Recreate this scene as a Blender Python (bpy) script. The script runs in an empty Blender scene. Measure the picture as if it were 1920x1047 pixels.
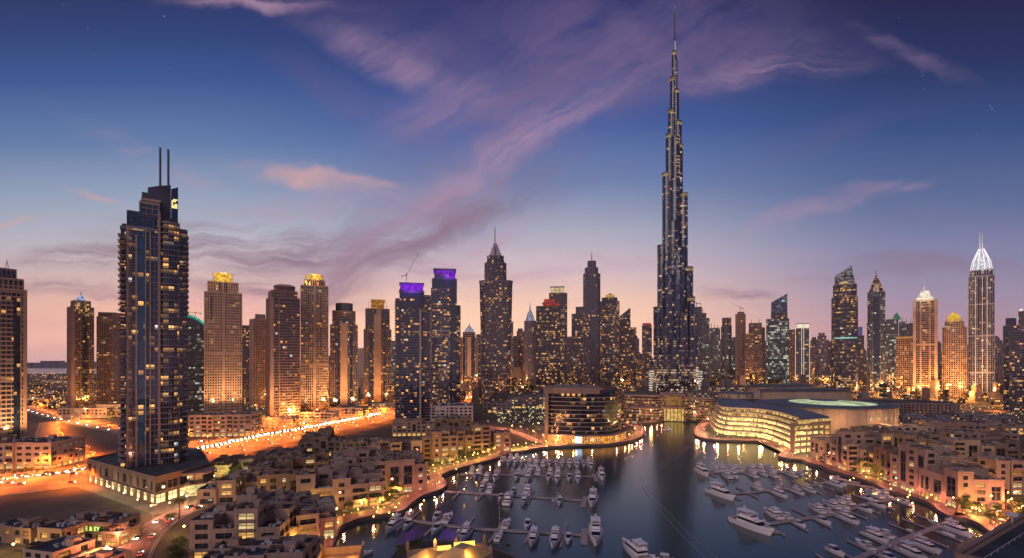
import bpy, bmesh, math, random
from mathutils import Vector, Matrix
R = math.radians
random.seed(7)
scene = bpy.context.scene
COL = scene.collection
# ------------------------------------------------------------------ camera
F = 900.0; CX = 960.0; HY = 678.0; CH = 90.0      # focal length in photo pixels, horizon row, camera height
cam_d = bpy.data.cameras.new("camera"); cam = bpy.data.objects.new("camera", cam_d); COL.objects.link(cam)
cam_d.sensor_width = 36; cam_d.lens = F/1920*36; cam_d.shift_y = (HY-523.5)/1920
cam_d.clip_start = 1; cam_d.clip_end = 60000
cam.location = (0, 0, CH); cam.rotation_euler = (R(90), 0, 0)
scene.camera = cam
# ------------------------------------------------------------------ exposure, colour
vs = scene.view_settings
vs.view_transform = 'Standard'; vs.look = 'None'; vs.exposure = 0.0; vs.gamma = 1.0; vs.use_curve_mapping = False
cy = scene.cycles
cy.max_bounces = 4; cy.diffuse_bounces = 2; cy.glossy_bounces = 3; cy.transmission_bounces = 2; cy.volume_bounces = 0
cy.caustics_reflective = False; cy.caustics_refractive = False; cy.sample_clamp_indirect = 3.0
cy.use_denoising = True; cy.use_light_tree = True; cy.volume_max_steps = 64

def lin(c):
    f = lambda v: v/12.92 if v <= .04045 else ((v+.055)/1.055)**2.4
    return tuple(f(v/255.0) for v in c)

class NT:
    """small helper to write node trees"""
    def __init__(s, tree): s.t = tree; s.n = tree.nodes; s.l = tree.links
    def new(s, typ, **kw):
        n = s.n.new(typ)
        for k, v in kw.items(): setattr(n, k, v)
        return n
    def put(s, sock, v):
        if v is None: return
        if hasattr(v, 'is_output') or hasattr(v, 'links'): s.l.new(v, sock)
        else: sock.default_value = v
    def math(s, op, a, b=None, c=None, clamp=False):
        n = s.new('ShaderNodeMath', operation=op, use_clamp=clamp)
        s.put(n.inputs[0], a)
        if b is not None: s.put(n.inputs[1], b)
        if c is not None: s.put(n.inputs[2], c)
        return n.outputs[0]
    def vmath(s, op, a, b=None, out=0, scale=None):
        n = s.new('ShaderNodeVectorMath', operation=op)
        s.put(n.inputs[0], a)
        if b is not None: s.put(n.inputs[1], b)
        if scale is not None: s.put(n.inputs['Scale'], scale)
        return n.outputs['Value'] if op in ('LENGTH', 'DOT_PRODUCT', 'DISTANCE') else n.outputs[0]
    def smooth(s, v, a, b, c=0.0, d=1.0, kind='SMOOTHSTEP'):
        n = s.new('ShaderNodeMapRange', interpolation_type=kind)
        s.put(n.inputs[0], v); n.inputs[1].default_value = a; n.inputs[2].default_value = b
        s.put(n.inputs[3], c); s.put(n.inputs[4], d)
        return n.outputs[0]
    def mix(s, f, a, b, blend='MIX'):
        n = s.new('ShaderNodeMix', data_type='RGBA', blend_type=blend)
        s.put(n.inputs[0], f); s.put(n.inputs[6], (*a, 1) if isinstance(a, tuple) and len(a) == 3 else a)
        s.put(n.inputs[7], (*b, 1) if isinstance(b, tuple) and len(b) == 3 else b)
        return n.outputs[2]
    def ramp(s, f, stops, interp='LINEAR'):
        n = s.new('ShaderNodeValToRGB'); cr = n.color_ramp; cr.interpolation = interp
        while len(cr.elements) > 1: cr.elements.remove(cr.elements[-1])
        cr.elements[0].position = stops[0][0]; cr.elements[0].color = (*stops[0][1], 1)
        for p, c in stops[1:]:
            e = cr.elements.new(p); e.color = (*c, 1)
        s.put(n.inputs[0], f); return n.outputs[0]
    def noise(s, vec, scale, detail=3, rough=.5, dist=0.0, col=False):
        n = s.new('ShaderNodeTexNoise')
        s.put(n.inputs['Vector'], vec); n.inputs['Scale'].default_value = scale
        n.inputs['Detail'].default_value = detail; n.inputs['Roughness'].default_value = rough
        n.inputs['Distortion'].default_value = dist
        return n.outputs['Color' if col else 'Fac']
    def sep(s, v): 
        n = s.new('ShaderNodeSeparateXYZ'); s.put(n.inputs[0], v); return n.outputs
    def comb(s, x, y, z):
        n = s.new('ShaderNodeCombineXYZ'); s.put(n.inputs[0], x); s.put(n.inputs[1], y); s.put(n.inputs[2], z); return n.outputs[0]

# ------------------------------------------------------------------ sky (dusk gradient, cirrus, stars) + a low physical sky
world = bpy.data.worlds.new("World"); scene.world = world; world.use_nodes = True
T = NT(world.node_tree); T.n.clear()
d = T.new('ShaderNodeTexCoord').outputs['Generated']
dx, dy, dz = T.sep(d)
ay = T.math('MAXIMUM', T.math('ABSOLUTE', dy), T.math('MULTIPLY', T.math('SQRT', T.math('ADD', T.math('MULTIPLY', dx, dx), T.math('MULTIPLY', dy, dy))), .62))
ay = T.math('MAXIMUM', ay, .001)
u = T.math('DIVIDE', dx, ay); v = T.math('DIVIDE', dz, ay)
uv = T.comb(u, v, 0.0)
warp = T.noise(uv, 2.2, 4, .6, 0, col=True)
uvw = T.vmath('ADD', uv, T.vmath('SCALE', T.vmath('SUBTRACT', warp, (.5, .5, .5)), scale=.15))
warp2 = T.noise(uv, 9.0, 5, .65, 0, col=True)
uvw = T.vmath('ADD', uvw, T.vmath('SCALE', T.vmath('SUBTRACT', warp2, (.5, .5, .5)), scale=.05))
vn = T.math('DIVIDE', v, .85, clamp=True)
def P(y): return max(0.0, min(1.0, (678-y)/900.0/.85))
left = [(678, (196,158,164)), (640, (222,172,166)), (580, (232,180,168)), (520, (214,182,188)), (450, (194,188,214)), (370, (156,168,208)), (270, (96,126,184)), (150, (46,84,156)), (60, (28,60,126)), (0, (24,48,108))]
cen = [(678, (224,180,172)), (620, (244,196,172)), (560, (236,194,180)), (500, (210,186,204)), (430, (174,172,206)), (340, (112,132,190)), (230, (64,92,168)), (120, (44,64,134)), (0, (34,46,110))]
right = [(678, (172,134,146)), (620, (172,136,156)), (550, (156,142,176)), (460, (128,132,182)), (360, (86,108,166)), (240, (42,76,140)), (120, (16,44,102)), (0, (6,27,76))]
def rp(lst): return T.ramp(vn, [(P(y), lin(c)) for y, c in lst])
wl = T.smooth(u, -.75, -.1); wr = T.smooth(u, .12, .85)
skyc = T.mix(wr, T.mix(wl, rp(left), rp(cen)), rp(right))
# cirrus: soft streak masks (photo px, py, angle deg, length, width, strength, colour) broken up by stretched noise
n_flat = T.noise(T.vmath('MULTIPLY', uvw, (1.7, 17, 1)), 1.5, 10, .66)
rot = T.new('ShaderNodeVectorRotate', rotation_type='Z_AXIS'); T.put(rot.inputs['Vector'], uvw); rot.inputs['Angle'].default_value = -R(33)
n_rise = T.noise(T.vmath('MULTIPLY', rot.outputs[0], (1.5, 9, 1)), 1.4, 10, .66)
n_soft = T.math('ADD', T.math('MULTIPLY', T.noise(T.vmath('MULTIPLY', uvw, (1, 1.9, 1)), 3.4, 8, .66, .5), .62), T.math('MULTIPLY', n_rise, .38))
pink = lin((196,150,186)); mauve = lin((120,98,146)); dusk = lin((132,104,134)); rose = lin((228,170,178)); wine = lin((112,88,140))
streaks = [
 (980, 240, 38, 620, 150, .62, mauve, 's'), (1150, 60, 0, 520, 150, .55, wine, 's'), (700, 70, -18, 260, 70, .55, mauve, 's'),
 (960, 290, 33, 420, 44, .5, pink, 'r'), (735, 125, -22, 210, 46, .38, pink, 'r'), (460, 8, 0, 170, 26, .55, pink, 'f'),
 (830, 215, 18, 170, 60, .35, pink, 'r'), (1180, 190, 22, 180, 50, .5, mauve, 's'),
 (1370, 120, 4, 330, 70, .6, mauve, 's'), (1440, 140, 5, 240, 34, .35, pink, 'f'), (1710, 92, -24, 150, 22, .5, mauve, 'f'),
 (560, 338, -14, 170, 22, .6, rose, 'r'), (640, 345, -14, 180, 20, .5, rose, 'f'), (190, 372, -20, 90, 10, .5, rose, 'f'),
 (560, 465, -6, 420, 50, .8, dusk, 'f'), (470, 430, -3, 190, 22, .75, dusk, 'f'), (740, 470, 34, 300, 34, .85, dusk, 'r'),
 (180, 485, 3, 200, 32, .75, dusk, 'f'), (640, 510, 30, 160, 34, .6, dusk, 'r'), (900, 400, 26, 260, 30, .6, dusk, 'r'),
 (150, 550, -5, 190, 22, .75, dusk, 'f'), (860, 480, 28, 240, 30, .5, pink, 'r'), (1370, 545, 0, 110, 14, .8, dusk, 'f'),
 (1650, 350, 6, 120, 16, .35, pink, 'r'), (1530, 395, 16, 200, 24, .35, pink, 'r'), (1490, 470, -4, 90, 12, .5, pink, 'f'),
 (1720, 500, 3, 300, 30, .45, dusk, 'f'), (700, 390, 0, 300, 40, .45, pink, 'f'), (420, 560, 0, 300, 36, .5, rose, 'f'),
 (1050, 360, 20, 200, 26, .4, mauve, 'r'), (1060, 500, 8, 220, 40, .4, pink, 'f'), (520, 545, -8, 260, 20, .6, dusk, 'f'), (30, 412, 0, 80, 7, .5, rose, 'f'), (420, 500, -8, 330, 60, .55, dusk, 'f'), (800, 440, 32, 330, 46, .55, dusk, 'r'), (660, 440, 20, 300, 50, .45, mauve, 'r'), (880, 330, 36, 380, 70, .4, pink, 'r'), (1010, 130, 30, 420, 120, .4, mauve, 'r'), (640, 190, -25, 200, 50, .35, mauve, 's'), (1560, 250, 20, 260, 40, .2, mauve, 'r'), (300, 300, -25, 260, 30, .2, pink, 'f'),
]
for (px, py, a, L, W, st, colr, kind) in streaks:
    u0 = (px-CX)/F; v0 = (HY-py)/F
    q = T.vmath('SUBTRACT', uvw, (u0, v0, 0))
    rr = T.new('ShaderNodeVectorRotate', rotation_type='Z_AXIS'); T.put(rr.inputs['Vector'], q); rr.inputs['Angle'].default_value = -R(a)
    q = T.vmath('MULTIPLY', rr.outputs[0], (F/L, F/W, 0))
    m = T.smooth(T.vmath('LENGTH', q), 1.15, 0.05)
    nz = {'s': n_soft, 'r': n_rise, 'f': n_flat}[kind]
    lo, hi = {'s': (.30, .72), 'r': (.30, .70), 'f': (.34, .64)}[kind]
    m = T.math('MULTIPLY', T.math('MULTIPLY', m, T.smooth(nz, lo, hi)), min(1.0, st*1.2))
    skyc = T.mix(m, skyc, colr)
veil = T.math('MULTIPLY', T.math('MULTIPLY', T.smooth(n_flat, .45, .7), T.smooth(v, .5, .05)), .22)
skyc = T.mix(veil, skyc, lin((176,134,160)))
# stars
vo = T.new('ShaderNodeTexVoronoi', feature='F1'); T.put(vo.inputs['Vector'], d); vo.inputs['Scale'].default_value = 60; vo.inputs['Randomness'].default_value = 1
s_on = T.math('MULTIPLY', T.math('LESS_THAN', vo.outputs['Distance'], .05), T.math('GREATER_THAN', T.sep(vo.outputs['Color'])[0], .45))
s_on = T.math('MULTIPLY', T.math('MULTIPLY', s_on, T.smooth(v, .25, .6)), T.math('MULTIPLY', T.sep(vo.outputs['Color'])[1], .38))
skyc = T.mix(s_on, skyc, (.75, .8, .95))
# the low western band glows; the eastern half of the sky behind the camera is already darker
glowk = T.math('MULTIPLY', T.smooth(v, .36, .0, 1.0, 1.42), T.smooth(dy, -.25, .25, .72, 1.0))
skyc = T.mix(T.smooth(dy, .2, -.5, 0, .55), skyc, lin((70,84,140)))
skyc = T.vmath('SCALE', skyc, scale=glowk)
skyc = T.mix(T.smooth(v, .02, .32), T.vmath('MULTIPLY', skyc, (1.07, 1.03, .92)), T.vmath('MULTIPLY', skyc, (.86, .93, .80)))
# below the horizon
skyc = T.mix(T.math('LESS_THAN', dz, -.002), skyc, lin((176,150,168)))
bg = T.new('ShaderNodeBackground'); T.put(bg.inputs[0], skyc); bg.inputs[1].default_value = 1.17
sky = T.new('ShaderNodeTexSky', sky_type='NISHITA', sun_disc=False); sky.sun_elevation = R(2.0); sky.sun_rotation = R(-35); sky.altitude = 50
bg2 = T.new('ShaderNodeBackground'); T.put(bg2.inputs[0], sky.outputs[0]); bg2.inputs[1].default_value = 0.003
ad = T.new('ShaderNodeAddShader'); T.l.new(bg.outputs[0], ad.inputs[0]); T.l.new(bg2.outputs[0], ad.inputs[1])
out = T.new('ShaderNodeOutputWorld'); T.l.new(ad.outputs[0], out.inputs[0])
world.cycles.sampling_method = 'MANUAL'; world.cycles.sample_map_resolution = 512
# facade fill: one very wide, soft lamp added behind the camera
sd = bpy.data.lights.new("facade_fill_sun", 'SUN'); sd.energy = 1.1; sd.angle = R(40); sd.color = (1.0, .78, .72)
so = bpy.data.objects.new("facade_fill_sun", sd); COL.objects.link(so)
so.rotation_euler = (R(62), 0, R(-28)); so.location = (0, -50, 400)
# ------------------------------------------------------------------ helpers
def G(px, py, z=0.0):
    """ground point seen at a photo pixel"""
    D = (CH-z)*F/(py-HY); return Vector(((px-CX)/F*D, D, z))
def tag(o, label=None, cat=None, group=None, kind=None):
    if label: o['label'] = label
    if cat: o['category'] = cat
    if group: o['group'] = group
    if kind: o['kind'] = kind
    return o
def empty(name, loc=(0, 0, 0), rz=0.0, label=None, cat=None, group=None):
    o = bpy.data.objects.new(name, None); COL.objects.link(o); o.location = loc; o.rotation_euler = (0, 0, rz)
    o.empty_display_size = 1
    return tag(o, label, cat, group)
class MB:
    def __init__(s): s.v = []; s.f = []; s.m = []
    def quad(s, a, b, c, d, m=0):
        i = len(s.v); s.v += [tuple(a), tuple(b), tuple(c), tuple(d)]; s.f.append((i, i+1, i+2, i+3)); s.m.append(m)
    def box(s, x0, x1, y0, y1, z0, z1, m=0):
        i = len(s.v)
        s.v += [(x0,y0,z0),(x1,y0,z0),(x1,y1,z0),(x0,y1,z0),(x0,y0,z1),(x1,y0,z1),(x1,y1,z1),(x0,y1,z1)]
        for f in ((0,3,2,1),(4,5,6,7),(0,1,5,4),(1,2,6,5),(2,3,7,6),(3,0,4,7)):
            s.f.append(tuple(i+k for k in f)); s.m.append(m)
    def obox(s, p, q, w, z0, z1, m=0):
        """box along p->q of width w"""
        p = Vector(p[:2]); q = Vector(q[:2]); t = q-p
        if t.length < 1e-4: return
        n = Vector((-t.y, t.x)).normalized()*w/2
        s.prism([p-n, q-n, q+n, p+n], z0, z1, m)
    def prism(s, poly, z0, z1, m=0, top=None, mtop=None):
        """poly CCW; top: other polygon at z1"""
        n = len(poly); i = len(s.v); tp = top or poly
        s.v += [(p[0], p[1], z0) for p in poly] + [(p[0], p[1], z1 if len(p) < 3 else p[2]) for p in tp]
        for k in range(n):
            s.f.append((i+k, i+(k+1) % n, i+n+(k+1) % n, i+n+k)); s.m.append(m)
        s.f.append(tuple(i+n+k for k in range(n))); s.m.append(m if mtop is None else mtop)
        s.f.append(tuple(i+n-1-k for k in range(n))); s.m.append(m)
    def tube(s, p, q, r0, r1=None, n=6, m=0):
        r1 = r0 if r1 is None else r1
        p = Vector(p); q = Vector(q); t = (q-p).normalized()
        a = t.orthogonal().normalized(); b = t.cross(a); i = len(s.v)
        for c, r in ((p, r0), (q, r1)):
            for k in range(n):
                w = 2*math.pi*k/n; s.v.append(tuple(c+a*math.cos(w)*r+b*math.sin(w)*r))
        for k in range(n): s.f.append((i+k, i+(k+1) % n, i+n+(k+1) % n, i+n+k)); s.m.append(m)
        s.f.append(tuple(i+n+k for k in range(n))); s.m.append(m); s.f.append(tuple(i+n-1-k for k in range(n))); s.m.append(m)
    def lathe(s, prof, n=16, c=(0, 0), m=0, sy=1.0):
        """prof: (r, z) list bottom to top"""
        i = len(s.v)
        for r, z in prof:
            for k in range(n):
                w = 2*math.pi*k/n; s.v.append((c[0]+r*math.cos(w), c[1]+r*sy*math.sin(w), z))
        for j in range(len(prof)-1):
            for k in range(n):
                a = i+j*n; s.f.append((a+k, a+(k+1) % n, a+n+(k+1) % n, a+n+k)); s.m.append(m)
        a = i+(len(prof)-1)*n; s.f.append(tuple(a+k for k in range(n))); s.m.append(m)
        s.f.append(tuple(i+n-1-k for k in range(n))); s.m.append(m)
    def mesh(s, name, mats, smooth=False):
        me = bpy.data.meshes.new(name); me.from_pydata(s.v, [], s.f)
        for mm in (mats if isinstance(mats, (list, tuple)) else [mats]): me.materials.append(mm)
        if len(me.materials) > 1: me.polygons.foreach_set('material_index', s.m)
        if smooth: me.polygons.foreach_set('use_smooth', [True]*len(me.polygons))
        me.update(); return me
    def build(s, name, mats, parent=None, smooth=False, loc=None, rz=None, **kw):
        o = bpy.data.objects.new(name, s.mesh(name, mats, smooth)); COL.objects.link(o)
        if parent: o.parent = parent
        if loc is not None: o.location = loc
        if rz is not None: o.rotation_euler = (0, 0, rz)
        return tag(o, **kw)
def kids(o): return [c for c in o.children]
def copy_tree(o, parent=None):
    c = o.copy(); COL.objects.link(c); c.parent = parent
    for ch in kids(o): copy_tree(ch, c)
    return c
def rect(w, d, cx=0, cy=0): return [(cx-w/2, cy-d/2), (cx+w/2, cy-d/2), (cx+w/2, cy+d/2), (cx-w/2, cy+d/2)]
def chamf(w, d, c, cx=0, cy=0):
    x, y = w/2, d/2
    return [(cx-x+c, cy-y), (cx+x-c, cy-y), (cx+x, cy-y+c), (cx+x, cy+y-c), (cx+x-c, cy+y), (cx-x+c, cy+y), (cx-x, cy+y-c), (cx-x, cy-y+c)]
def ell(w, d, n=20, cx=0, cy=0, p=2.0):
    o = []
    for k in range(n):
        a = 2*math.pi*(k+.5)/n; c, s_ = math.cos(a), math.sin(a)
        o.append((cx+w/2*math.copysign(abs(c)**(2/p), c), cy+d/2*math.copysign(abs(s_)**(2/p), s_)))
    return o
def bow(w, d, b, n=8, cx=0, cy=0):
    """rect whose front (-y) bulges by b"""
    o = [(cx-w/2+w*k/n, cy-d/2-b*math.sin(math.pi*k/n)) for k in range(n+1)]
    return o+[(cx+w/2, cy+d/2), (cx-w/2, cy+d/2)]
def grow(poly, e):
    """offset a CCW polygon outwards"""
    n = len(poly); o = []
    for i in range(n):
        a = Vector(poly[i-1][:2]); b = Vector(poly[i][:2]); c = Vector(poly[(i+1) % n][:2])
        t1 = (b-a).normalized(); t2 = (c-b).normalized()
        n1 = Vector((t1.y, -t1.x)); n2 = Vector((t2.y, -t2.x)); m = n1+n2
        if m.length < .1: m = n1
        m.normalize(); k = max(.35, m.dot(n1)); o.append((b.x+m.x*e/k, b.y+m.y*e/k))
    return o
def scl(poly, s, c=(0, 0)): return [(c[0]+(p[0]-c[0])*s, c[1]+(p[1]-c[1])*s) for p in poly]

# ------------------------------------------------------------------ materials
MC = {}
def pbr(name, col, rough=.8, metal=0.0, var=.18, vs_=.15, bump=0.0, spec=.5, detail=4, col2=None, coords='Object', streak=False):
    if name in MC: return MC[name]
    m = bpy.data.materials.new(name); m.use_nodes = True; t = NT(m.node_tree); t.n.clear()
    b = t.new('ShaderNodeBsdfPrincipled'); o = t.new('ShaderNodeOutputMaterial'); t.l.new(b.outputs[0], o.inputs[0])
    tc = t.new('ShaderNodeTexCoord').outputs[coords]
    nz = t.noise(tc, vs_, detail, .6)
    if streak:
        st_ = t.noise(t.vmath('MULTIPLY', tc, (1.3, 1.3, .12)), 1.0, 4, .7); nz = t.math('ADD', t.math('MULTIPLY', nz, .5), t.math('MULTIPLY', st_, .5))
    a = tuple(c*(1-var) for c in col); c2 = col2 or tuple(min(1, c*(1+var)) for c in col)
    t.put(b.inputs['Base Color'], t.mix(t.smooth(nz, .3, .7), a, c2))
    b.inputs['Roughness'].default_value = rough; b.inputs['Metallic'].default_value = metal
    b.inputs['Specular IOR Level'].default_value = spec
    if bump:
        bn = t.new('ShaderNodeBump'); bn.inputs['Strength'].default_value = bump; t.put(bn.inputs['Height'], t.noise(tc, vs_*8, 3)); t.l.new(bn.outputs[0], b.inputs['Normal'])
    MC[name] = m; return m
def glow(name, col, st, sample=False, var=0.0, vs_=.4, lo=.3):
    if name in MC: return MC[name]
    m = bpy.data.materials.new(name); m.use_nodes = True; t = NT(m.node_tree); t.n.clear()
    e = t.new('ShaderNodeEmission'); o = t.new('ShaderNodeOutputMaterial'); t.l.new(e.outputs[0], o.inputs[0])
    e.inputs[0].default_value = (*col, 1)
    if var:
        nz = t.noise(t.new('ShaderNodeTexCoord').outputs['Object'], vs_, 3, .7)
        t.put(e.inputs[1], t.smooth(nz, .35, .65, st*lo, st))
    else: e.inputs[1].default_value = st
    if not sample: m.cycles.emission_sampling = 'NONE'
    MC[name] = m; return m

# lit-window glass: every storey bay is one cell; some rooms are lit
grp = bpy.data.node_groups.new('room_glass', 'ShaderNodeTree'); gi = grp.interface
for nm, tp, dv in (('Bay', 'NodeSocketFloat', 3), ('Storey', 'NodeSocketFloat', 4), ('Lit', 'NodeSocketFloat', .2), ('Power', 'NodeSocketFloat', 1), ('Cluster', 'NodeSocketFloat', .5),
                   ('Seed', 'NodeSocketFloat', 0), ('GlassA', 'NodeSocketColor', (0, 0, 0, 1)), ('LitA', 'NodeSocketColor', (1, .5, .15, 1)), ('LitB', 'NodeSocketColor', (1, .75, .35, 1)), ('Low', 'NodeSocketFloat', 0), ('Height', 'NodeSocketFloat', 200)):
    sk = gi.new_socket(nm, in_out='INPUT', socket_type=tp); sk.default_value = dv
gi.new_socket('Shader', in_out='OUTPUT', socket_type='NodeSocketShader')
t = NT(grp); gin = t.new('NodeGroupInput').outputs; gout = t.new('NodeGroupOutput')
oc = t.vmath('ADD', t.new('ShaderNodeTexCoord').outputs['Object'], (.137, .171, .05))
sx, sy, sz = t.sep(oc)
cx_ = t.math('DIVIDE', sx, gin['Bay']); cy_ = t.math('DIVIDE', sy, gin['Bay']); cz_ = t.math('DIVIDE', sz, gin['Storey'])
cell = t.comb(t.math('ADD', t.math('FLOOR', cx_), gin['Seed']), t.math('FLOOR', cy_), t.math('FLOOR', cz_))
wn = t.new('ShaderNodeTexWhiteNoise', noise_dimensions='3D'); t.put(wn.inputs['Vector'], cell)
cl = t.noise(t.vmath('ADD', t.vmath('MULTIPLY', cell, (.11, .11, .8)), t.comb(gin['Seed'], 0.0, 0.0)), 1.0, 2, .6)
lowb = t.math('MULTIPLY', gin['Low'], t.smooth(t.math('DIVIDE', sz, gin['Height']), .45, 0.0))
thr = t.math('ADD', t.math('MULTIPLY', gin['Lit'], t.math('ADD', t.math('MULTIPLY', t.smooth(cl, .43, .62, 0.0, 2.9), gin['Cluster']), t.math('SUBTRACT', 1.0, gin['Cluster']))), lowb)
fl = t.new('ShaderNodeTexWhiteNoise', noise_dimensions='2D'); t.put(fl.inputs['Vector'], t.comb(t.math('FLOOR', cz_), gin['Seed'], 0.0))
thr = t.math('ADD', thr, t.math('MULTIPLY', t.math('GREATER_THAN', fl.outputs['Value'], .955), .45))
on = t.math('LESS_THAN', wn.outputs['Value'], thr)
r_, g_, b_ = t.sep(wn.outputs['Color'])
fx = t.math('FRACT', cx_); fy = t.math('FRACT', cy_); fz = t.math('FRACT', cz_)
mz = t.math('MULTIPLY', t.math('GREATER_THAN', fz, .22), t.math('LESS_THAN', fz, .92))
# interior variation: darker curtain side / ceiling lights
cur = t.smooth(fz, .3, .9, .6, 1.3)
rn = t.math('ADD', .12, t.math('MULTIPLY', t.math('MULTIPLY', t.math('MULTIPLY', g_, g_), g_), 1.5))
em = t.math('MULTIPLY', t.math('MULTIPLY', t.math('MULTIPLY', on, mz), t.math('MULTIPLY', rn, cur)), t.math('MULTIPLY', gin['Power'], .82))
b = t.new('ShaderNodeBsdfPrincipled')
nz = t.noise(oc, .05, 2)
tint = t.mix(b_, (.6, .6, .6), (1.5, 1.5, 1.5))
t.put(b.inputs['Base Color'], t.mix(1.0, gin['GlassA'], tint, 'MULTIPLY'))
b.inputs['Roughness'].default_value = .1; b.inputs['Specular IOR Level'].default_value = .7; b.inputs['IOR'].default_value = 1.6
# panes tilt slightly
nm = t.new('ShaderNodeNewGeometry').outputs['Normal']
nn = t.vmath('NORMALIZE', t.vmath('ADD', nm, t.vmath('SCALE', t.vmath('SUBTRACT', wn.outputs['Color'], (.5, .5, .5)), scale=.05)))
t.put(b.inputs['Normal'], nn)
t.put(b.inputs['Emission Color'], t.mix(t.math('MULTIPLY', t.math('GREATER_THAN', b_, .94), .7), t.mix(r_, gin['LitA'], gin['LitB']), (.75, .9, 1.0))); t.put(b.inputs['Emission Strength'], em)
t.l.new(b.outputs[0], gout.inputs[0])
WARM = ((1.0, .42, .10), (1.0, .66, .26))
GCOUNT = [0]
def glass(base=(.012, .020, .045), lit=.18, power=1.0, bay=3.2, storey=4.0, cluster=.6, cols=WARM, low=0.0, height=200.0):
    GCOUNT[0] += 1
    m = bpy.data.materials.new('room_glass'); m.use_nodes = True; t = NT(m.node_tree); t.n.clear()
    g = t.new('ShaderNodeGroup'); g.node_tree = grp; o = t.new('ShaderNodeOutputMaterial'); t.l.new(g.outputs[0], o.inputs[0])
    for k, vv in (('Bay', bay), ('Storey', storey), ('Lit', lit), ('Power', power), ('Cluster', cluster), ('Seed', GCOUNT[0]*17.0), ('Low', low), ('Height', height)): g.inputs[k].default_value = vv
    g.inputs['GlassA'].default_value = (*base, 1); g.inputs['LitA'].default_value = (*cols[0], 1); g.inputs['LitB'].default_value = (*cols[1], 1)
    m.cycles.emission_sampling = 'NONE'
    return m
tan = pbr('tan_stone', (.44, .31, .23), .8, var=.15, vs_=.06)
brown = pbr('brown_stone', (.25, .165, .14), .75, var=.15, vs_=.06)
rosy = pbr('rosy_stone', (.36, .24, .20), .8, var=.12, vs_=.06)
slate = pbr('slate_panel', (.06, .065, .10), .45, var=.15, vs_=.06)
steel = pbr('grey_steel', (.16, .17, .21), .4, .4, var=.15, vs_=.05)
pale = pbr('pale_concrete', (.42, .38, .38), .8, var=.12, vs_=.08)
darkc = pbr('dark_cladding', (.045, .045, .06), .5, var=.2, vs_=.05)
lilac = pbr('grey_cladding', (.15, .135, .17), .65, var=.12, vs_=.05)
white = pbr('white_paint', (.72, .70, .72), .5, var=.06, vs_=.3)
roofm = pbr('roof_felt', (.03, .04, .058), .85, var=.35, vs_=.12)
metal = pbr('dark_metal', (.05, .05, .06), .4, .6, var=.1)
wallm = pbr('cream_render', (.31, .22, .17), .85, var=.3, vs_=.12, bump=.1, streak=True)
wallm2 = pbr('buff_render', (.24, .16, .12), .85, var=.3, vs_=.12, bump=.1, streak=True)
wallm3 = pbr('pinkish_render', (.32, .225, .185), .85, var=.3, vs_=.12, bump=.1, streak=True)
wallm4 = pbr('sand_render', (.19, .125, .09), .85, var=.3, vs_=.12, bump=.1, streak=True)
wood_m = pbr('pergola_wood', (.12, .07, .045), .8)
cloth_m = pbr('parasol_cloth', (.5, .44, .38), .9)
orange_lamp = glow('sodium_lamp', (1.0, .42, .08), 9)
warm_lamp = glow('warm_lamp', (1.0, .55, .16), 5)
crown_gold = glow('gold_crown', (1.0, .60, .07), 1.15, var=1, vs_=.22, lo=.35)
crown_amber = glow('amber_crown', (1.0, .42, .08), .55, var=1, vs_=.2, lo=.3)
crown_purple = glow('purple_crown', (.32, .03, 1.0), .9, var=1, vs_=.15, lo=.35)
crown_dim = glow('dim_crown', (.8, .75, 1.0), .45, var=1, vs_=.1, lo=.3)
crown_white = glow('white_crown', (.92, .9, 1.0), .95, var=1, vs_=.2, lo=.4)
crown_warmw = glow('warm_white_crown', (1.0, .86, .66), 1.2, var=1, vs_=.2, lo=.5)
crown_red = glow('red_crown', (1.0, .12, .07), .5, var=1, vs_=.2, lo=.3)
teal_glow = glow('teal_strip', (.03, .75, .5), .9, var=1, vs_=.2)
cyan_glow = glow('cyan_sign', (.5, 1.0, .95), .8, var=1, vs_=.3)
shop_glow = glow('shopfront_light', (1.0, .78, .32), 1.2, var=1, vs_=.35, lo=.25)
gold_glow = glow('amber_room', (1.0, .5, .11), .95, var=1, vs_=.4, lo=.3)
# ------------------------------------------------------------------ setting: ground, water, roads, promenade
def smooth_path(pts, n=4, closed=False):
    o = []; N = len(pts)
    rng = range(N if closed else N-1)
    for i in rng:
        p0 = pts[(i-1) % N] if (closed or i > 0) else pts[i]; p1 = pts[i]; p2 = pts[(i+1) % N]; p3 = pts[(i+2) % N] if (closed or i+2 < N) else p2
        for k in range(n):
            t = k/n
            o.append(.5*((2*p1)+(-p0+p2)*t+(2*p0-5*p1+4*p2-p3)*t*t+(-p0+3*p1-3*p2+p3)*t*t*t))
    if not closed: o.append(pts[-1])
    return o
WZ = -2.0
S = lambda lst: [Vector(G(a, b, WZ).xy) for a, b in lst]
shoreL = S([(560,1100),(606,1070),(616,1047),(624,1032),(631,1012),(641,993),(669,981),(700,974),(731,969),(757,963),(774,948),(794,935),(825,924),(838,915),(836,907),(828,897),(842,889),(870,880),(898,872),(921,866),(941,859),(962,852),(984,849),(1010,844),(1040,841),(1097,838),(1135,837),(1172,832),(1198,824),(1209,814),(1205,804),(1186,798),(1200,797),(1222,795),(1246,790),(1256,784),(1262,779),(1295,781),(1331,785)])
shoreR = S([(1331,790),(1312,798),(1302,808),(1302,817),(1315,824),(1342,828),(1379,829),(1417,830),(1444,835),(1461,842),(1467,849),(1462,854),(1459,859),(1474,863),(1500,865),(1516,872),(1541,879),(1561,888),(1590,896),(1615,904),(1640,913),(1658,923),(1684,931),(1719,940),(1743,950),(1763,966),(1784,975),(1813,980),(1837,990),(1853,1003),(1880,1030),(1905,1075),(1920,1140)])
bottom = S([(1600,1160),(1200,1150),(1010,1085),(960,1050),(915,1033),(840,1022),(790,1021),(752,1030),(735,1052),(700,1085),(640,1100)])
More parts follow.
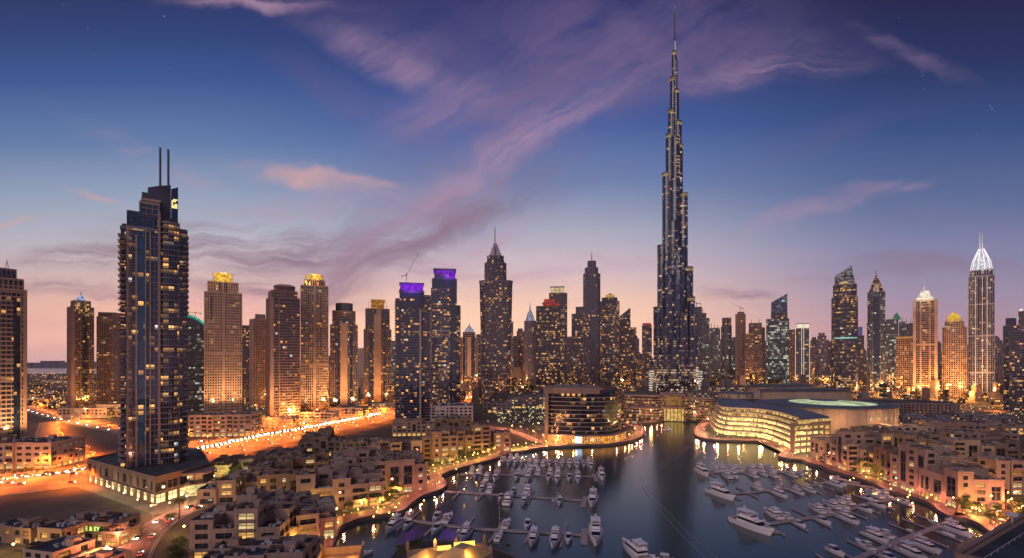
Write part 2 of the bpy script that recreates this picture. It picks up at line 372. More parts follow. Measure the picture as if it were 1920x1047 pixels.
water_cw = smooth_path(shoreL, 4)+smooth_path(shoreR, 4)+bottom
water_poly = list(reversed([p.copy() for p in water_cw]))    # CCW
from mathutils.geometry import tessellate_polygon
def hole_sheet(name, outer, hole, z, m, **kw):
    o3 = [Vector((p[0], p[1], 0)) for p in outer]; h3 = [Vector((p[0], p[1], 0)) for p in hole]
    tris = tessellate_polygon([o3, h3] if hole else [o3])
    vsx = o3+h3; me = bpy.data.meshes.new(name); fs = []
    for a, b_, c in tris:
        n = (vsx[b_]-vsx[a]).cross(vsx[c]-vsx[a]).z
        if abs(n) > 1e-9: fs.append((a, b_, c) if n > 0 else (a, c, b_))
    me.from_pydata([(p.x, p.y, z) for p in vsx], [], fs); me.materials.append(m); me.update()
    ob = bpy.data.objects.new(name, me); COL.objects.link(ob); return tag(ob, kind='structure', **kw)
# ground: city floor, dark with patches
gm = bpy.data.materials.new('city_ground'); gm.use_nodes = True; t = NT(gm.node_tree); t.n.clear()
b = t.new('ShaderNodeBsdfPrincipled'); o = t.new('ShaderNodeOutputMaterial'); t.l.new(b.outputs[0], o.inputs[0])
oc = t.new('ShaderNodeTexCoord').outputs['Object']
vor = t.new('ShaderNodeTexVoronoi', feature='F1'); t.put(vor.inputs['Vector'], oc); vor.inputs['Scale'].default_value = .016
pat = t.mix(t.sep(vor.outputs['Color'])[0], (.055, .045, .045), (.13, .10, .085))
t.put(b.inputs['Base Color'], t.mix(t.smooth(t.noise(oc, .03, 6, .65), .35, .65), pat, (.045, .05, .035))); b.inputs['Roughness'].default_value = .9
BIG = [(-8000, -400), (8000, -400), (8000, 7000), (-8000, 7000)]
hole_sheet('ground', BIG, water_poly, 0.0, gm)
# water
wm = bpy.data.materials.new('marina_water'); wm.use_nodes = True; t = NT(wm.node_tree); t.n.clear()
b = t.new('ShaderNodeBsdfPrincipled'); o = t.new('ShaderNodeOutputMaterial'); t.l.new(b.outputs[0], o.inputs[0])
oc = t.new('ShaderNodeTexCoord').outputs['Object']
t.put(b.inputs['Base Color'], t.mix(t.smooth(t.noise(oc, .012, 3, .5), .3, .7), (.002, .028, .042), (.004, .046, .062)))
b.inputs['Roughness'].default_value = .11; b.inputs['IOR'].default_value = 1.55; b.inputs['Specular IOR Level'].default_value = .5
bn = t.new('ShaderNodeBump'); bn.inputs['Strength'].default_value = .10; bn.inputs['Distance'].default_value = .5
t.put(bn.inputs['Height'], t.math('ADD', t.noise(oc, .25, 3), t.noise(oc, 1.3, 2))); t.l.new(bn.outputs[0], b.inputs['Normal'])
hole_sheet('water', grow(water_poly, .5), [], WZ, wm)
# sea beyond the desert edge, far left
sm_ = pbr('sea_water', (.12, .13, .17), .25, var=.05, vs_=.001)
hole_sheet('sea', [(-7990, 3500), (-2900, 3500), (-2300, 5200), (-1600, 6990), (-7990, 6990)], [], .5, sm_)
hill = MB()
for k in range(26):
    x = -7300+k*120+random.uniform(-60, 60); hill.box(x, x+random.uniform(60, 160), 6850, 6950, 0, random.uniform(70, 100))
hill.build('far_shore', slate, kind='structure')
# quay wall and promenade
inner = water_poly; mid_ = grow(inner, 0.6); outer_ = grow(inner, 13.0)
nW = len(inner); nb = len(bottom)
pave = bpy.data.materials.new('promenade_paving'); pave.use_nodes = True; t = NT(pave.node_tree); t.n.clear()
b = t.new('ShaderNodeBsdfPrincipled'); o = t.new('ShaderNodeOutputMaterial'); t.l.new(b.outputs[0], o.inputs[0])
oc = t.new('ShaderNodeTexCoord').outputs['Object']
br = t.new('ShaderNodeTexBrick'); t.put(br.inputs['Vector'], oc); br.inputs['Scale'].default_value = .35; br.inputs['Color1'].default_value = (.32, .15, .15, 1); br.inputs['Color2'].default_value = (.26, .12, .125, 1); br.inputs['Mortar'].default_value = (.16, .09, .10, 1)
t.put(b.inputs['Base Color'], t.mix(t.smooth(t.noise(oc, .12, 4), .4, .62), br.outputs[0], (.20, .115, .11))); b.inputs['Roughness'].default_value = .55
MC['pave'] = pave
q = MB(); pv = MB()
for i in range(nW):
    j = (i+1) % nW; a, c = inner[i], inner[j]; a2, c2 = mid_[i], mid_[j]; a3, c3 = outer_[i], outer_[j]
    q.quad((a.x, a.y, -4), (a.x, a.y, .35), (c.x, c.y, .35), (c.x, c.y, -4))
    q.quad((a.x, a.y, .35), (a2[0], a2[1], .35), (c2[0], c2[1], .35), (c.x, c.y, .35))
    q.quad((a2[0], a2[1], .35), (a2[0], a2[1], 0), (c2[0], c2[1], 0), (c2[0], c2[1], .35))
    if i >= nb: pv.quad((a2[0], a2[1], .05), (a3[0], a3[1], .05), (c3[0], c3[1], .05), (c2[0], c2[1], .05))
q.build('quay_wall', pbr('quay_stone', (.13, .10, .10), .8, vs_=.5), kind='structure')
pv.build('promenade', pave, kind='structure')

asph = pbr('asphalt', (.15, .125, .11), .75, var=.3, vs_=.05)
asph2 = pbr('asphalt_pinkish', (.17, .10, .10), .7, var=.3, vs_=.05)
paint = pbr('road_paint', (.6, .58, .54), .7, var=.1)
kerbm = pbr('kerb_stone', (.30, .26, .24), .85, var=.15)
sandm = pbr('sand_lot', (.10, .07, .06), .95, var=.35, vs_=.018, detail=8, bump=.4)
def ribbon(mb, pts, off, w, z, m=0, dash=None):
    """strip along pts at lateral offset (left positive)"""
    L = 0
    for i in range(len(pts)-1):
        p, q_ = pts[i], pts[i+1]
        def nrm(k):
            a = pts[max(0, k-1)]; c = pts[min(len(pts)-1, k+1)]; tt = (c-a).normalized(); return Vector((-tt.y, tt.x))
        n1, n2 = nrm(i), nrm(i+1)
        a1 = p+n1*(off-w/2); a2 = p+n1*(off+w/2); b1 = q_+n2*(off-w/2); b2 = q_+n2*(off+w/2)
        if dash:
            L += (q_-p).length
            if int(L/dash) % 2: continue
        mb.quad((a1.x, a1.y, z), (b1.x, b1.y, z), (b2.x, b2.y, z), (a2.x, a2.y, z), m)
def resample(pts, step):
    o = [pts[0]]; acc = 0
    for i in range(len(pts)-1):
        a, b_ = pts[i], pts[i+1]; L = (b_-a).length; s_ = step-acc
        while s_ <= L: o.append(a+(b_-a)*(s_/L)); s_ += step
        acc = (acc+L) % step
    return o
def road(name, px, w, zz, mat_=asph, lanes=0, median=0.0, kerb=True):
    pts = resample(smooth_path([Vector(G(a, b_).xy) for a, b_ in px], 8), 6.0)
    m = MB(); ribbon(m, pts, 0, w, zz); m.build(name, mat_, kind='structure')
    if lanes:
        l = MB()
        for k in range(1, lanes):
            o_ = -w/2+w*k/lanes
            if abs(o_) > median: ribbon(l, pts, o_, .25, zz+.02, dash=6.0)
        for s_ in (-1, 1): ribbon(l, pts, s_*(w/2-.8), .25, zz+.02)
        l.build(name+'_marking', paint, kind='structure')
    if kerb:
        l = MB()
        for s_ in (-1, 1):
            for i in range(len(pts)-1):
                a = pts[i]; c = pts[i+1]; tt = (c-a).normalized(); n_ = Vector((-tt.y, tt.x))*s_*(w/2+.25)
                l.obox(a+n_, c+n_, .4, 0, zz+.14)
            if median and s_ > 0:
                for i in range(len(pts)-1): l.obox(pts[i], pts[i+1], 1.6, 0, zz+.16)
        l.build(name+'_kerb', kerbm, kind='structure')
    return pts
HW = road('highway', [(-420,960),(-160,922),(0,903),(160,884),(352,850),(500,818),(600,800),(740,772),(860,749),(935,735),(1005,722),(1075,712),(1150,705)], 62, .06, lanes=12, median=3)
k0 = next(i for i, p in enumerate(HW) if p.x/p.y > -.70)
for off, wd, k_, nm_ in ((-44, 25, 0, 'near_carriageway'), (44, 25, k0, 'far_carriageway')):
    m_ = MB(); ribbon(m_, HW[k_:], off, wd, .05); m_.build(nm_, asph, kind='structure')
    m_ = MB()
    for k in range(-1, 2): ribbon(m_, HW[k_:], off+k*6.2, .25, .075, dash=6.0)
    for s_ in (-1, 1): ribbon(m_, HW[k_:], off+s_*(wd/2-.7), .25, .075)
    m_.build(nm_+'_marking', paint, kind='structure')
    m_ = MB(); s_ = -1 if off < 0 else 1
    for i in range(k_, len(HW)-1):
        a = HW[i]; c = HW[i+1]; tt = (c-a).normalized(); n_ = Vector((-tt.y, tt.x))*s_*(abs(off)+wd/2+.25); m_.obox(a+n_, c+n_, .4, 0, .2)
    m_.build(nm_+'_kerb', kerbm, kind='structure')
FR = road('junction_road', [(20,752),(60,768),(100,780),(150,792),(227,808),(300,824)], 26, .04, lanes=5)
LR = road('slip_road', [(92,792),(88,815),(96,836),(120,852),(165,866)], 20, .10, lanes=4)
BR = road('curved_street', [(225,1100),(238,1062),(262,1020),(290,990),(330,965),(372,950),(420,938),(468,925)], 15, .04, asph2, lanes=4)
QR = road('far_boulevard', [(1330,748),(1500,742),(1700,760),(1800,768),(1920,776),(2100,790)], 40, .04, lanes=6)
XR = road('cross_boulevard', [(1560,722),(1650,726),(1760,734),(1860,742),(1980,752)], 60, .05, lanes=6)
PR = road('peninsula_drive', [(905,800),(950,806),(985,818),(1012,829),(1055,834),(1110,833)], 9, .07, asph2, lanes=2)
PD = road('desert_road', [(50,742),(120,739),(200,741),(330,748)], 40, .04, lanes=4)
BV = road('centre_avenue', [(1118,760),(1128,740),(1150,722),(1170,712),(1190,704)], 34, .05, lanes=4)
# sand lots
def lot(px, z=.03, m=sandm, name='sand_lot'):
    p = [Vector(G(a, b_).xy) for a, b_ in px]; mb = MB(); A = sum(p[i].x*p[(i+1) % len(p)].y-p[(i+1) % len(p)].x*p[i].y for i in range(len(p)))
    if A < 0: p.reverse()
    mb.prism(p, 0, z, 0); return mb.build(name, m, kind='structure')
lot([(-160,950),(40,938),(165,920),(262,962),(240,985),(200,1010),(-100,1010)])
lot([(95,824),(222,814),(300,850),(200,866),(150,850)], .03)
lot([(50,782),(120,790),(215,812),(90,820),(52,812)], .03, pbr('scrub_ground', (.06, .05, .05), .95, var=.5, vs_=.06, detail=8))
plaza = pbr('pale_paving', (.16, .13, .105), .7, var=.25, vs_=.4)
lot([(142,912),(288,966),(380,950),(420,925),(392,905),(200,900)], .05, plaza, 'tower_plaza')
lot([(1020,836),(1090,836),(1150,832),(1195,822),(1200,812),(1175,800),(1060,795),(1000,805)], .045, plaza, 'hotel_plaza')
lot([(1310,802),(1306,815),(1345,825),(1420,827),(1462,846),(1482,860),(1540,866),(1560,850),(1400,790)], .03, plaza, 'mall_plaza')
# ------------------------------------------------------------------ towers
class Tower:
    def __init__(s, pxc, ybase, label, cat='tower', name='tower', D=None, group=None):
        s.D = D or (CH*F/(ybase-HY)); s.pxc = pxc; s.X = (pxc-CX)/F*s.D
        s.th = math.atan2(s.X, s.D); s.c = math.cos(s.th)
        s.o = empty(name, (s.X, s.D, 0), -s.th, label, cat, group)
        s.fh = max(4.0, 3.7*s.D/F); s.bay = max(3.2, 3.2*s.D/F)
        s.k = s.D/F
    def W(s, dpx): return dpx*s.D*s.c/F
    def lx(s, px): return (px-s.pxc)*s.D*s.c/F
    def Z(s, y): return CH+(HY-y)*s.D/F
    def part(s, mb, name, mats, x=0, y=0, phi=0.0, smooth=False, **kw):
        ob = mb.build(name, mats, s.o, smooth, **kw); ob.location = (x, y, 0); ob.rotation_euler = (0, 0, R(phi)); return ob
    def tier(s, x0, x1, y0, y1, gl, fr, shape='rect', phi=0.0, r=.85, cy=0.0, slab=.28, sout=.35, pier=.0, pout=.5, bayk=1.0, fk=1.0, cap=True, roof=None, strips=(), arg=4.0, z0=None, d=None, skipfloors=0):
        """one storey block; x0,x1,y0,y1 in photo pixels (y0 = bottom)"""
        wpx = s.W(x1-x0); p_ = R(abs(phi)); w = wpx/(math.cos(p_)+r*math.sin(p_)); dd = d or r*w
        X = s.lx((x0+x1)/2); zb = max(0.0, s.Z(y0)) if z0 is None else z0; zt = s.Z(y1)
        if shape == 'rect': poly = rect(w, dd)
        elif shape == 'chamf': poly = chamf(w, dd, w*.16)
        elif shape == 'round': poly = ell(w, dd, 20)
        elif shape == 'soft': poly = ell(w, dd, 20, p=4)
        elif shape == 'bow': poly = bow(w, dd, w*.16)
        elif shape == 'cut': poly = chamf(w, dd, w*.3)
        cm = MB(); cm.prism(poly, zb, zt-.05); s.part(cm, 'glass_wall', gl, X, cy, phi)
        fm = MB(); fh = s.fh*fk; bay = s.bay*bayk
        z = zb+fh; n = 0
        if slab > 0:
            pl = grow(poly, sout)
            while z < zt-fh*.4:
                fm.prism(pl, z-fh*slab/2, z+fh*slab/2); z += fh
        if pier > 0:
            N = len(poly)
            for i in range(N):
                a = Vector(poly[i]); b_ = Vector(poly[(i+1) % N]); L = (b_-a).length; tt = (b_-a)/max(L, .01); nn_ = Vector((tt.y, -tt.x))
                k_ = max(1, round(L/bay)); pw = bay*pier
                for k in range(k_+1):
                    if k == k_ and N > 10: continue
                    c_ = a+tt*(L*k/k_); c_ = c_ - nn_*.2
                    fm.obox(c_-tt*pw/2+nn_*(pout-.0)/2, c_+tt*pw/2+nn_*(pout)/2, pout+.4, zb, zt)
        if len(fm.f): s.part(fm, 'facade_frame', fr, X, cy, phi)
        # wide vertical strips on the front: (centre fraction -.5...5, width fraction, out, material, y-top px or None)
        for st_ in strips:
            cxf, wf, so, mt = st_[:4]; zt2 = s.Z(st_[4]) if len(st_) > 4 and st_[4] else zt+.6; zb2 = s.Z(st_[5]) if len(st_) > 5 and st_[5] else zb
            sm = MB(); fr_ = min(p[1] for p in poly)
            sm.box((cxf-wf/2)*w, (cxf+wf/2)*w, fr_-so, fr_+2.5, max(0, zb2), zt2)
            s.part(sm, 'facade_strip', mt, X, cy, phi)
        if cap:
            c2 = MB(); e = .45
            pl = grow(poly, e); c2.prism(pl, zt-.6, zt+1.1); c2.prism(grow(poly, -min(1.2, w*.12)), zt+1.1, zt+1.5)
            s.part(c2, 'parapet', roof or fr, X, cy, phi)
        return dict(X=X, cy=cy, w=w, d=dd, z=zt, phi=phi, poly=poly)
    def mast(s, px, y0, y1, r=1.0, m=None, name='mast', cy=0, r1=None):
        mb = MB(); mb.tube((s.lx(px), cy, s.Z(y0)), (s.lx(px), cy, s.Z(y1)), r*s.k, (r if r1 is None else r1)*s.k, 6); return mb.build(name, m or metal, s.o)
    def slab_(s, x0, x1, y0, y1, d, m, name, cy=0.0, shape='rect', phi=0.0, out=0.0):
        w = s.W(x1-x0); poly = {'rect': rect(w, d), 'round': ell(w, d, 20), 'cut': chamf(w, d, w*.25)}[shape]
        mb = MB(); mb.prism(poly, s.Z(y0), s.Z(y1)); return s.part(mb, name, m, s.lx((x0+x1)/2), cy, phi)
    def lantern(s, x0, x1, y0, y1, lit, fr, n=12, cy=0.0, name='lit_crown', mull=12):
        """round or faceted lit drum with mullions and ring beams"""
        w = s.W(x1-x0); X = s.lx((x0+x1)/2); z0, z1 = s.Z(y0), s.Z(y1); mb = MB(); mb.prism(ell(w*.94, w*.94, n), z0, z1-.1)
        s.part(mb, name, lit, X, cy)
        f = MB(); h = (z1-z0)
        for zf in (0, .5, 1): f.prism(ell(w, w, n), z0+h*zf-.35*s.k, z0+h*zf+.35*s.k)
        for k in range(mull):
            a = 2*math.pi*k/mull; f.tube((w/2*math.cos(a), w/2*math.sin(a), z0), (w/2*math.cos(a), w/2*math.sin(a), z1+h*.1), .35*s.k, n=4)
        return s.part(f, 'crown_frame', fr, X, cy)
    def cone(s, prof, m, n=4, cy=0.0, name='roof', smooth=False, rot=45):
        """prof: list (pxl, pxr, y) bottom to top"""
        xc = (prof[0][0]+prof[0][1])/2; k = 1/math.cos(math.pi/n) if n <= 8 else 1
        mb = MB(); mb.lathe([(max(.02, s.W(b_-a)/2*k), s.Z(y)) for a, b_, y in prof], n)
        return s.part(mb, name, m, s.lx(xc), cy, rot, smooth)
    def light(s, px, y, cy, power, col, rad=2.0, name='crown_light'):
        L = bpy.data.lights.new(name, 'POINT'); L.energy = power; L.color = col; L.shadow_soft_size = rad; L.specular_factor = 0.0
        ob = bpy.data.objects.new(name, L); COL.objects.link(ob); ob.parent = s.o; ob.location = (s.lx(px), cy, s.Z(y)); return ob
    def flood(s, z, e, col=(1.0, .50, .19)):
        """unseen spots added in front of the tower to wash its facade"""
        for sx in (-1, 1):
            L = bpy.data.lights.new('facade_wash_spot', 'SPOT'); L.energy = e*.24; L.color = col; L.shadow_soft_size = 1.5; L.specular_factor = 0; L.spot_size = R(110); L.spot_blend = .9
            ob = bpy.data.objects.new('facade_wash_spot', L); COL.objects.link(ob); ob.parent = s.o
            ob.location = (sx*16*s.k, -62*s.k, z); ob.rotation_euler = (R(90+42), 0, 0)
    def crane(s, px, y0, dirx, tall, jib, m=metal, up=.35):
        """tower crane standing on a roof: its own thing"""
        x = s.lx(px); z0 = s.Z(y0); k = s.k
        base = s.o.matrix_world
        w = Matrix.Translation(s.o.location) @ Matrix.Rotation(-s.th, 4, 'Z') @ Vector((x, 0, z0))
        c = empty('tower_crane', w, -s.th)
        a = MB(); a.tube((0, 0, 0), (0, 0, tall*k), .6*k, n=4); a.build('mast', m, c)
        b_ = MB(); top = (0, 0, tall*k); b_.tube((0, 0, tall*k*.8), (dirx*jib*k, 0, tall*k*.8+jib*up*k), .45*k, .25*k, 4); b_.build('jib', m, c)
        d_ = MB(); d_.tube((0, 0, tall*k*.8), (-dirx*jib*.35*k, 0, tall*k*.75), .5*k, n=4); d_.box(-dirx*jib*.35*k-1*k, -dirx*jib*.35*k+1*k, -k, k, tall*k*.75-2*k, tall*k*.75); d_.build('counter_jib', m, c)
        e_ = MB(); e_.box(-1.1*k, 1.1*k, -1.1*k, 1.1*k, tall*k*.74, tall*k*.84); e_.build('cab', m, c)
        return c
BL = (.010, .022, .055)     # blue glass
DK = (.010, .012, .022)     # near-black glass
BR_ = (.030, .022, .020)    # brownish glass
GR = (.010, .032, .030)     # greenish glass
COOL = ((.8, .75, .5), (.75, .9, .75))
PURP = ((1, .5, .2), (.9, .7, .6))
# ---- 1: tower cut by the left edge of the photo
t = Tower(6, 862, 'tall brown tower with dark blue glass strips, cut by the left picture edge', D=432)
t.flood(30, 260000)
g1 = glass(BL, .13, 1.1, t.bay, t.fh, .75)
t.tier(-36, 50, 872, 545, g1, tan, phi=8, r=.8, slab=.34, sout=.5, pier=.12, strips=[(-.44, .10, .9, tan), (.46, .09, .9, tan), (.26, .16, .6, glass(BL, .10, 1.1, 3.4, 4.2, .8), 560), (-.26, .16, .6, glass(BL, .12, 1.1, 3.4, 4.2, .8), 560), (.36, .02, .9, tan), (-.36, .02, .9, tan)])
t.tier(-30, 44, 545, 525, g1, tan, phi=8, r=.8, slab=.3, pier=.3)
t.tier(-20, 30, 525, 507, glass(BL, 0), brown, phi=8, r=.8, slab=0, pier=.2, cap=True)
sb = MB(); 
for a in (-3, 3): sb.tube((t.lx(13)+a*.4, 0, t.Z(507)), (t.lx(13), 0, t.Z(488)), .25, n=4)
sb.build('antenna_mast', metal, t.o)
# ---- 2, 3: pair behind
t = Tower(151, 770, 'grey tower with small blue white crown beside the sea gap')
t.flood(20, 200000)
t.tier(126, 176, 771, 578, glass(BR_, .16, .8, t.bay, t.fh, .5), brown, phi=12, r=.9, slab=.2, pier=.16, strips=[(.1, .22, .7, glass(DK, .1, .9, t.bay, t.fh, .7)), (-.42, .14, .9, brown)])
t.tier(133, 170, 578, 566, glass(DK, 0), brown, phi=12, slab=0, pier=.3)
t.cone([(141, 162, 566), (147, 157, 558), (150, 153, 553)], glow('bluewhite_crown', (.45, .6, 1.0), .8, var=1, vs_=.2, lo=.2), 4, name='lit_crown')
t.mast(151.5, 556, 548, .5)
t = Tower(205, 764, 'plain grey brown flat topped tower just left of the twin masted tower')
t.tier(182, 228, 764, 596, glass(BR_, .13, .8, t.bay, t.fh, .5), brown, phi=-14, r=.8, slab=.25, pier=.3)
t.tier(185, 226, 596, 588, glass(DK, 0), brown, phi=-14, r=.8, slab=0, pier=.35)
# ---- 4: twin masted tower
t = Tower(290, 890, 'tall dark blue glass tower with two thin roof masts and stacked curved balconies', D=345)
t.fh = 4.0; t.bay = 3.2
K = t.k
t4f = pbr('balcony_grey', (.19, .18, .23), .5)
gA = glass((.016, .045, .11), .2, 1.2, 3.2, 4.0, .6); gB = glass((.008, .014, .034), .28, 1.3, 3.2, 4.0, .5, low=.12, height=200); gC = glass((.02, .07, .14), .03, 1, 3.2, 4.0, .7)
zb = 17.5
t.tier(240, 300, 890, 437, gA, t4f, r=.9, slab=.16, sout=.25, pier=.10, pout=.5, z0=zb, strips=[(-.47, .06, 1.0, tan), (-.22, .05, 1.1, tan, 450), (-.05, .22, .8, gC, 455), (.06, .03, 1.3, tan), (.47, .08, 1.5, rosy, 402), (-.40, .02, .9, tan), (.2, .03, 1.1, tan, 440)])
t.tier(229, 244, 890, 437, gB, t4f, r=1.9, slab=.12, sout=1.6, pier=0, z0=zb)
t.tier(296, 336, 890, 420, gB, t4f, 'bow', r=1.0, slab=.14, sout=1.3, pier=.05, cy=-1.0, z0=zb)
t.tier(334, 352, 890, 428, gA, t4f, 'rect', r=1.6, slab=.14, sout=1.3, pier=.06, cy=1.5, z0=zb)
t.tier(232, 246, 437, 432, gC, slate, r=1.2, slab=.15)
t.tier(241, 262, 437, 407, gC, slate, r=1.2, slab=.12, pier=.06)
t.tier(260, 290, 437, 413, gC, slate, r=1.1, slab=.12, cy=-2, pier=.06)
t.tier(263, 298, 437, 386, gC, rosy, r=.9, slab=.12, cy=1.5, pier=.08)
t.tier(266, 300, 390, 377, glass(BL, 0), tan, r=.6, slab=0, cy=4, roof=tan)
t.tier(302, 332, 420, 412, gC, slate, 'bow', r=.9, slab=0)
fin = MB(); z = t.Z
xs = [(266, 362), (277, 362), (277, 352), (296, 346), (321, 340), (321, 420)]
pts = [(t.lx(a), z(b_)) for a, b_ in xs]+[(t.lx(266), z(420))]
i = len(fin.v); n = len(pts)
for yy in (2.5, 6.0): fin.v += [(a, yy, b_) for a, b_ in pts]
fin.f.append(tuple(reversed(range(n)))); fin.m.append(0); fin.f.append(tuple(n+k for k in range(n))); fin.m.append(0)
for k in range(n): fin.f.append((k, (k+1) % n, n+(k+1) % n, n+k)); fin.m.append(0)
fin.build('stepped_fin', slate, t.o)
f2 = MB(); f2.prism(rect(t.W(13), 8, t.lx(328), 3), z(425), z(349), top=[(t.lx(321.5), -1, z(350)), (t.lx(335), -1, z(344.5)), (t.lx(335), 7, z(344.5)), (t.lx(321.5), 7, z(350))]); f2.build('side_fin', glass(BL, .02), t.o)
sg = MB()
for r_i in range(6):
    for c_i in range(4):
        if random.random() < .8: x = t.lx(322.5)+c_i*.75*1.15; sg.box(x, x+.7, -1.35, -1.1, z(386)+r_i*1.15, z(386)+r_i*1.15+.95)
sg.build('lit_sign', glow('cream_sign', (1, .8, .3), 1.5), t.o)
for px in (300.5, 316): t.mast(px, 350, 275, 1.9, slate, 'roof_mast')
for px, y, c_i in ((236, 0, 0), ): pass
# balcony edge on the left as separate protruding plates
bl = MB()
zz_ = zb+4
while zz_ < z(450):
    bl.box(t.lx(228), t.lx(236), -13, -4, zz_, zz_+1.1); bl.box(t.lx(345), t.lx(355), -7, 6, zz_, zz_+1.1); zz_ += 4
bl.build('balcony', lilac, t.o)
tower4 = t
# ---- 5: teal topped curve behind
t = Tower(370, 770, 'glass tower with glowing teal curved roof edge half hidden by the twin masted tower')
t.tier(352, 388, 771, 612, glass(GR, .22, .7, t.bay, t.fh, .5, COOL), slate, r=.8, slab=.14, pier=.12)
ar = MB(); gl_ = MB(); N = 8
for k in range(N):
    a0 = k/N; a1 = (k+1)/N
    x0, x1 = t.lx(352+36*a0), t.lx(352+36*a1); h0 = t.Z(612)+(t.Z(592)-t.Z(612))*math.cos(a0*1.45); h1 = t.Z(612)+(t.Z(592)-t.Z(612))*math.cos(a1*1.45)
    ar.prism(rect(x1-x0, t.W(26), (x0+x1)/2, 0), t.Z(613), h0, top=[(x0, -t.W(13), h0), (x1, -t.W(13), h1), (x1, t.W(13), h1), (x0, t.W(13), h0)])
    gl_.quad((x0, -t.W(13)-.3, h0-3.5*t.k), (x1, -t.W(13)-.3, h1-5.5*t.k), (x1, -t.W(13)-.3, h1-.3*t.k), (x0, -t.W(13)-.3, h0-.3*t.k))
ar.build('curved_roof', slate, t.o); gl_.build('teal_light_strip', teal_glow, t.o)
tag(t.crane(366, 594, -1, 9, 24, up=.05), 'thin tower crane above the teal curved roof', 'crane')
# ---- 6: gold crowned stone tower
t = Tower(419, 788, 'tan stone tower with square windows and open gold lantern crown, on an orange arcaded podium')
t.flood(30, 420000)
g6 = glass(BR_, .10, 1.1, t.bay, t.fh, .4)
t.tier(385, 453, 790, 553, g6, tan, phi=0, r=.9, slab=.42, pier=.42, sout=.5, strips=[(-.05, .045, .4, glass(DK, .04)), (.065, .045, .4, glass(DK, .04)), (-.32, .04, .5, glass(DK, .05), 560, 605), (.01, .05, 1.1, tan)])
t.tier(391, 446, 553, 533, g6, tan, r=.9, slab=.3, pier=.5, strips=[(-.1, .08, .5, glass(DK, 0)), (.1, .08, .5, glass(DK, 0))])
t.slab_(385, 453, 665, 661, t.W(68)*.9+2, tan, 'belt_course')
t.lantern(399, 437, 533, 515, crown_gold, tan, 12, mull=10)
t.mast(425, 518, 508, .5)
t.light(418, 508, -t.W(30), 60000, (1, .6, .15), 4)
# ---- 7, 8
t = Tower(461, 770, 'narrow grey tower with yellow lit windows directly right of the gold lantern tower', D=980)
t.tier(450, 472, 774, 612, glass(BR_, .3, .9, t.bay, t.fh, .5), lilac, r=.9, slab=.25, pier=.3)
t = Tower(483, 772, 'plain mauve stepped tower between the gold lantern tower and the brown one', D=930)
t.tier(468, 499, 780, 600, glass(BR_, .05, .7, t.bay, t.fh, .4), rosy, phi=20, r=.9, slab=.3, pier=.35)
t.tier(479, 497, 600, 591, glass(BR_, 0), rosy, slab=0, pier=.5)
# ---- 9
t = Tower(530, 792, 'brown tower with long horizontal window bands and layered flat crown')
t.flood(26, 330000)
g9 = glass(BR_, .10, 1.0, t.bay, t.fh, .6)
t.tier(499, 562, 794, 562, g9, brown, phi=10, r=.85, slab=.3, pier=.10, pout=.5, strips=[(-.44, .12, 1.0, rosy), (-.2, .02, 1.1, rosy), (.16, .2, .3, glass(DK, .12, 1, t.bay, t.fh, .7), 590)])
t.tier(503, 557, 562, 549, g9, brown, phi=10, slab=.4, pier=.3)
t.tier(514, 552, 549, 540, glass(BR_, 0), rosy, phi=10, slab=.0, pier=.4)
t.cone([(513, 554, 540), (517, 549, 537), (524, 542, 534.5)], rosy, 4)
# ---- 10
t = Tower(590, 782, 'tallest tan stone tower of the left group with round bright gold crown')
t.flood(26, 420000)
g10 = glass(BR_, .12, 1.1, t.bay, t.fh, .4)
t.tier(565, 615, 784, 540, g10, tan, r=.9, slab=.3, pier=.36, strips=[(-.22, .1, .4, glass(DK, .03), 552, 590), (.24, .1, .4, glass(DK, .03), 552, 606), (.24, .1, .35, glass(DK, .05), 612, 668), (0, .12, 1.2, tan)])
t.tier(571, 609, 540, 528, g10, tan, 'cut', r=1, slab=0, pier=.4)
t.slab_(564.5, 615.5, 684, 681, t.W(51)*.9+2, tan, 'belt_course')
t.slab_(564.5, 615.5, 612, 609.5, t.W(51)*.9+2, tan, 'belt_course')
t.lantern(573, 606, 528, 518, crown_gold, tan, 12)
t.slab_(583, 600, 518, 515, t.W(14), crown_gold, 'crown_cap', shape='cut')
t.light(590, 512, -t.W(24), 60000, (1, .6, .15), 4)
# ---- 11
t = Tower(645, 778, 'brown stone tower with dark flat topped box roof, left of the amber crowned tower')
t.flood(24, 330000)
g11 = glass(BR_, .16, 1.0, t.bay, t.fh, .5)
t.tier(620, 670, 780, 612, g11, brown, phi=0, r=.9, slab=.26, pier=.3, strips=[(-.24, .16, .5, glass(BL, .14, 1, t.bay, t.fh, .6)), (.26, .12, .5, glass(BL, .14, 1, t.bay, t.fh, .6)), (0, .26, 1.6, tan, 608)])
t.tier(624, 666, 612, 586, g11, brown, r=.9, slab=.3, pier=.3)
t.tier(630, 661, 586, 571, glass((.02, .04, .07), 0), brown, 'cut', r=.9, slab=0, pier=.12)
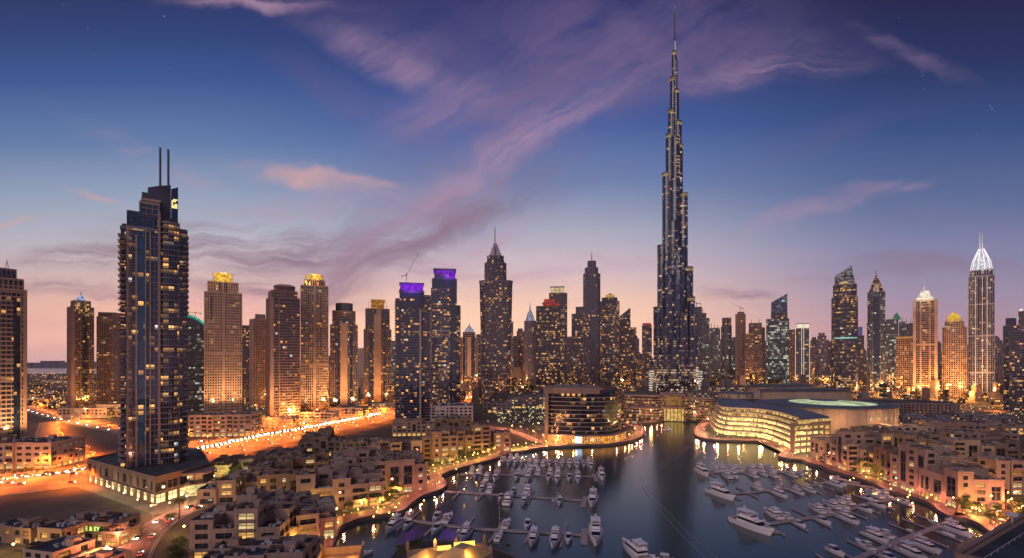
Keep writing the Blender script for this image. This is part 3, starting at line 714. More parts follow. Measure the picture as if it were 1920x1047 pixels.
# ---- 12
t = Tower(708, 764, 'brown stone tower with small amber lit crown, right of the dark box topped tower')
t.flood(24, 380000)
g12 = glass(BR_, .16, 1.1, t.bay, t.fh, .5)
t.tier(683, 733, 766, 620, g12, brown, r=.9, slab=.26, pier=.3, strips=[(-.24, .16, .5, glass(BL, .16, 1, t.bay, t.fh, .6)), (.26, .12, .5, glass(BL, .16, 1, t.bay, t.fh, .6)), (0, .26, 1.6, tan, 592)])
t.tier(686, 730, 620, 582, glass((.012, .02, .04), .1, 1, t.bay, t.fh, .5), brown, r=.9, slab=.14, pier=.1, strips=[(.05, .18, 1.2, tan)])
t.lantern(691, 725, 582, 567, crown_amber, brown, 4, mull=8)
t.slab_(696, 722, 567, 563, t.W(20), crown_amber, 'crown_cap')
t = Tower(676, 735, 'plain whitish slab tower between the two brown stone towers', D=1500)
t.tier(668, 684, 735, 654, glass((.1, .09, .1), .04, .6, t.bay, t.fh), pale, slab=.5, pier=.5)
# ---- 13 purple-topped
t = Tower(774, 788, 'dark glass tower with purple lit box crown and a roof crane')
g13 = glass((.010, .020, .06), .13, 1.25, t.bay, t.fh, .95)
t.tier(750, 789, 790, 552, g13, steel, phi=0, r=.9, slab=.16, pier=.0, sout=.5, cy=-2, strips=[(-.47, .07, 1.2, slate, 545), (.47, .07, 1.2, pale, 560)])
t.tier(742, 754, 790, 563, g13, lilac, r=1.6, slab=.25, sout=1.2)
t.tier(785, 807, 790, 556, g13, lilac, r=1.2, slab=.25, sout=.9, pier=.05, strips=[(-.3, .26, .6, glass(BL, .04))])
t.slab_(750, 789, 581, 552, t.W(36), glass(BL, 0), 'blank_glass', cy=-3.4)
t.tier(749, 795, 552, 549, glass(BL, 0), slate, r=.7, slab=0)
t.slab_(751, 793, 549, 535, t.W(28), crown_purple, 'purple_screen')
pf = MB()
for k in range(9): x = t.lx(751+42*k/8); pf.box(x-.3*t.k, x+.3*t.k, -t.W(14)-1, -t.W(14), t.Z(549), t.Z(533))
pf.box(t.lx(749), t.lx(795), -t.W(15), t.W(14), t.Z(535), t.Z(532.5)); pf.build('crown_frame', slate, t.o)
t.light(772, 542, -t.W(30), 25000, (.4, .06, 1), 4)
cr = t.crane(762, 533, 1, 20, 22, up=1.9); tag(cr, 'luffing tower crane on the roof of the purple box crowned tower', 'crane')
# ---- 14 purple-topped right
t = Tower(836, 762, 'blue glass tower with stepped purple lit crown, right of the crane topped one')
g14 = glass((.012, .036, .09), .3, 1.0, t.bay, t.fh, .75)
t.tier(809, 856, 764, 545, g14, lilac, phi=0, r=.9, slab=.26, sout=.5, strips=[(.36, .28, .8, glass(BL, .03), 530), (-.47, .05, .9, slate)])
t.tier(850, 863, 764, 575, g14, lilac, r=2.0, slab=.3, sout=.8)
t.tier(811, 856, 545, 527, glass((.012, .04, .08), 0), slate, r=.9, slab=0, pier=.05)
t.slab_(815, 853, 527, 511, t.W(30), crown_purple, 'purple_screen')
pf = MB()
for k in range(7): x = t.lx(815+38*k/6); pf.box(x-.3*t.k, x+.3*t.k, -t.W(15)-1, -t.W(15), t.Z(527), t.Z(509))
pf.box(t.lx(814), t.lx(842), -t.W(17), t.W(16), t.Z(518), t.Z(521)) if False else None
pf.box(t.lx(813), t.lx(855), -t.W(17), t.W(16), t.Z(511), t.Z(507)); pf.box(t.lx(815), t.lx(842), -t.W(18), -t.W(15), t.Z(526), t.Z(517)); pf.build('crown_frame', slate, t.o)
t.light(840, 518, -t.W(30), 22000, (.4, .06, 1), 4)
# ---- 15 pinkish domed, distant
t = Tower(880, 728, 'distant rosy tower with small violet white dome between the purple and the flared towers')
t.flood(20, 700000)
t.tier(864, 895, 730, 634, glass(BR_, .12, .8, t.bay, t.fh), rosy, r=.9, slab=.2, pier=.3, strips=[(-.3, .14, .8, glass(BL, .02)), (.25, .14, .8, glass(BL, .02)), (0, .2, 1.8, tan)])
t.tier(868, 891, 634, 624, glass(BL, 0), rosy, slab=.3)
t.cone([(870, 890, 624), (872, 888, 619), (876, 884, 614), (879, 881, 610), (880, 880.3, 604)], crown_dim, 12, name='dome', smooth=True)
# ---- 16 flared tower
t = Tower(930, 758, 'grey tower whose body flares at the shoulders under a white pointed spire')
g16 = glass((.02, .02, .034), .16, .9, t.bay, t.fh, .4)
w0, w1 = t.W(50), t.W(60); z0_, z1_ = 0, t.Z(531)
cm = MB(); cm.prism(chamf(w0, w0*.9, w0*.12), 0, z1_-.1, top=[(a, b_, z1_-.1) for a, b_ in chamf(w1, w1*.9, w1*.12)]); cm.build('glass_wall', g16, t.o)
fm = MB(); zz_ = t.fh
while zz_ < z1_:
    f_ = zz_/z1_; ww = w0+(w1-w0)*f_**2.2 if False else w0+(w1-w0)*f_
    fm.prism(grow(chamf(ww, ww*.9, ww*.12), .4), zz_-.5, zz_+.5); zz_ += t.fh
fm.prism(grow(chamf(w1, w1*.9, w1*.12), 1.2), z1_-2, z1_+1)
for k in range(13):
    a = -1+2*k/12
    if abs(a) > .9: continue
    for sgn in (-1, 1):
        fm.tube((a*w0/2, sgn*w0*.45, 0), (a*w1/2, sgn*w1*.45, z1_), .38*t.k, n=4)
        fm.tube((sgn*w0/2, a*w0*.45, 0), (sgn*w1/2, a*w1*.45, z1_), .38*t.k, n=4)
fm.build('facade_frame', lilac, t.o)
t.tier(909, 949, 531, 497, g16, lilac, 'chamf', r=.9, slab=.2, pier=.12)
t.tier(914, 944, 497, 483, g16, lilac, 'chamf', r=.9, slab=.0, pier=.2)
t.cone([(917, 941, 483), (923, 935, 466), (927, 931, 459)], pale, 4, name='lit_spire_base', rot=45)
rb = MB()
for sgn in (-1, 1):
    rb.tube((t.lx(929+sgn*17), -t.W(12), t.Z(497)), (t.lx(929+sgn*2), 0, t.Z(457)), .8*t.k, n=4)
    rb.tube((t.lx(929+sgn*13), t.W(12), t.Z(497)), (t.lx(929+sgn*2), 0, t.Z(457)), .8*t.k, n=4)
rb.build('spire_rib', slate, t.o)
t.mast(928, 497, 430, 1.3, slate, 'spire', r1=.7, cy=-t.W(12))
# ---- 18 domed pale tower
t = Tower(994, 722, 'slim pale tower with small onion crown and needle, left of the red crowned tower')
t.tier(983, 1005, 723, 603, glass((.06, .06, .09), .06, .8, t.bay, t.fh), lilac, 'soft', r=1, slab=.1, pier=.3)
t.cone([(985, 1003, 603), (986, 1002, 597), (989, 999, 588), (992, 996, 583), (993.3, 994.7, 572), (993.8, 994.2, 564)], crown_dim, 12, name='onion_crown', smooth=True)
# ---- 20 cream crowned, 19 red crowned
t = Tower(1046, 728, 'tall grey tower with cream lit rectangular crown behind the red crowned one')
t.tier(1030, 1063, 729, 552, glass(DK, .15, .8, t.bay, t.fh), lilac, phi=0, r=.8, slab=.2, pier=.22)
t.slab_(1033, 1057, 549.5, 541, t.W(20), glow('cream_crown', (1, .75, .42), .8, var=1, vs_=.1), 'lit_crown'); t.slab_(1032, 1058, 540.5, 539, t.W(22), slate, 'crown_cap')
t = Tower(1032, 740, 'dark glass tower with red lit stepped crown behind the curved dark hotel')
g19 = glass(DK, .28, 1.0, t.bay, t.fh, .5)
t.tier(1006, 1050, 741, 577, g19, slate, phi=0, r=.85, slab=.24, pier=.14)
t.tier(1048, 1058, 741, 580, glass(DK, .6, .9, t.bay, t.fh, .3), slate, r=2.2, slab=.3, pier=.1)
t.slab_(1018, 1049, 577, 568, t.W(20), crown_red, 'red_crown'); t.slab_(1020, 1040, 568, 562, t.W(16), crown_red, 'red_crown'); t.slab_(1017, 1050, 570.5, 569, t.W(22), slate, 'crown_frame')
# ---- 21, 22, 23, 24
t = Tower(1088, 736, 'dark stepped tower with sparse yellow windows left of the needle spired tower')
t.tier(1072, 1092, 738, 590, glass(DK, .3, .9, t.bay, t.fh), lilac, slab=.2, pier=.18)
t.tier(1088, 1106, 738, 585, glass(DK, .25, .9, t.bay, t.fh), lilac, slab=.2, pier=.25)
t.tier(1080, 1098, 590, 577, glass(DK, .1, .9, t.bay, t.fh), lilac, slab=.2, pier=.3)
t = Tower(1109, 729, 'slender blue grey tower with stepped art deco top and needle spire')
g22 = glass((.03, .035, .07), .02, .8, t.bay, t.fh)
t.tier(1094, 1125, 730, 516, g22, lilac, 'chamf', r=.9, slab=.1, pier=.32)
t.tier(1097, 1121, 516, 504, g22, lilac, 'chamf', r=.9, slab=0, pier=.4)
t.tier(1102, 1117, 504, 491, g22, lilac, 'chamf', r=.9, slab=0, pier=.4)
t.mast(1109.5, 491, 473, .9, slate, 'spire', r1=.4)
t = Tower(1143, 727, 'dark tower full of yellow windows with small round yellow lit crown')
t.tier(1125, 1161, 728, 567, glass(DK, .38, .95, t.bay, t.fh, .5), lilac, 'chamf', slab=.2, pier=.12)
t.tier(1129, 1157, 567, 560, glass(DK, .1, .9, t.bay, t.fh), lilac, 'chamf', slab=0, pier=.3)
t.lantern(1136, 1152, 560, 554, crown_gold, slate, 8)
t.cone([(1140, 1148, 554), (1143, 1145, 550)], crown_amber, 8, name='crown_cap')
t = Tower(1172, 724, 'dark tower with sharply slanted pointed roof right of the round yellow crown')
t.tier(1162, 1182, 725, 602, glass(DK, .2, .9, t.bay, t.fh), lilac, slab=.2, pier=.15)
sl = MB(); w = t.W(20); sl.prism(rect(w, w*.8), t.Z(602), t.Z(602)+1, top=[(-w/2, -w*.4, t.Z(594)), (w/2, -w*.4, t.Z(578)), (w/2, w*.4, t.Z(578)), (-w/2, w*.4, t.Z(594))]); sl.build('slanted_roof', glass((.01, .03, .05), .05), t.o)
t = Tower(1188, 722, 'narrow dark tower just left of the orange street glare')
t.tier(1182, 1193, 723, 615, glass(DK, .2, .9, t.bay, t.fh), lilac, slab=.2, pier=.2)
t = Tower(1213, 716, 'distant tower with red lit top rim just left of the supertall tower')
t.tier(1204, 1222, 717, 611, glass(DK, .15, .8, t.bay, t.fh), lilac, slab=.2, pier=.2)
t.slab_(1205, 1221, 609.5, 606.5, t.W(14), crown_red, 'red_crown')
# ---- supertall stepped tower
t = Tower(1265, 737, 'supertall stepped tower of bundled tubes tapering to a needle', D=1390)
t.fh = 4.4*t.k; t.bay = 3.0*t.k
zt_top = t.Z(98)
bu_glass = [glass((.010, .026, .080), l_, p_, t.bay*1.6, t.fh, c_, ((1, .52, .2), (1, .72, .4)), low=.62, height=t.Z(470)) for l_, p_, c_ in ((.12, .6, 1.0), (.15, .7, 1.0), (.10, .6, 1.0))]
bu_low = glass((.02, .02, .035), .42, .75, t.bay*.7, t.fh, .5, ((1, .6, .35), (1, .78, .6)))
lit_b = glow('gold_ledge', (1, .66, .28), .6, var=1, vs_=.12, lo=.2)
framem = pbr('blue_steel', (.035, .050, .10), .6, .0, var=.1, vs_=.02)
tubes = [  # pxl, pxr, ytop, cy(px)
 (1259.5, 1268.5, 98, 0), (1264, 1270.3, 116, -1.5), (1256.3, 1267, 147, -1), (1262, 1273, 171, 0), (1252.5, 1265, 207, -1), (1264, 1278, 231, 0), (1248, 1262, 252, 0),
 (1266, 1280.3, 274, 1.5), (1258, 1274, 262, -7), (1241.5, 1258, 325, 0), (1272, 1289.5, 367, 0), (1255, 1275, 345, -10), (1252, 1272, 420, -14), (1232, 1250, 460, 0), (1281, 1299.5, 504, 0), (1260, 1283, 470, -16),
 (1246, 1266, 520, -18), (1224.5, 1243, 576, 0), (1287, 1302.5, 560, -5), (1293, 1310, 628, -2), (1238, 1258, 600, -16), (1268, 1288, 590, -20), (1217.5, 1236, 673, -2), (1250, 1276, 640, -24), (1282, 1304, 668, -14), (1226, 1246, 690, -12)]
for n_, (a, b_, y, c_) in enumerate(tubes):
    w = t.W(b_-a); X = t.lx((a+b_)/2); poly = ell(w, w*1.15, 12); zt = t.Z(y); cyy = c_*t.k
    cm = MB(); cm.prism(poly, 0, zt); t.part(cm, 'glass_tube', bu_glass[n_ % 3], X, cyy)
    fm = MB(); zz_ = t.fh; pl = grow(poly, .7)
    while zz_ < zt: fm.prism(pl, zz_-.5, zz_+.4); zz_ += t.fh
    fm.prism(grow(poly, 1.0), zt-1, zt+1.6)
    t.part(fm, 'steel_band', framem, X, cyy)
    lb = MB(); lb.prism(grow(poly, .5), zt-t.fh*1.4, zt-t.fh*.9); lb.prism(grow(poly, .5), zt-t.fh*.7, zt-t.fh*.35); 
    if n_ in (0, 2, 3, 4, 5, 6, 7, 9, 10, 14, 18): t.part(lb, 'lit_ledge', lit_b, X, cyy)
# golden lit storeys on the upper front
lb = MB()
for y in (262, 268, 274, 300, 306, 312, 318, 330, 338, 346, 354, 362): lb.prism(ell(t.W(17), t.W(18), 12, t.lx(1267), -7*t.k), t.Z(y), t.Z(y-1.8))
lb.build('lit_ledge', lit_b, t.o)
cm = MB(); cm.prism(ell(t.W(66), t.W(60), 16, 0, -t.k*8), 0, t.Z(702)); 
cm.prism(ell(t.W(88), t.W(70), 16, t.lx(1266), -t.k*6), 0, t.Z(716)); cm.build('base_glass', bu_low, t.o)
cf = MB()
for zz_ in [t.fh*k for k in range(1, 9)]:
    if zz_ < t.Z(702): cf.prism(ell(t.W(67.5), t.W(61.5), 16, 0, -t.k*8), zz_-.7, zz_+.7)
cf.build('base_band', framem, t.o)
for xx in (1219, 1303): 
    vb = MB()
    for k in range(9): vb.prism(ell(t.W(16), t.W(16), 10, t.lx(xx+5), -6*t.k), t.fh*(k+.8), t.fh*(k+1.25))
    vb.build('white_light_band', glow('white_band', (1, .86, .78), .9, var=1, vs_=.1), t.o)
sp = MB(); sp.tube((t.lx(1265), 0, t.Z(99)), (t.lx(1265), 0, t.Z(70)), 2.0*t.k, 1.3*t.k, 8); sp.tube((t.lx(1265), 0, t.Z(70)), (t.lx(1264.6), 0, t.Z(24)), 1.3*t.k, .9*t.k, 6); sp.build('needle_spire', darkc, t.o)
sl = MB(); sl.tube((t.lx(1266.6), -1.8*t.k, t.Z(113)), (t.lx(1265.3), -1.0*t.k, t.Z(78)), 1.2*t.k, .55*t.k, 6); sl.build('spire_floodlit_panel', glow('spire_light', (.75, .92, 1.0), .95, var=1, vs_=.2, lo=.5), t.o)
supertall = t
# ---- right of it
t = Tower(1308, 722, 'grey tower partly hidden behind the right flank of the supertall tower')
t.tier(1297, 1316, 723, 577, glass(DK, .12, .8, t.bay, t.fh), steel, slab=.2, pier=.2); tag(t.crane(1306, 577, -1, 10, 20, up=1.2), 'thin crane on the grey tower beside the supertall one', 'crane')
t = Tower(1322, 724, 'grey stepped tower with thin antennas right of the supertall tower')
t.tier(1312, 1330, 725, 598, glass(DK, .16, .8, t.bay, t.fh, cols=COOL), steel, slab=.2, pier=.2); t.tier(1315, 1324, 598, 588, glass(DK, 0), steel, slab=0, pier=.3); t.mast(1318, 588, 578, .5)
t = Tower(1342, 722, 'low greenish grey tower left of the flat round topped tower')
t.tier(1331, 1350, 723, 616, glass(GR, .22, .8, t.bay, t.fh, cols=COOL), steel, slab=.2, pier=.2)
for k, xx in enumerate((1334, 1340, 1346)): t.mast(xx, 616, 606+k*2, .5)
t = Tower(1362, 718, 'grey green ribbed tower with dark capped flat top')
t.tier(1352, 1372, 720, 613, glass(GR, .14, .8, t.bay, t.fh, cols=COOL), steel, 'soft', slab=.1, pier=.25)
t.tier(1354, 1371, 613, 597, glass(DK, .3, .9, t.bay, t.fh), brown, 'soft', slab=.1, pier=.15)
t = Tower(1388, 720, 'unfinished brown tower with a crane on its roof')
t.tier(1379, 1398, 722, 590, glass((.06, .03, .03), .05, .8, t.bay, t.fh), rosy, 'soft', slab=.2, pier=.3)
t.tier(1383, 1395, 590, 586, glass(DK, 0), rosy, slab=0, pier=.3)
tag(t.crane(1388, 588, -1, 13, 15, pale, .75), 'pale luffing crane on the unfinished brown tower', 'crane')
for nm_, a, b_, y, lab in ((0, 1397, 1414, 628, 'low dark tower with orange lit rim left of the blocky brown tower'), (1, 1404, 1428, 607, 'blocky brown tower with antennas behind the orange rimmed one'), (2, 1420, 1434, 616, 'stepped brown tower with orange lights left of the slanted blue roofed tower')):
    t = Tower((a+b_)/2, 722-nm_, lab); t.tier(a, b_, 724, y, glass(DK, .14, .9, t.bay, t.fh, .5), brown, slab=.2, pier=.2)
    if nm_ != 1: t.slab_(a+1, b_-1, y+1, y-2, t.W(8), crown_red if nm_ == 2 else crown_amber, 'lit_rim')
    else: t.mast(1409, 607, 600, .4); t.mast(1423, 607, 599, .4)
# the amber rim above must not sit inside the parapet: handled by its height
# ---- 30 slanted blue top
t = Tower(1458, 737, 'dark green glass tower with slanted blue glass top above yellow lit floors')
g30 = glass(GR, .42, .85, t.bay, t.fh, .5, COOL)
t.tier(1437, 1479, 738, 600, g30, slate, r=.85, slab=.18, pier=.14)
t.tier(1446, 1476, 600, 588, glass(DK, .5, 1.1, t.bay, t.fh, .3), slate, r=.85, slab=.16, pier=.1)
sl = MB(); w = t.W(30); X = t.lx(1461); sl.prism(rect(w, w*.8, X), t.Z(588.2), t.Z(585), top=[(X-w/2, -w*.4, t.Z(568)), (X+w/2, -w*.4, t.Z(553)), (X+w/2, w*.4, t.Z(553)), (X-w/2, w*.4, t.Z(568))]); sl.build('slanted_roof', glass((.01, .04, .10), .0), t.o)
sg = MB(); sg.box(t.lx(1465), t.lx(1471), -w*.4-.8, -w*.4-.2, t.Z(568), t.Z(565)); sg.build('roof_sign', cyan_glow, t.o)
# ---- 31 white outlined
t = Tower(1500, 727, 'tower outlined by warm white vertical light lines with white lit top')
t.tier(1491, 1518, 728, 617, glass(BL, .12, .8, t.bay, t.fh), steel, slab=.1, pier=.1)
ed = MB(); w = t.W(27)
for xx in (1491.5, 1503, 1507, 1517.5): x = t.lx(xx); ed.box(x-.5*t.k, x+.5*t.k, -w*.43-1.8, -w*.43-1.1, 0, t.Z(616))
ed.box(t.lx(1491), t.lx(1518), -w*.43-1.9, -w*.43-1.0, t.Z(706), t.Z(704)); ed.build('light_line', glow('warm_line', (1, .85, .6), .75), t.o)
t.slab_(1493, 1517, 615.4, 609, t.W(22), crown_warmw, 'lit_crown'); t.slab_(1492, 1518, 608.9, 607.5, t.W(24), steel, 'crown_cap')
t = Tower(1485, 724, 'mauve tower squeezed between the slanted green glass tower and the white outlined one')
t.tier(1479, 1492, 725, 619, glass(BR_, .12, .8, t.bay, t.fh), rosy, slab=.2, pier=.2)
# ---- 33 big slanted
t = Tower(1583, 745, 'big dark glass tower with curved sides and sharply slanted roof peak')
g33 = glass((.012, .018, .035), .26, 1.0, t.bay, t.fh, .7, low=.25, height=t.Z(500))
t.tier(1558, 1609, 747, 640, g33, slate, 'soft', r=.9, slab=.16, sout=.7, pier=.06)
t.tier(1559, 1608, 640, 560, g33, slate, 'soft', r=.9, slab=.16, sout=.7, pier=.06)
t.tier(1562, 1606, 560, 536, g33, slate, 'soft', r=.9, slab=.16, sout=.7, pier=.06)
sl = MB(); w = t.W(38); X = t.lx(1584); sl.prism(rect(w, w*.75, X), t.Z(536.2), t.Z(533), top=[(X-w/2, -w*.37, t.Z(519)), (X+w*.34, -w*.37, t.Z(501)), (X+w*.34, w*.37, t.Z(501)), (X-w/2, w*.37, t.Z(519))]); sl.build('slanted_roof', glass((.015, .03, .05), .0), t.o)
lt = MB(); lt.box(t.lx(1574), t.lx(1590), -w*.37-1.2, -w*.37-.2, t.Z(537), t.Z(530)); lt.build('lit_sky_lounge', glow('lounge_light', (1, .68, .3), 1.0, var=1, vs_=.15, lo=.3), t.o)
lt = MB(); lt.box(t.lx(1564), t.lx(1606), -t.W(49)*.47, -t.W(49)*.44, t.Z(636), t.Z(633.5)); lt.build('cyan_light_band', cyan_glow, t.o)
t = Tower(1614, 720, 'narrow tower with blue lit top just right of the big slanted tower')
t.tier(1608, 1620, 722, 630, glass(DK, .14, .8, t.bay, t.fh), lilac, slab=.2, pier=.2); t.tier(1609, 1617, 630, 614, glow('blue_top', (.25, .4, 1.0), .35, var=1, vs_=.1), lilac, slab=.3)
# ---- 35 pyramid
t = Tower(1643, 742, 'tower with a ribbed glass pyramid roof and needle, right of the slanted peak')
g35 = glass((.014, .03, .045), .2, .9, t.bay, t.fh, .5, COOL)
t.tier(1626, 1661, 743, 606, g35, steel, 'chamf', slab=.16, pier=.2, strips=[(0, .3, .8, glass(BL, .1, .9, t.bay, t.fh, .6, COOL))])
t.tier(1627, 1659, 606, 549, g35, lilac, 'chamf', slab=.16, pier=.2, strips=[(0, .4, .8, glass(BL, .06, .9, t.bay, t.fh, .6, COOL))])
t.cone([(1629, 1657, 549), (1634, 1652, 534), (1640, 1645.5, 521), (1642, 1643.5, 516)], glass((.09, .03, .02), .5, .55, t.bay, t.fh, .3), 8, name='pyramid_roof', rot=22.5)
rb = MB(); xc = t.lx(1643)
for k in range(8): a = math.pi/4*k+math.pi/8; rb.tube((xc+t.W(15)*math.cos(a), t.W(15)*math.sin(a), t.Z(549)), (xc, 0, t.Z(517)), .6*t.k, .2*t.k, 4)
rb.build('roof_rib', lilac, t.o); t.mast(1642.6, 518, 507, .5)
t = Tower(1671, 730, 'greenish lit tower with small green crown behind the flat brown tower')
t.tier(1661, 1684, 732, 600, glass(GR, .3, .8, t.bay, t.fh, .5, COOL), steel, slab=.16, pier=.2); t.cone([(1673, 1689, 600), (1677, 1685, 592), (1681, 1682, 587)], glow('green_top', (.15, .6, .3), .35, var=1, vs_=.1), 8, name='green_crown')
t = Tower(1696, 739, 'flat topped brown tower with orange lit roof edge left of the white crowned tower')
t.flood(20, 500000)
t.tier(1680, 1712, 741, 636, glass(BR_, .25, .9, t.bay, t.fh, .4), tan, slab=.25, pier=.3); t.slab_(1679, 1713, 634.6, 632, t.W(30), glow('orange_edge', (1, .45, .12), .5), 'lit_roof_edge')
for px_, y_, lab in ((1700, 608, 'thin grey tower poking above the flat brown tower'), (1708, 607, 'second thin grey tower tight against the white crowned tower')):
    t = Tower(px_, 726, lab); t.tier(px_-4, px_+4, 728, y_, glass(BL, .1, .8, t.bay, t.fh), steel, slab=.2, pier=.2); t.mast(px_, y_, y_-9, .4)
# ---- 37 white crowned
t = Tower(1734, 745, 'brown and black tower with stepped white lit crown and a thin pole')
t.flood(20, 420000)
g37 = glass(DK, .2, 1.0, t.bay, t.fh, .6)
t.tier(1712, 1757, 747, 566, g37, tan, slab=.2, pier=.1, strips=[(-.44, .12, 1.1, tan), (.44, .12, 1.1, tan), (.2, .04, 1.0, tan), (-.18, .04, 1.0, tan), (-.3, .16, .3, glass(DK, .04))])
t.tier(1714, 1755, 566, 564, g37, tan, slab=0)
t.slab_(1711.5, 1757.5, 648, 645, t.W(46)*.86+2, tan, 'belt_course'); t.slab_(1711.5, 1757.5, 724, 721, t.W(46)*.86+2, tan, 'belt_course')
t.cone([(1717, 1751, 563), (1722, 1746, 556), (1724, 1744, 554.9), (1726, 1742, 547), (1729, 1739, 546)], crown_warmw, 4, name='lit_crown')
t.mast(1733, 548, 527, .8, white, 'pole', r1=.4)
t.light(1733, 556, -t.W(30), 40000, (1, .85, .6), 4)
# ---- 38 gold dome
t = Tower(1789, 745, 'warm tan stone tower with gold lit dome between the white crowned and twin spired towers')
t.flood(20, 900000)
g38 = glass(BR_, .2, .9, t.bay, t.fh, .4)
t.tier(1767, 1812, 747, 615, g38, tan, 'chamf', slab=.25, pier=.34)
t.tier(1772, 1807, 615, 604, g38, tan, 'chamf', slab=.2, pier=.34)
t.lantern(1774, 1803, 604, 598, crown_gold, tan, 12)
t.cone([(1775, 1802, 598), (1778, 1799, 592), (1784, 1794, 588), (1788, 1790, 586)], crown_gold, 12, name='gold_dome', smooth=True)
t.light(1788, 586, -t.W(26), 40000, (1, .6, .15), 4)
# ---- 39 twin spires
t = Tower(1840, 745, 'tall banded tower with white glowing ribbed crown and two parallel spires')
t.flood(20, 500000)
g39 = glass((.02, .025, .05), .14, .9, t.bay, t.fh, .4, ((1, .7, .4), (1, .9, .8)))
t.tier(1816, 1864, 747, 520, g39, pale, 'chamf', r=.9, slab=.14, pier=.16, strips=[(-.22, .03, 1.2, white), (.22, .03, 1.2, white), (.04, .03, 1.2, white), (-.08, .18, .4, glass(BL, .04), 525, 630), (.13, .12, .4, glass(BL, .04), 525, 630)])
for a, b_ in ((632, 629), (700, 697), (573, 571)): t.slab_(1815.5, 1864.5, a, b_, t.W(48)*.9+2, pale, 'belt_course')
t.tier(1819, 1861, 520, 508, g39, pale, 'chamf', slab=0, pier=.2)
t.cone([(1822, 1858, 508), (1826, 1854, 497), (1831, 1849, 487), (1834, 1846, 474)], crown_white, 8, name='glowing_crown', rot=22.5)
rb = MB(); xc = t.lx(1840)
for k in range(10):
    a = 2*math.pi*k/10; p0 = (xc+t.W(21)*math.cos(a), t.W(21)*math.sin(a), t.Z(508)); p1 = (xc+t.W(17)*math.cos(a), t.W(17)*math.sin(a), t.Z(490)); p2 = (xc+t.W(5)*math.cos(a), t.W(5)*math.sin(a), t.Z(467))
    rb.tube(p0, p1, .7*t.k, n=4); rb.tube(p1, p2, .7*t.k, n=4)
rb.build('crown_rib', glow('white_rib', (1, .92, .95), 1.3), t.o)
for px_ in (1837, 1842): t.mast(px_, 490, 437, .9, white, 'spire', r1=.6)
t.light(1840, 480, -t.W(30), 60000, (1, .95, 1), 4)
# ---- 40 right edge pair
t = Tower(1900, 757, 'dark stepped tower with white top light cut by the right picture edge', D=900)
t.tier(1881, 1912, 775, 612, glass(DK, .22, 1.0, t.bay, t.fh, .6), lilac, slab=.24, pier=.12)
t.tier(1893, 1930, 776, 622, glass(DK, .25, 1.0, t.bay, t.fh, .5), lilac, slab=.24, pier=.14, cy=-10)
t.tier(1886, 1905, 612, 598, glass(BL, 0), slate, slab=0, pier=.2); t.slab_(1901, 1910, 600, 595, 6, crown_white, 'lit_top')
t = Tower(1922, 752, 'red brown tower behind the dark stepped one at the far right edge', D=1000)
t.tier(1910, 1938, 765, 585, glass(BR_, .15, .9, t.bay, t.fh), brown, slab=.2, pier=.3); t.slab_(1911, 1918, 583.2, 579, 6, crown_white, 'lit_top')

# ------------------------------------------------------------------ far skyline: every filler tower is its own thing
fill = [  # pxl, pxr, ytop, ybase, tone, roof kind, label
 (893, 906, 628, 722, 0, 'flat', 'grey slab tower tucked left of the flared tower'),
 (952, 962, 604, 722, 1, 'flat', 'thin grey tower touching the right flank of the flared tower'),
 (961, 971, 636, 720, 0, 'step', 'short dark tower in the gap right of the flared tower'),
 (969, 983, 622, 719, 2, 'step', 'lit brown tower left of the slim onion crowned tower'),
 (1064, 1073, 632, 716, 1, 'flat', 'pale thin tower right of the red crowned tower'),
 (1150, 1163, 640, 714, 0, 'flat', 'low dark tower between the yellow crown and slanted roof towers'),
 (1371, 1380, 650, 712, 3, 'mast', 'thin far tower lit purple and green left of the unfinished brown one'),
 (1428, 1440, 640, 712, 1, 'flat', 'grey block at the left foot of the slanted green glass tower'),
 (1518, 1528, 648, 712, 2, 'flat', 'low mauve tower right of the white outlined tower'),
 (1521, 1533, 638, 710, 0, 'step', 'stepped mauve tower midway between the two slanted roof towers'),
 (1533, 1549, 630, 711, 1, 'step', 'widest of the mauve far towers left of the big slanted tower'),
 (1547, 1556, 668, 709, 2, 'flat', 'small mauve block beside the left edge of the big slanted tower'),
 (1553, 1561, 648, 711, 0, 'flat', 'thin mauve tower behind the left edge of the big slanted tower'),
 (1655, 1668, 618, 722, 3, 'flat', 'green windowed tower behind the pyramid roofed one'),
 (1686, 1697, 604, 724, 3, 'mast', 'green tinted tower with mast behind the flat brown tower'),
 (1757, 1768, 660, 712, 0, 'flat', 'dark low tower left of the gold domed tower'),
 (1862, 1874, 676, 712, 2, 'step', 'low brown block right of the twin spired tower'),
 (1868, 1880, 668, 711, 1, 'mast', 'short gold lit tower left of the right edge pair'),
 (1810, 1818, 690, 710, 0, 'flat', 'tiny dark block between gold dome and twin spires'),
 (733, 744, 640, 722, 3, 'flat', 'greenish pale tower left of the crane topped purple tower'),
 (613, 622, 668, 716, 1, 'flat', 'pale far block behind the tallest gold crowned tower'),
 (1193, 1204, 664, 706, 2, 'flat', 'hazy low block in the glare left of the supertall tower'),
 (1313, 1322, 640, 712, 1, 'flat', 'pale far tower right of the supertall tower base'),
 (1350, 1357, 640, 712, 0, 'flat', 'dim far tower behind the ribbed grey green one'),
]
tone = [lilac, pbr('far_grey', (.22, .20, .24), .8, var=.1), pbr('far_mauve', (.26, .18, .19), .8, var=.1), pbr('far_green', (.13, .17, .16), .7, var=.1)]
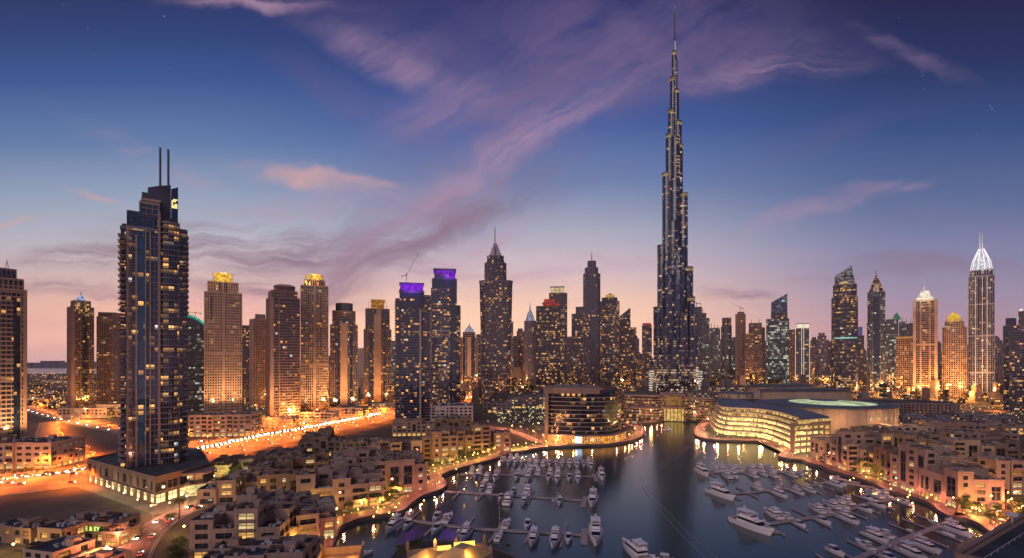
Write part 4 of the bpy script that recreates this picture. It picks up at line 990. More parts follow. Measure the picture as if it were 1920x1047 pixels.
for (a, b_, y, yb, tn, rf, lab) in fill:
    t = Tower((a+b_)/2, yb, lab)
    t.tier(a, b_, yb, y, glass((.03, .03, .04) if tn != 3 else GR, random.uniform(.1, .3), .8, t.bay, t.fh, .5, COOL if tn == 3 else WARM), tone[tn], phi=random.choice([0, 12, -15]), slab=.2, pier=.25)
    if rf == 'step': t.tier(a+2, b_-3, y, y-5, glass(DK, .1), tone[tn], slab=0, pier=.3)
    if rf == 'mast': t.mast((a+b_)/2, y, y-9, .4)
# the hazy back row
rb_ = random.Random(31)
for px in [898, 945, 957, 976, 1001, 1066, 1069, 1160, 1166, 1192, 1198, 1312, 1326, 1336, 1347, 1368, 1376, 1402, 1432, 1484, 1512, 1526, 1540, 1551, 1619, 1650, 1665, 1690, 1703, 1759, 1764, 1815, 1868, 1876]:
    t = Tower(px, rb_.uniform(706, 709), 'faint tower in the hazy back row of the skyline', group='hazy back row towers')
    w_ = rb_.uniform(4, 7); y_ = rb_.uniform(632, 668)
    t.tier(px-w_, px+w_, 709, y_, glass((.03, .03, .04), rb_.uniform(.08, .2), .7, t.bay*1.2, t.fh*1.2, .5), rb_.choice(tone[:3]), slab=.2, pier=.25, phi=rb_.choice([0, 15, -20]))
    t.tier(px-w_*.6, px+w_*.5, y_, y_-rb_.uniform(2, 6), glass(DK, .05), tone[0], slab=0, pier=.3)
# ------------------------------------------------------------------ low and middle-height buildings with cut window openings
pane_dark = pbr('window_glass', (.012, .016, .026), .08, spec=.8, var=.4, vs_=.5)
pane_lit = [glow('lit_pane_a', (1, .52, .14), 1.25, var=1, vs_=.9, lo=.35), glow('lit_pane_b', (1, .7, .32), 1.0, var=1, vs_=.9, lo=.3), glow('lit_pane_c', (1, .42, .10), .55, var=1, vs_=.9, lo=.3)]
frame_m = pbr('window_frame', (.10, .075, .06), .6)
def pane_mesh(m):
    b = MB(); b.quad((-.5, 0, -.5), (.5, 0, -.5), (.5, 0, .5), (-.5, 0, .5), 0)
    for x in (-.5, -.02, .46): b.box(x, x+.04, -.12, -.01, -.5, .5, 1)
    for z in (-.5, .1, .46): b.box(-.455, -.025, -.10, -.015, z, z+.04, 1); b.box(.025, .455, -.10, -.015, z, z+.04, 1)
    return b.mesh('window', [m, frame_m])
PANES = [pane_mesh(pane_dark)]+[pane_mesh(m) for m in pane_lit]+[pane_mesh(glow('bright_shop_pane', (1, .80, .36), 2.0, var=1, vs_=.9, lo=.45))]
def wall(mb, o, t, n, L, z0, z1, ops, dep=.6, m=0):
    """wall from o along t (2D), outward n, with rectangular openings ops=(x0,x1,za,zb) on a grid"""
    xs = sorted({0.0, L, *[a for q in ops for a in q[:2]]}); zs = sorted({z0, z1, *[a for q in ops for a in q[2:4]]})
    P3 = lambda x, z, e=0.0: (o[0]+t[0]*x+n[0]*e, o[1]+t[1]*x+n[1]*e, z)
    for i in range(len(xs)-1):
        run = None
        for j in range(len(zs)-1):
            xm = (xs[i]+xs[i+1])/2; zm = (zs[j]+zs[j+1])/2
            inside = any(q[0] < xm < q[1] and q[2] < zm < q[3] for q in ops)
            if not inside: mb.quad(P3(xs[i], zs[j]), P3(xs[i+1], zs[j]), P3(xs[i+1], zs[j+1]), P3(xs[i], zs[j+1]), m)
    for (a, b_, c, d_) in [q[:4] for q in ops]:
        mb.quad(P3(a, c), P3(a, d_), P3(a, d_, -dep), P3(a, c, -dep), m); mb.quad(P3(b_, c, -dep), P3(b_, d_, -dep), P3(b_, d_), P3(b_, c), m)
        mb.quad(P3(a, c, -dep), P3(b_, c, -dep), P3(b_, c), P3(a, c), m); mb.quad(P3(a, d_), P3(b_, d_), P3(b_, d_, -dep), P3(a, d_, -dep), m)
def lowrise(label, loc, w, d, rz, nx, ny, floors, seed, m=None, cat='building', name='apartment_block', lit=.16, shop=.6, vary=2, cap=60, fh=4.3, bayw=5.2, group=None, shopmat=None, roofkit=True, winh=2.5, orange=False, backrows=0, tall=.28):
    if fh == 4.3 and name == 'apartment_block' and loc[1] < 470:
        if w > 28: nx += 1
        if d > 28: ny += 1
    if fh == 4.3: floors = max(2, round(floors*3.6/4.3))
    rnd = random.Random(seed); m = m or rnd.choice([wallm, wallm2, wallm3, wallm4, wallm4])
    root = empty(name, (loc[0], loc[1], 0), R(rz), label, cat, group)
    H = [[0]*ny for _ in range(nx)]
    for i in range(nx):
        for j in range(ny):
            f = floors + (j*backrows) - (rnd.randint(0, vary) if vary else 0)
            H[i][j] = max(1, f)
    cw, cd = w/nx, d/ny; wm_ = MB(); rm = MB(); pm = MB(); sm = MB(); wins = []; units = []; bals = []; tm = MB()
    cr, sr = math.cos(R(rz)), math.sin(R(rz))
    for i in range(nx):
        for j in range(ny):
            e = rnd.uniform(-.9, .9) if nx*ny > 1 else 0
            x0 = -w/2+i*cw-(.0 if i else -e*.3); x1 = -w/2+(i+1)*cw+.37; y0 = j*cd-(e if j == 0 else 0)-.31*(i % 2); y1 = (j+1)*cd+.23
            if i: x0 += .11*((i+j) % 2)
            h = H[i][j]*fh+rnd.uniform(0, .6)+.013*i+.021*j
            for (o_, t_, n_, L, ni, nj) in (((x0, y0), (1, 0), (0, -1), x1-x0, i, j-1), ((x1, y0), (0, 1), (1, 0), y1-y0, i+1, j), ((x1, y1), (-1, 0), (0, 1), x1-x0, i, j+1), ((x0, y1), (0, -1), (-1, 0), y1-y0, i-1, j)):
                nh = H[ni][nj]*fh+2 if 0 <= ni < nx and 0 <= nj < ny else 0
                if nh > h: continue
                wn_ = (n_[0]*cr-n_[1]*sr, n_[0]*sr+n_[1]*cr); wc = (loc[0]+o_[0]*cr-o_[1]*sr, loc[1]+o_[0]*sr+o_[1]*cr)
                face = wn_[0]*wc[0]+wn_[1]*wc[1] < abs(wc[1])*.15
                ops = []
                if face:
                    nbay = max(1, int((L-1.2)/bayw)); bw = (L-1.0)/nbay
                    kind = [rnd.random() for _ in range(nbay)]; bal = [rnd.random() < .34 for _ in range(nbay)]
                    for b_ in range(nbay):
                        xc = .5+bw*(b_+.5); ww = bw*(.60 if kind[b_] > .25 else .36); f0 = 0
                        if kind[b_] > 1-tall and H[i][j] >= 4 and nh == 0:   # tall glazed slot over several storeys
                            za = fh*1.25; zb_ = fh*(H[i][j]-.7)
                            ops.append((xc-ww*.6, xc+ww*.6, za, zb_, 0)); f0 = 99
                        for f in range(H[i][j]):
                            z_ = f*fh
                            if f == 0:
                                if nh == 0 and rnd.random() < .85: ops.append((xc-bw*.38, xc+bw*.38, .25, fh*.82, 2 if rnd.random() < shop else 0))
                                continue
                            if f0 == 99: continue
                            if z_ < nh+.3 or rnd.random() < .06: continue
                            if bal[b_] and fh > 4:      # loggia with a projecting balcony
                                ops.append((xc-bw*.40, xc+bw*.40, z_+.35, z_+.35+fh*.72, 1 if rnd.random() < lit*1.3 else 0))
                                bx_ = MB()
                                for (e0, e1, w2, za, zb_) in ((0, 1.3, bw*.42, -.02, .16), (1.22, 1.3, bw*.42, .16, 1.15)):
                                    c0 = [(o_[0]+t_[0]*(xc+s1)+n_[0]*e_, o_[1]+t_[1]*(xc+s1)+n_[1]*e_) for s1, e_ in ((-w2, e1), (w2, e1), (w2, e0), (-w2, e0))]
                                    bx_.prism(c0, z_+.2+za, z_+.2+zb_)
                                bals.append((wc[1], bx_))
                                continue
                            ops.append((xc-ww/2, xc+ww/2, z_+.75, z_+.75+winh, 1 if rnd.random() < lit else 0))
                wall(wm_, o_, t_, n_, L, 0 if nh == 0 else max(0, nh-6), h, ops)
                for q in ops: wins.append((o_, t_, n_, q, wc[1]))
            rm.quad((x0, y0, h), (x1, y0, h), (x1, y1, h), (x0, y1, h))
            ph = 1.0+.1*((i+j) % 3)+.03*i; 
            for (a, b2, c, d2) in ((x0-.12, x1+.12, y0-.12, y0+.28), (x0-.12, x1+.12, y1-.28, y1+.12), (x0-.12, x0+.28, y0+.29, y1-.29), (x1-.28, x1+.12, y0+.29, y1-.29)): pm.box(a, b2, c, d2, h-.25, h+ph)
            if roofkit:
                for _ in range(rnd.randint(4, 8)):
                    if x1-x0 < 5 or y1-y0 < 5: break
                    a = rnd.uniform(x0+1.5, x1-3); c = rnd.uniform(y0+1.5, y1-3); s1, s2, hh = rnd.uniform(.8, 2.4), rnd.uniform(.8, 2.0), rnd.uniform(.6, 1.5)
                    sm_keep = sm; sm = MB() if loc[1] < 430 else sm
                    sm.box(a, a+s1, c, c+s2, h, h+hh); sm.box(a+.2, a+s1-.2, c+.2, c+s2-.2, h+hh, h+hh+.12)
                    if loc[1] < 430: units.append(sm)
                    sm = sm_keep
                if rnd.random() < .5 and x1-x0 > 7:
                    a = rnd.uniform(x0+1, x1-5.5); c = rnd.uniform(y0+1, max(y0+1.1, y1-5))
                    tm = MB(); tm.box(a, a+4.2, c, c+3.6, h, h+2.92); tm.box(a-.2, a+4.4, c-.2, c+3.8, h+2.9, h+3.15); tm.build('stair_head', m, root)
                if rnd.random() < .4 and x1-x0 > 6.5 and y1-y0 > 6:
                    pg = MB()
                    for k in range(7): a = x0+1+k*.75; pg.box(a, a+.2, y0+.6, y0+4.8, h+2.5, h+2.72)
                    for (a, c) in ((x0+1, y0+.7), (x0+5.5, y0+.7), (x0+1, y0+4.4), (x0+5.5, y0+4.4)): pg.box(a, a+.22, c, c+.22, h, h+2.5)
                    pg.box(x0+.8, x0+6, y0+.7, y0+.9, h+2.3, h+2.5); pg.box(x0+.8, x0+6, y0+4.4, y0+4.6, h+2.3, h+2.5); pg.build('pergola', wood_m, root)
    wm_.build('wall', m, root); rm.build('roof', roofm, root); pm.build('parapet', m, root)
    if sm.f: sm.build('roof_equipment', pale, root)
    for q_ in units: q_.build('roof_unit', pale, root)
    bals.sort(key=lambda q: q[0]); rb_ = MB()
    for k, (_, q_) in enumerate(bals):
        if k < 40 and loc[1] < 400: q_.build('balcony', m, root)
        else:
            i_ = len(rb_.v); rb_.v += q_.v; rb_.f += [tuple(i_+a for a in f_) for f_ in q_.f]; rb_.m += q_.m
    if rb_.f: rb_.build('balcony', m, root, kind='stuff')
    wins.sort(key=lambda q: q[4]-abs(q[3][1]-q[3][0]))
    rest = MB()
    for k, (o_, t_, n_, q, _) in enumerate(wins):
        xc = (q[0]+q[1])/2; zc = (q[2]+q[3])/2; x = o_[0]+t_[0]*xc-n_[0]*.55; y = o_[1]+t_[1]*xc-n_[1]*.55
        v_ = 0 if q[4] == 0 else (rnd.choice([1, 2, 3]) if q[4] == 1 else rnd.choice([1, 1, 2]))
        a = math.atan2(t_[1], t_[0])
        if k < cap:
            ob = bpy.data.objects.new('window' if q[4] < 2 else 'shop_window', PANES[v_]); COL.objects.link(ob); ob.parent = root
            ob.location = (x, y, zc); ob.rotation_euler = (0, 0, a); ob.scale = (q[1]-q[0], 1, q[3]-q[2])
        else:
            hx = (q[1]-q[0])/2; hz = (q[3]-q[2])/2
            rest.quad((x-t_[0]*hx, y-t_[1]*hx, zc-hz), (x+t_[0]*hx, y+t_[1]*hx, zc-hz), (x+t_[0]*hx, y+t_[1]*hx, zc+hz), (x-t_[0]*hx, y-t_[1]*hx, zc+hz), v_)
    if rest.f: rest.build('window', [pane_dark]+pane_lit, root, kind='stuff')
    return root
def LRp(label, px, py, w, d, rz, nx, ny, fl, seed, **k):
    p = G(px, py); return lowrise(label, (p.x, p.y), w, d, rz, nx, ny, fl, seed, **k)
# left quarter
LRp('large cream block with open plant roof at the bottom edge, left of the waterside', 457, 1112, 43, 30, 6, 2, 2, 4, 11, vary=1, cap=80, m=wallm3)
LRp('tall cream apartment block behind the open roofed one, beside the two palms', 440, 1049, 39, 46, 6, 3, 3, 6, 12, vary=2, cap=90, m=wallm3)
LRp('low arcaded wing glowing yellow between the tall cream block and the promenade trees', 556, 1024, 20, 48, 28, 2, 4, 3, 13, shop=1, lit=.45, vary=1, cap=90, m=wallm)
LRp('long arcaded terrace house beside the widest promenade bend', 603, 1010, 14, 34, 24, 1, 4, 3, 34, shop=1, lit=.3, vary=1, cap=60, m=wallm)
LRp('big cream apartment block with tall dark window slots above the marina bend', 640, 956, 50, 34, 22, 4, 3, 6, 14, vary=2, cap=95, tall=.4, m=wallm3)
LRp('cream apartment block with stepped terraces next to the start of the second left pontoon', 752, 925, 36, 40, 26, 3, 3, 6, 15, vary=2, cap=90, m=wallm)
LRp('cream block set behind the slotted apartment block', 668, 903, 36, 30, 20, 3, 2, 6, 16, vary=2, cap=50)
LRp('boxy tan corner block beside the highway with a blank upper wall', 600, 856, 38, 32, 10, 2, 2, 6, 17, vary=2, cap=50, m=wallm2)
LRp('long pale roofed block right of the boxy tan corner block', 688, 866, 46, 32, 14, 3, 2, 5, 18, vary=1, cap=50)
LRp('cream block filling the middle of the old town quarter', 752, 880, 34, 34, 20, 3, 2, 6, 19, vary=2, cap=50)
LRp('tall cream block with arched top storey behind the promenade trees', 826, 866, 32, 34, 22, 3, 2, 7, 20, vary=2, cap=60, lit=.2)
LRp('cream block with yellow lit stairwells near the far marina corner', 888, 851, 34, 30, 20, 3, 2, 7, 21, vary=2, cap=60, lit=.28)
LRp('small cream end block closest to the curved hotel', 942, 846, 17, 18, 14, 2, 1, 5, 22, vary=1, cap=40, lit=.2)
LRp('tan block directly under the purple box crowned tower', 776, 818, 52, 30, 6, 3, 2, 5, 23, vary=1, cap=30, m=rosy)
LRp('flat roofed block behind the old town near the pale office podium', 850, 822, 42, 30, 8, 3, 2, 6, 24, vary=1, cap=30)
LRp('low dark roofed house closest to the lit garden court', 392, 898, 26, 16, 12, 2, 2, 1, 25, vary=1, cap=20, m=brown)
LRp('low dark roofed house beside the highway, second from the twin masted tower', 436, 886, 30, 18, 12, 2, 2, 2, 26, vary=1, cap=20, m=brown)
LRp('low dark roofed house beside the highway, third from the twin masted tower', 486, 876, 30, 18, 12, 2, 2, 2, 27, vary=1, cap=20, m=brown)
LRp('low dark roofed house beside the highway, fourth from the twin masted tower', 534, 868, 28, 18, 12, 2, 2, 2, 28, vary=1, cap=20, m=brown)
LRp('small stepped house right of the lit garden court', 505, 908, 28, 26, 18, 2, 2, 4, 29, vary=1, cap=40)
LRp('long flat roofed house behind the slotted apartment block', 570, 892, 34, 26, 18, 3, 2, 4, 30, vary=1, cap=40)
LRp('small cream house with one bright yellow roof room near the tower podium', 405, 945, 22, 18, 10, 2, 1, 3, 31, vary=1, lit=.5, cap=30)
LRp('narrow cream house between the bright roof room house and the stepped one', 460, 932, 24, 20, 14, 2, 2, 4, 32, vary=1, cap=30)
LRp('cream house right of the narrow one, facing the arcaded wing', 522, 945, 24, 22, 18, 2, 2, 5, 33, vary=2, cap=40)
# bottom left low buildings
sb_ = LRp('low pavilion with glowing green letters at the bottom left', 160, 1014, 30, 15, -6, 3, 1, 2, 41, vary=0, cap=30, m=brown, fh=4.2, shop=.3, name='pavilion')
LRp('small lit kiosk house right of the green lettered pavilion', 206, 1024, 9, 12, -6, 1, 1, 2, 42, vary=0, cap=10, fh=3.0, shop=1, lit=.8)
LRp('slate roofed villa at the far bottom left edge', 20, 1020, 24, 20, -12, 2, 2, 2, 43, vary=1, cap=30, m=brown, fh=3.6)
LRp('orange walled flat house at the bottom left edge', 70, 1078, 17, 16, -14, 1, 1, 3, 44, vary=0, cap=20, fh=3.0, m=tan)
LRp('orange walled house with lit doorway right of the flat orange one', 150, 1085, 17, 14, -14, 2, 1, 3, 45, vary=1, cap=20, fh=3.0, m=tan, lit=.4, shop=1)
LRp('low dark shed between the slate villa and the green lettered pavilion', 92, 1030, 14, 12, -10, 1, 1, 1, 46, vary=0, cap=10, m=brown)
# green letters
def text_part(s, root, loc, size, mt, rz=0, name='lettering'):
    c = bpy.data.curves.new(name, 'FONT'); c.body = s; c.size = size; c.extrude = .08; c.align_x = 'CENTER'
    tmp = bpy.data.objects.new('tmp', c); COL.objects.link(tmp); dg = bpy.context.evaluated_depsgraph_get()
    me = bpy.data.meshes.new_from_object(tmp.evaluated_get(dg)); bpy.data.objects.remove(tmp); me.materials.clear(); me.materials.append(mt)
    ob = bpy.data.objects.new(name, me); COL.objects.link(ob); ob.parent = root; ob.location = loc; ob.rotation_euler = (R(90), 0, R(rz)); return ob
text_part('EACE & EY', sb_, (2.5, -1.25, 5.6), 2.9, glow('green_letters', (.62, 1.0, .16), 1.7))
# right quarter
LRp('narrow cream corner block next to the glowing curved mall', 1572, 868, 18, 28, -3, 2, 2, 5, 51, vary=1, cap=60, m=wallm3)
LRp('stepped cream block with roof gardens, second from the curved mall', 1632, 886, 34, 32, -4, 3, 3, 8, 52, vary=3, cap=95, backrows=0, tall=.35, m=wallm3)
LRp('lower cream block with tall glazed corner, third from the curved mall', 1692, 899, 24, 26, -3, 2, 2, 6, 53, vary=2, cap=70, tall=.4)
LRp('low front wing with yellow shop floor between two taller cream blocks', 1728, 915, 22, 24, -3, 2, 2, 4, 54, vary=1, cap=60, shop=1, m=wallm3)
LRp('tallest cream block of the right quarter above the lit shops', 1780, 934, 30, 32, -3, 3, 3, 8, 55, vary=2, cap=95, lit=.16, shop=1, m=wallm3)
LRp('cream corner block with tall black glazed slot near the bottom right street', 1838, 956, 26, 30, -4, 3, 2, 6, 56, vary=1, cap=90, shop=.8, tall=.5, m=wallm3)
LRp('cream block cut by the right picture edge above the street trees', 1918, 928, 34, 28, -4, 3, 2, 6, 57, vary=1, cap=60, m=wallm3)
LRp('back row block behind the stepped roof garden block', 1672, 852, 44, 28, -6, 3, 2, 6, 58, vary=1, cap=40)
LRp('back row block with a yellow lit courtyard wall', 1742, 862, 44, 28, -6, 3, 2, 6, 59, vary=2, cap=40, lit=.4)
LRp('back row block behind the tallest cream one', 1812, 876, 42, 26, -6, 3, 2, 6, 60, vary=2, cap=40)
LRp('back row block close to the right picture edge', 1888, 872, 42, 28, -6, 3, 2, 5, 61, vary=2, cap=40, lit=.2)
LRp('long flat roofed block along the boulevard behind the right quarter', 1850, 838, 60, 26, -8, 4, 2, 4, 62, vary=1, cap=20, m=brown)
LRp('orange lit long wall building behind the stepped roof garden block', 1708, 822, 48, 20, -8, 3, 1, 4, 63, vary=0, cap=10, m=tan, roofkit=False)
LRp('flat dark roofed depot right of the orange lit long wall', 1800, 818, 60, 34, -8, 4, 2, 3, 64, vary=1, cap=10, m=brown)
LRp('flat dark roofed depot at the right picture edge', 1895, 815, 64, 34, -8, 4, 2, 3, 65, vary=1, cap=10, m=brown)
LRp('low grey shed with many roof units, left of the right edge depots', 1745, 800, 70, 34, -8, 4, 2, 3, 66, vary=1, cap=8, m=lilac)
LRp('low grey shed with a green lit courtyard beside it', 1850, 795, 70, 34, -8, 4, 2, 3, 67, vary=1, cap=8, m=lilac)
# podium blocks
def pod(label, x0, x1, py, ytop, d, mt, seed, rz=0, **k):
    D = CH*F/(py-HY); w = (x1-x0)*D/F; h = CH+(HY-ytop)*D/F; fl = max(2, round(h/4.6)); p = G((x0+x1)/2, py); k.setdefault('cap', 40)
    return lowrise(label, (p.x, p.y), w, d, rz, k.pop('nx', 3), 1, fl, seed, m=mt, vary=0, fh=h/fl, bayw=5.5, winh=2.4, name=k.pop('name', 'podium_building'), tall=0, **k)
pod('orange lit podium with rows of small windows at the left picture edge', -40, 92, 880, 834, 34, tan, 71, rz=4, shop=1, nx=4, cap=70)
pod('long orange arcaded podium under the gold lantern tower', 356, 468, 819, 780, 30, tan, 72, rz=6, shop=1, nx=5)
pod('orange lit podium under the grey blue crowned tower', 108, 200, 784, 767, 40, tan, 73, shop=1, lit=.4, cap=20)
pod('yellow lit podium right of the blue crowned tower', 180, 232, 782, 760, 40, tan, 74, shop=1, lit=.6, cap=20)
pod('low glass pavilion glowing yellow beside the highway under the brown banded tower', 490, 548, 801, 785, 20, tan, 75, shop=1, lit=.8, cap=20)
pod('orange lit podium under the tallest tan tower of the left group', 556, 622, 792, 775, 30, tan, 76, shop=1, lit=.3, cap=20)
pod('orange lit podium under the dark box topped tower', 618, 680, 784, 766, 30, tan, 77, shop=1, lit=.3, cap=20)
pod('orange lit podium under the small amber crowned tower', 684, 742, 776, 757, 30, tan, 78, shop=1, lit=.3, cap=20)
pod('pale office podium with long white ledges below the blue purple topped tower', 808, 886, 792, 763, 50, pale, 79, rz=4, lit=.1, cap=20)
pod('grey car park deck left of the curved dark hotel', 952, 1030, 766, 745, 60, lilac, 80, lit=.3, cap=10)
pod('low lit terminal between the flared tower and the car park deck', 905, 958, 774, 757, 40, lilac, 81, lit=.3, cap=10)
pod('wide low brown hall right of the domed mall roof', 1668, 1796, 782, 758, 90, brown, 82, rz=-4, shop=.1, lit=0, nx=2, cap=10, roofkit=False)
pod('low lit hall at the foot of the slanted green tower', 1330, 1432, 742, 727, 60, lilac, 83, lit=.3, cap=8)
pod('low terraced hall left of the big mall roof, behind the tan drum', 1300, 1346, 752, 737, 60, lilac, 84, lit=.4, cap=8)

# ------------------------------------------------------------------ twin masted tower's podium
A, B, C_, D_, E_ = [Vector(v_) for v_ in ((-316, 357), (-223, 300), (-214, 341), (-258, 398), (-306, 410))]
root = empty('shop_podium', (-262, 350, 0), 0, 'tan podium with tall glowing shop windows carrying the twin masted tower', 'building')
off = Vector((-262, 350)); pol = [v_-off for v_ in (A, B, C_, D_, E_)]
wb = MB(); Hh = 16.8
wins = []
for i in range(5):
    p, q_ = pol[i], pol[(i+1) % 5]; L = (q_-p).length; tt = (q_-p)/L; nn_ = (tt.y, -tt.x); ops = []
    if i == 0:
        n_ = 11; bw = L/n_
        for k in range(n_):
            xc = bw*(k+.5); ops.append((xc-bw*.3, xc+bw*.3, .6, 6.6, 2))
            ops.append((xc-bw*(.12 if k % 3 else .28), xc+bw*(.12 if k % 3 else .28), 8.6, 14.4, 0))
    if i == 1:
        n_ = 5; bw = L/n_
        for k in range(n_): xc = bw*(k+.5); ops += [(xc-bw*.42, xc+bw*.42, .5, 6.2, 2), (xc-bw*.46, xc+bw*.46, 8.2, 13.6, 3)]
    wall(wb, p, tt, nn_, L, 0, Hh, ops, dep=.8)
    for q in ops: wins.append((p, tt, nn_, q))
wb.build('wall', wallm4, root)
rf = MB(); rf.prism([tuple(v_) for v_ in pol], Hh-.4, Hh-.05); rf.build('roof', roofm, root)
pp = MB()
for i in range(5): pp.obox(pol[i], pol[(i+1) % 5], .5, Hh+.0, Hh+1.1+.02*i)
pp.build('parapet', wallm2, root)
for (p, tt, nn_, q) in wins:
    xc = (q[0]+q[1])/2; zc = (q[2]+q[3])/2
    ob = bpy.data.objects.new('shop_window' if q[4] == 2 else 'window', PANES[{0: 0, 2: 4, 3: 0}[q[4]]]); COL.objects.link(ob); ob.parent = root
    ob.location = (p[0]+tt[0]*xc-nn_[0]*.75, p[1]+tt[1]*xc-nn_[1]*.75, zc); ob.rotation_euler = (0, 0, math.atan2(tt[1], tt[0])); ob.scale = (q[1]-q[0], 1, q[3]-q[2])
cv = MB(); cv.obox(pol[0]*1.005, pol[1]*1.005, 2.6, 7.0, 7.35); cv.build('canopy', brown, root)
wing = MB(); wing.prism(ell(26, 22, 16, pol[2].x-4, pol[2].y-12), 7.4, 8.4); wing.prism(ell(25, 21, 16, pol[2].x-4, pol[2].y-12), 8.4, 14, 1); wing.prism(ell(27, 23, 16, pol[2].x-4, pol[2].y-12), 14, 15.6); wing.prism(ell(22, 18, 16, pol[2].x-4, pol[2].y-12), 0, 7.4, 2)
wing.build('curved_corner', [wallm2, glass(DK, .25, 1, 3, 5, .4), shop_glow], root)

# ------------------------------------------------------------------ curved dark hotel with brown portal frame
t = Tower(1099, 827, 'curved dark glass hotel with white ledges inside a brown portal frame on the marina', 'hotel', 'curved_hotel')
H1 = t.Z(733); w = t.W(136)
front = [(-w/2+w*k/16, -11-5*math.sin(math.pi*min(1, k/12))+(0 if k < 11 else 1.45*(k-11)**2)) for k in range(17)]
poly = front+[(w/2, 34), (-w/2, 34)]
cm = MB(); cm.prism(poly, 9.5, H1-2); cm.build('glass_wall', glass((.010, .010, .015), .13, 1.25, 3.0, 4.6, .97), t.o)
fm = MB(); z_ = 13.0; k = 0
while z_ < H1-4: fm.prism(grow(poly, .6), z_, z_+.5); z_ += 4.6
fm.build('white_ledge', pbr('ledge_white', (.40, .37, .40), .6), t.o)
fm = MB(); fm.prism([(-w/2-5, -16), (-w/2-.9, -16), (-w/2-.9, 36), (-w/2-5, 36)], 0, H1+2.6); fm.build('portal_side', brown, t.o)
fm = MB(); top = [(p[0], p[1]-1.5) for p in front[:12]]+[(front[11][0], 36), (-w/2-6, 36)]; top[0] = (-w/2-6, -17.5); fm.prism(top, H1-2.5, H1+4.2); fm.build('portal_top', brown, t.o)
fm = MB(); fm.prism(grow(poly, -3), H1-2, H1-.2); fm.build('roof', roofm, t.o)
for _ in range(14): rk = MB(); x = random.uniform(-w/2+4, w/2-30); y = random.uniform(2, 28); rk.box(x, x+random.uniform(2, 7), y, y+3, H1+4.2, H1+random.uniform(4.8, 6.5)); rk.build('roof_unit', steel, t.o)
b0 = grow(poly, 5); cm = MB(); cm.prism(b0, 0, 8.2); cm.build('lit_lobby', glow('lobby_amber', (1, .42, .08), 1.5, var=1, vs_=.25, lo=.3), t.o)
fm = MB(); n = 16
for k in range(n):
    a = Vector(b0[k]); c = Vector(b0[k+1])
    for s_ in range(3): p = a+(c-a)*(s_/3); fm.box(p.x-.35, p.x+.35, p.y-1.2, p.y+.3, 0, 8.2)
fm.prism(grow(b0, 1.6), 8.2, 9.5); fm.build('colonnade', brown, t.o)
sc = MB(); xs_ = t.lx(1085); yf = min(p[1] for p in b0)+5; 
sc.box(xs_-4.2, xs_+4.2, -24.5, -23.2, .6, 9.0); sc.build('display_frame', darkc, t.o)
sc = MB(); sc.box(xs_-3.7, xs_+3.7, -24.9, -24.6, 1.1, 8.5); sc.build('display_screen', glow('screen', (.55, .72, 1.0), 2.2, sample=True, var=1, vs_=.35, lo=.5), t.o)
# its terraces on the round quay
t2 = Tower(1128, 814, 'low brown terrace wing behind the curved hotel, with sloping glass roofs', 'building', 'terrace_wing')
for k, (a, b_, y0, y1) in enumerate(((1128, 1176, 815, 772), (1140, 1172, 772, 738), (1150, 1200, 800, 780))):
    t2.tier(a, b_, y0, y1, glass(BR_, .35, .8, 4, 4.5, .6), brown, 'soft', slab=.2, cy=26+6*k, r=.6)

# ------------------------------------------------------------------ hotel at the foot of the supertall tower
t = Tower(1252, 786, 'wide low hotel with glowing arched entrance at the foot of the supertall tower', 'hotel', 'waterfront_hotel')
g = glass(BR_, .5, .8, 3, 4.6, .6)
for (a, b_, y, cy_) in ((1168, 1245, 744, 12), (1238, 1282, 738, 4), (1276, 1338, 746, 12), (1180, 1240, 766, -6), (1284, 1330, 768, -6)):
    t.tier(a, b_, 786, y, g, rosy, 'soft', slab=.3, sout=1.0, pier=.0, r=.4, cy=cy_, fk=.95)
pc = MB(); pc.box(t.lx(1248), t.lx(1278), -26, -8, t.Z(758), t.Z(743)); pc.build('entrance_screen', glow('entrance_amber', (1, .50, .13), .38, var=1, vs_=.2, lo=.3), t.o)
pc = MB(); x0, x1 = t.lx(1243), t.lx(1283)
pc.box(x0, x1, -34, -6, t.Z(763), t.Z(759)); pc.box(x0, x1, -28, -6, t.Z(740), t.Z(737))
for k in range(7): x = x0+(x1-x0)*k/6; pc.box(x-.5, x+.5, -27, -26.2, t.Z(759), t.Z(740)); pc.box(x-.6, x+.6, -33, -31.8, 0, t.Z(763))
pc.build('entrance_canopy', brown, t.o)
pc = MB(); pc.box(x0+2, x1-2, -24, -10, 0, t.Z(764)); pc.build('lit_lobby', glow('lobby_yellow', (1, .62, .18), 1.0, var=1, vs_=.2, lo=.4), t.o)
for s_ in (-1, 1): t.light(1262+s_*40, 772, -40, 9000, (1, .55, .16), 2, 'forecourt_light')

# ------------------------------------------------------------------ glowing curved mall
p0 = G(1420, 824); root = empty('waterfront_mall', (p0.x, p0.y, 0), 0, 'curved terraced mall with bands of bright yellow balconies on its round quay', 'mall')
path = smooth_path([Vector(G(a, b_).xy)-Vector(p0.xy) for a, b_ in ((1342, 786), (1331, 796), (1333, 808), (1352, 816), (1382, 819), (1414, 821), (1442, 828), (1464, 838), (1487, 851))], 3)
back = [Vector(q_)-Vector(p0.xy) for q_ in ((321, 485), (352, 560), (340, 620), (345, 700), (335, 775))]
def level_poly(inset, tail=0):
    base = path+[back[0]]+back[1:]
    g_ = [Vector(p) for p in grow([tuple(p) for p in base], -inset)]
    n = len(path); g_[n-1] = path[-1]+(g_[n-2]-path[-2])*.3; g_[n] = back[0]; return [tuple(p) for p in g_]
lvl = 5.4; NL = 6
insets = [.5, 2.2, 3.8, 5.4, 7.0, 8.8]
mall_gl = [glow('mall_light_a', (1, .70, .24), 2.3, sample=True, var=1, vs_=.28, lo=.18), glow('mall_light_b', (1, .62, .20), 1.1, sample=False, var=1, vs_=.32, lo=.1)]
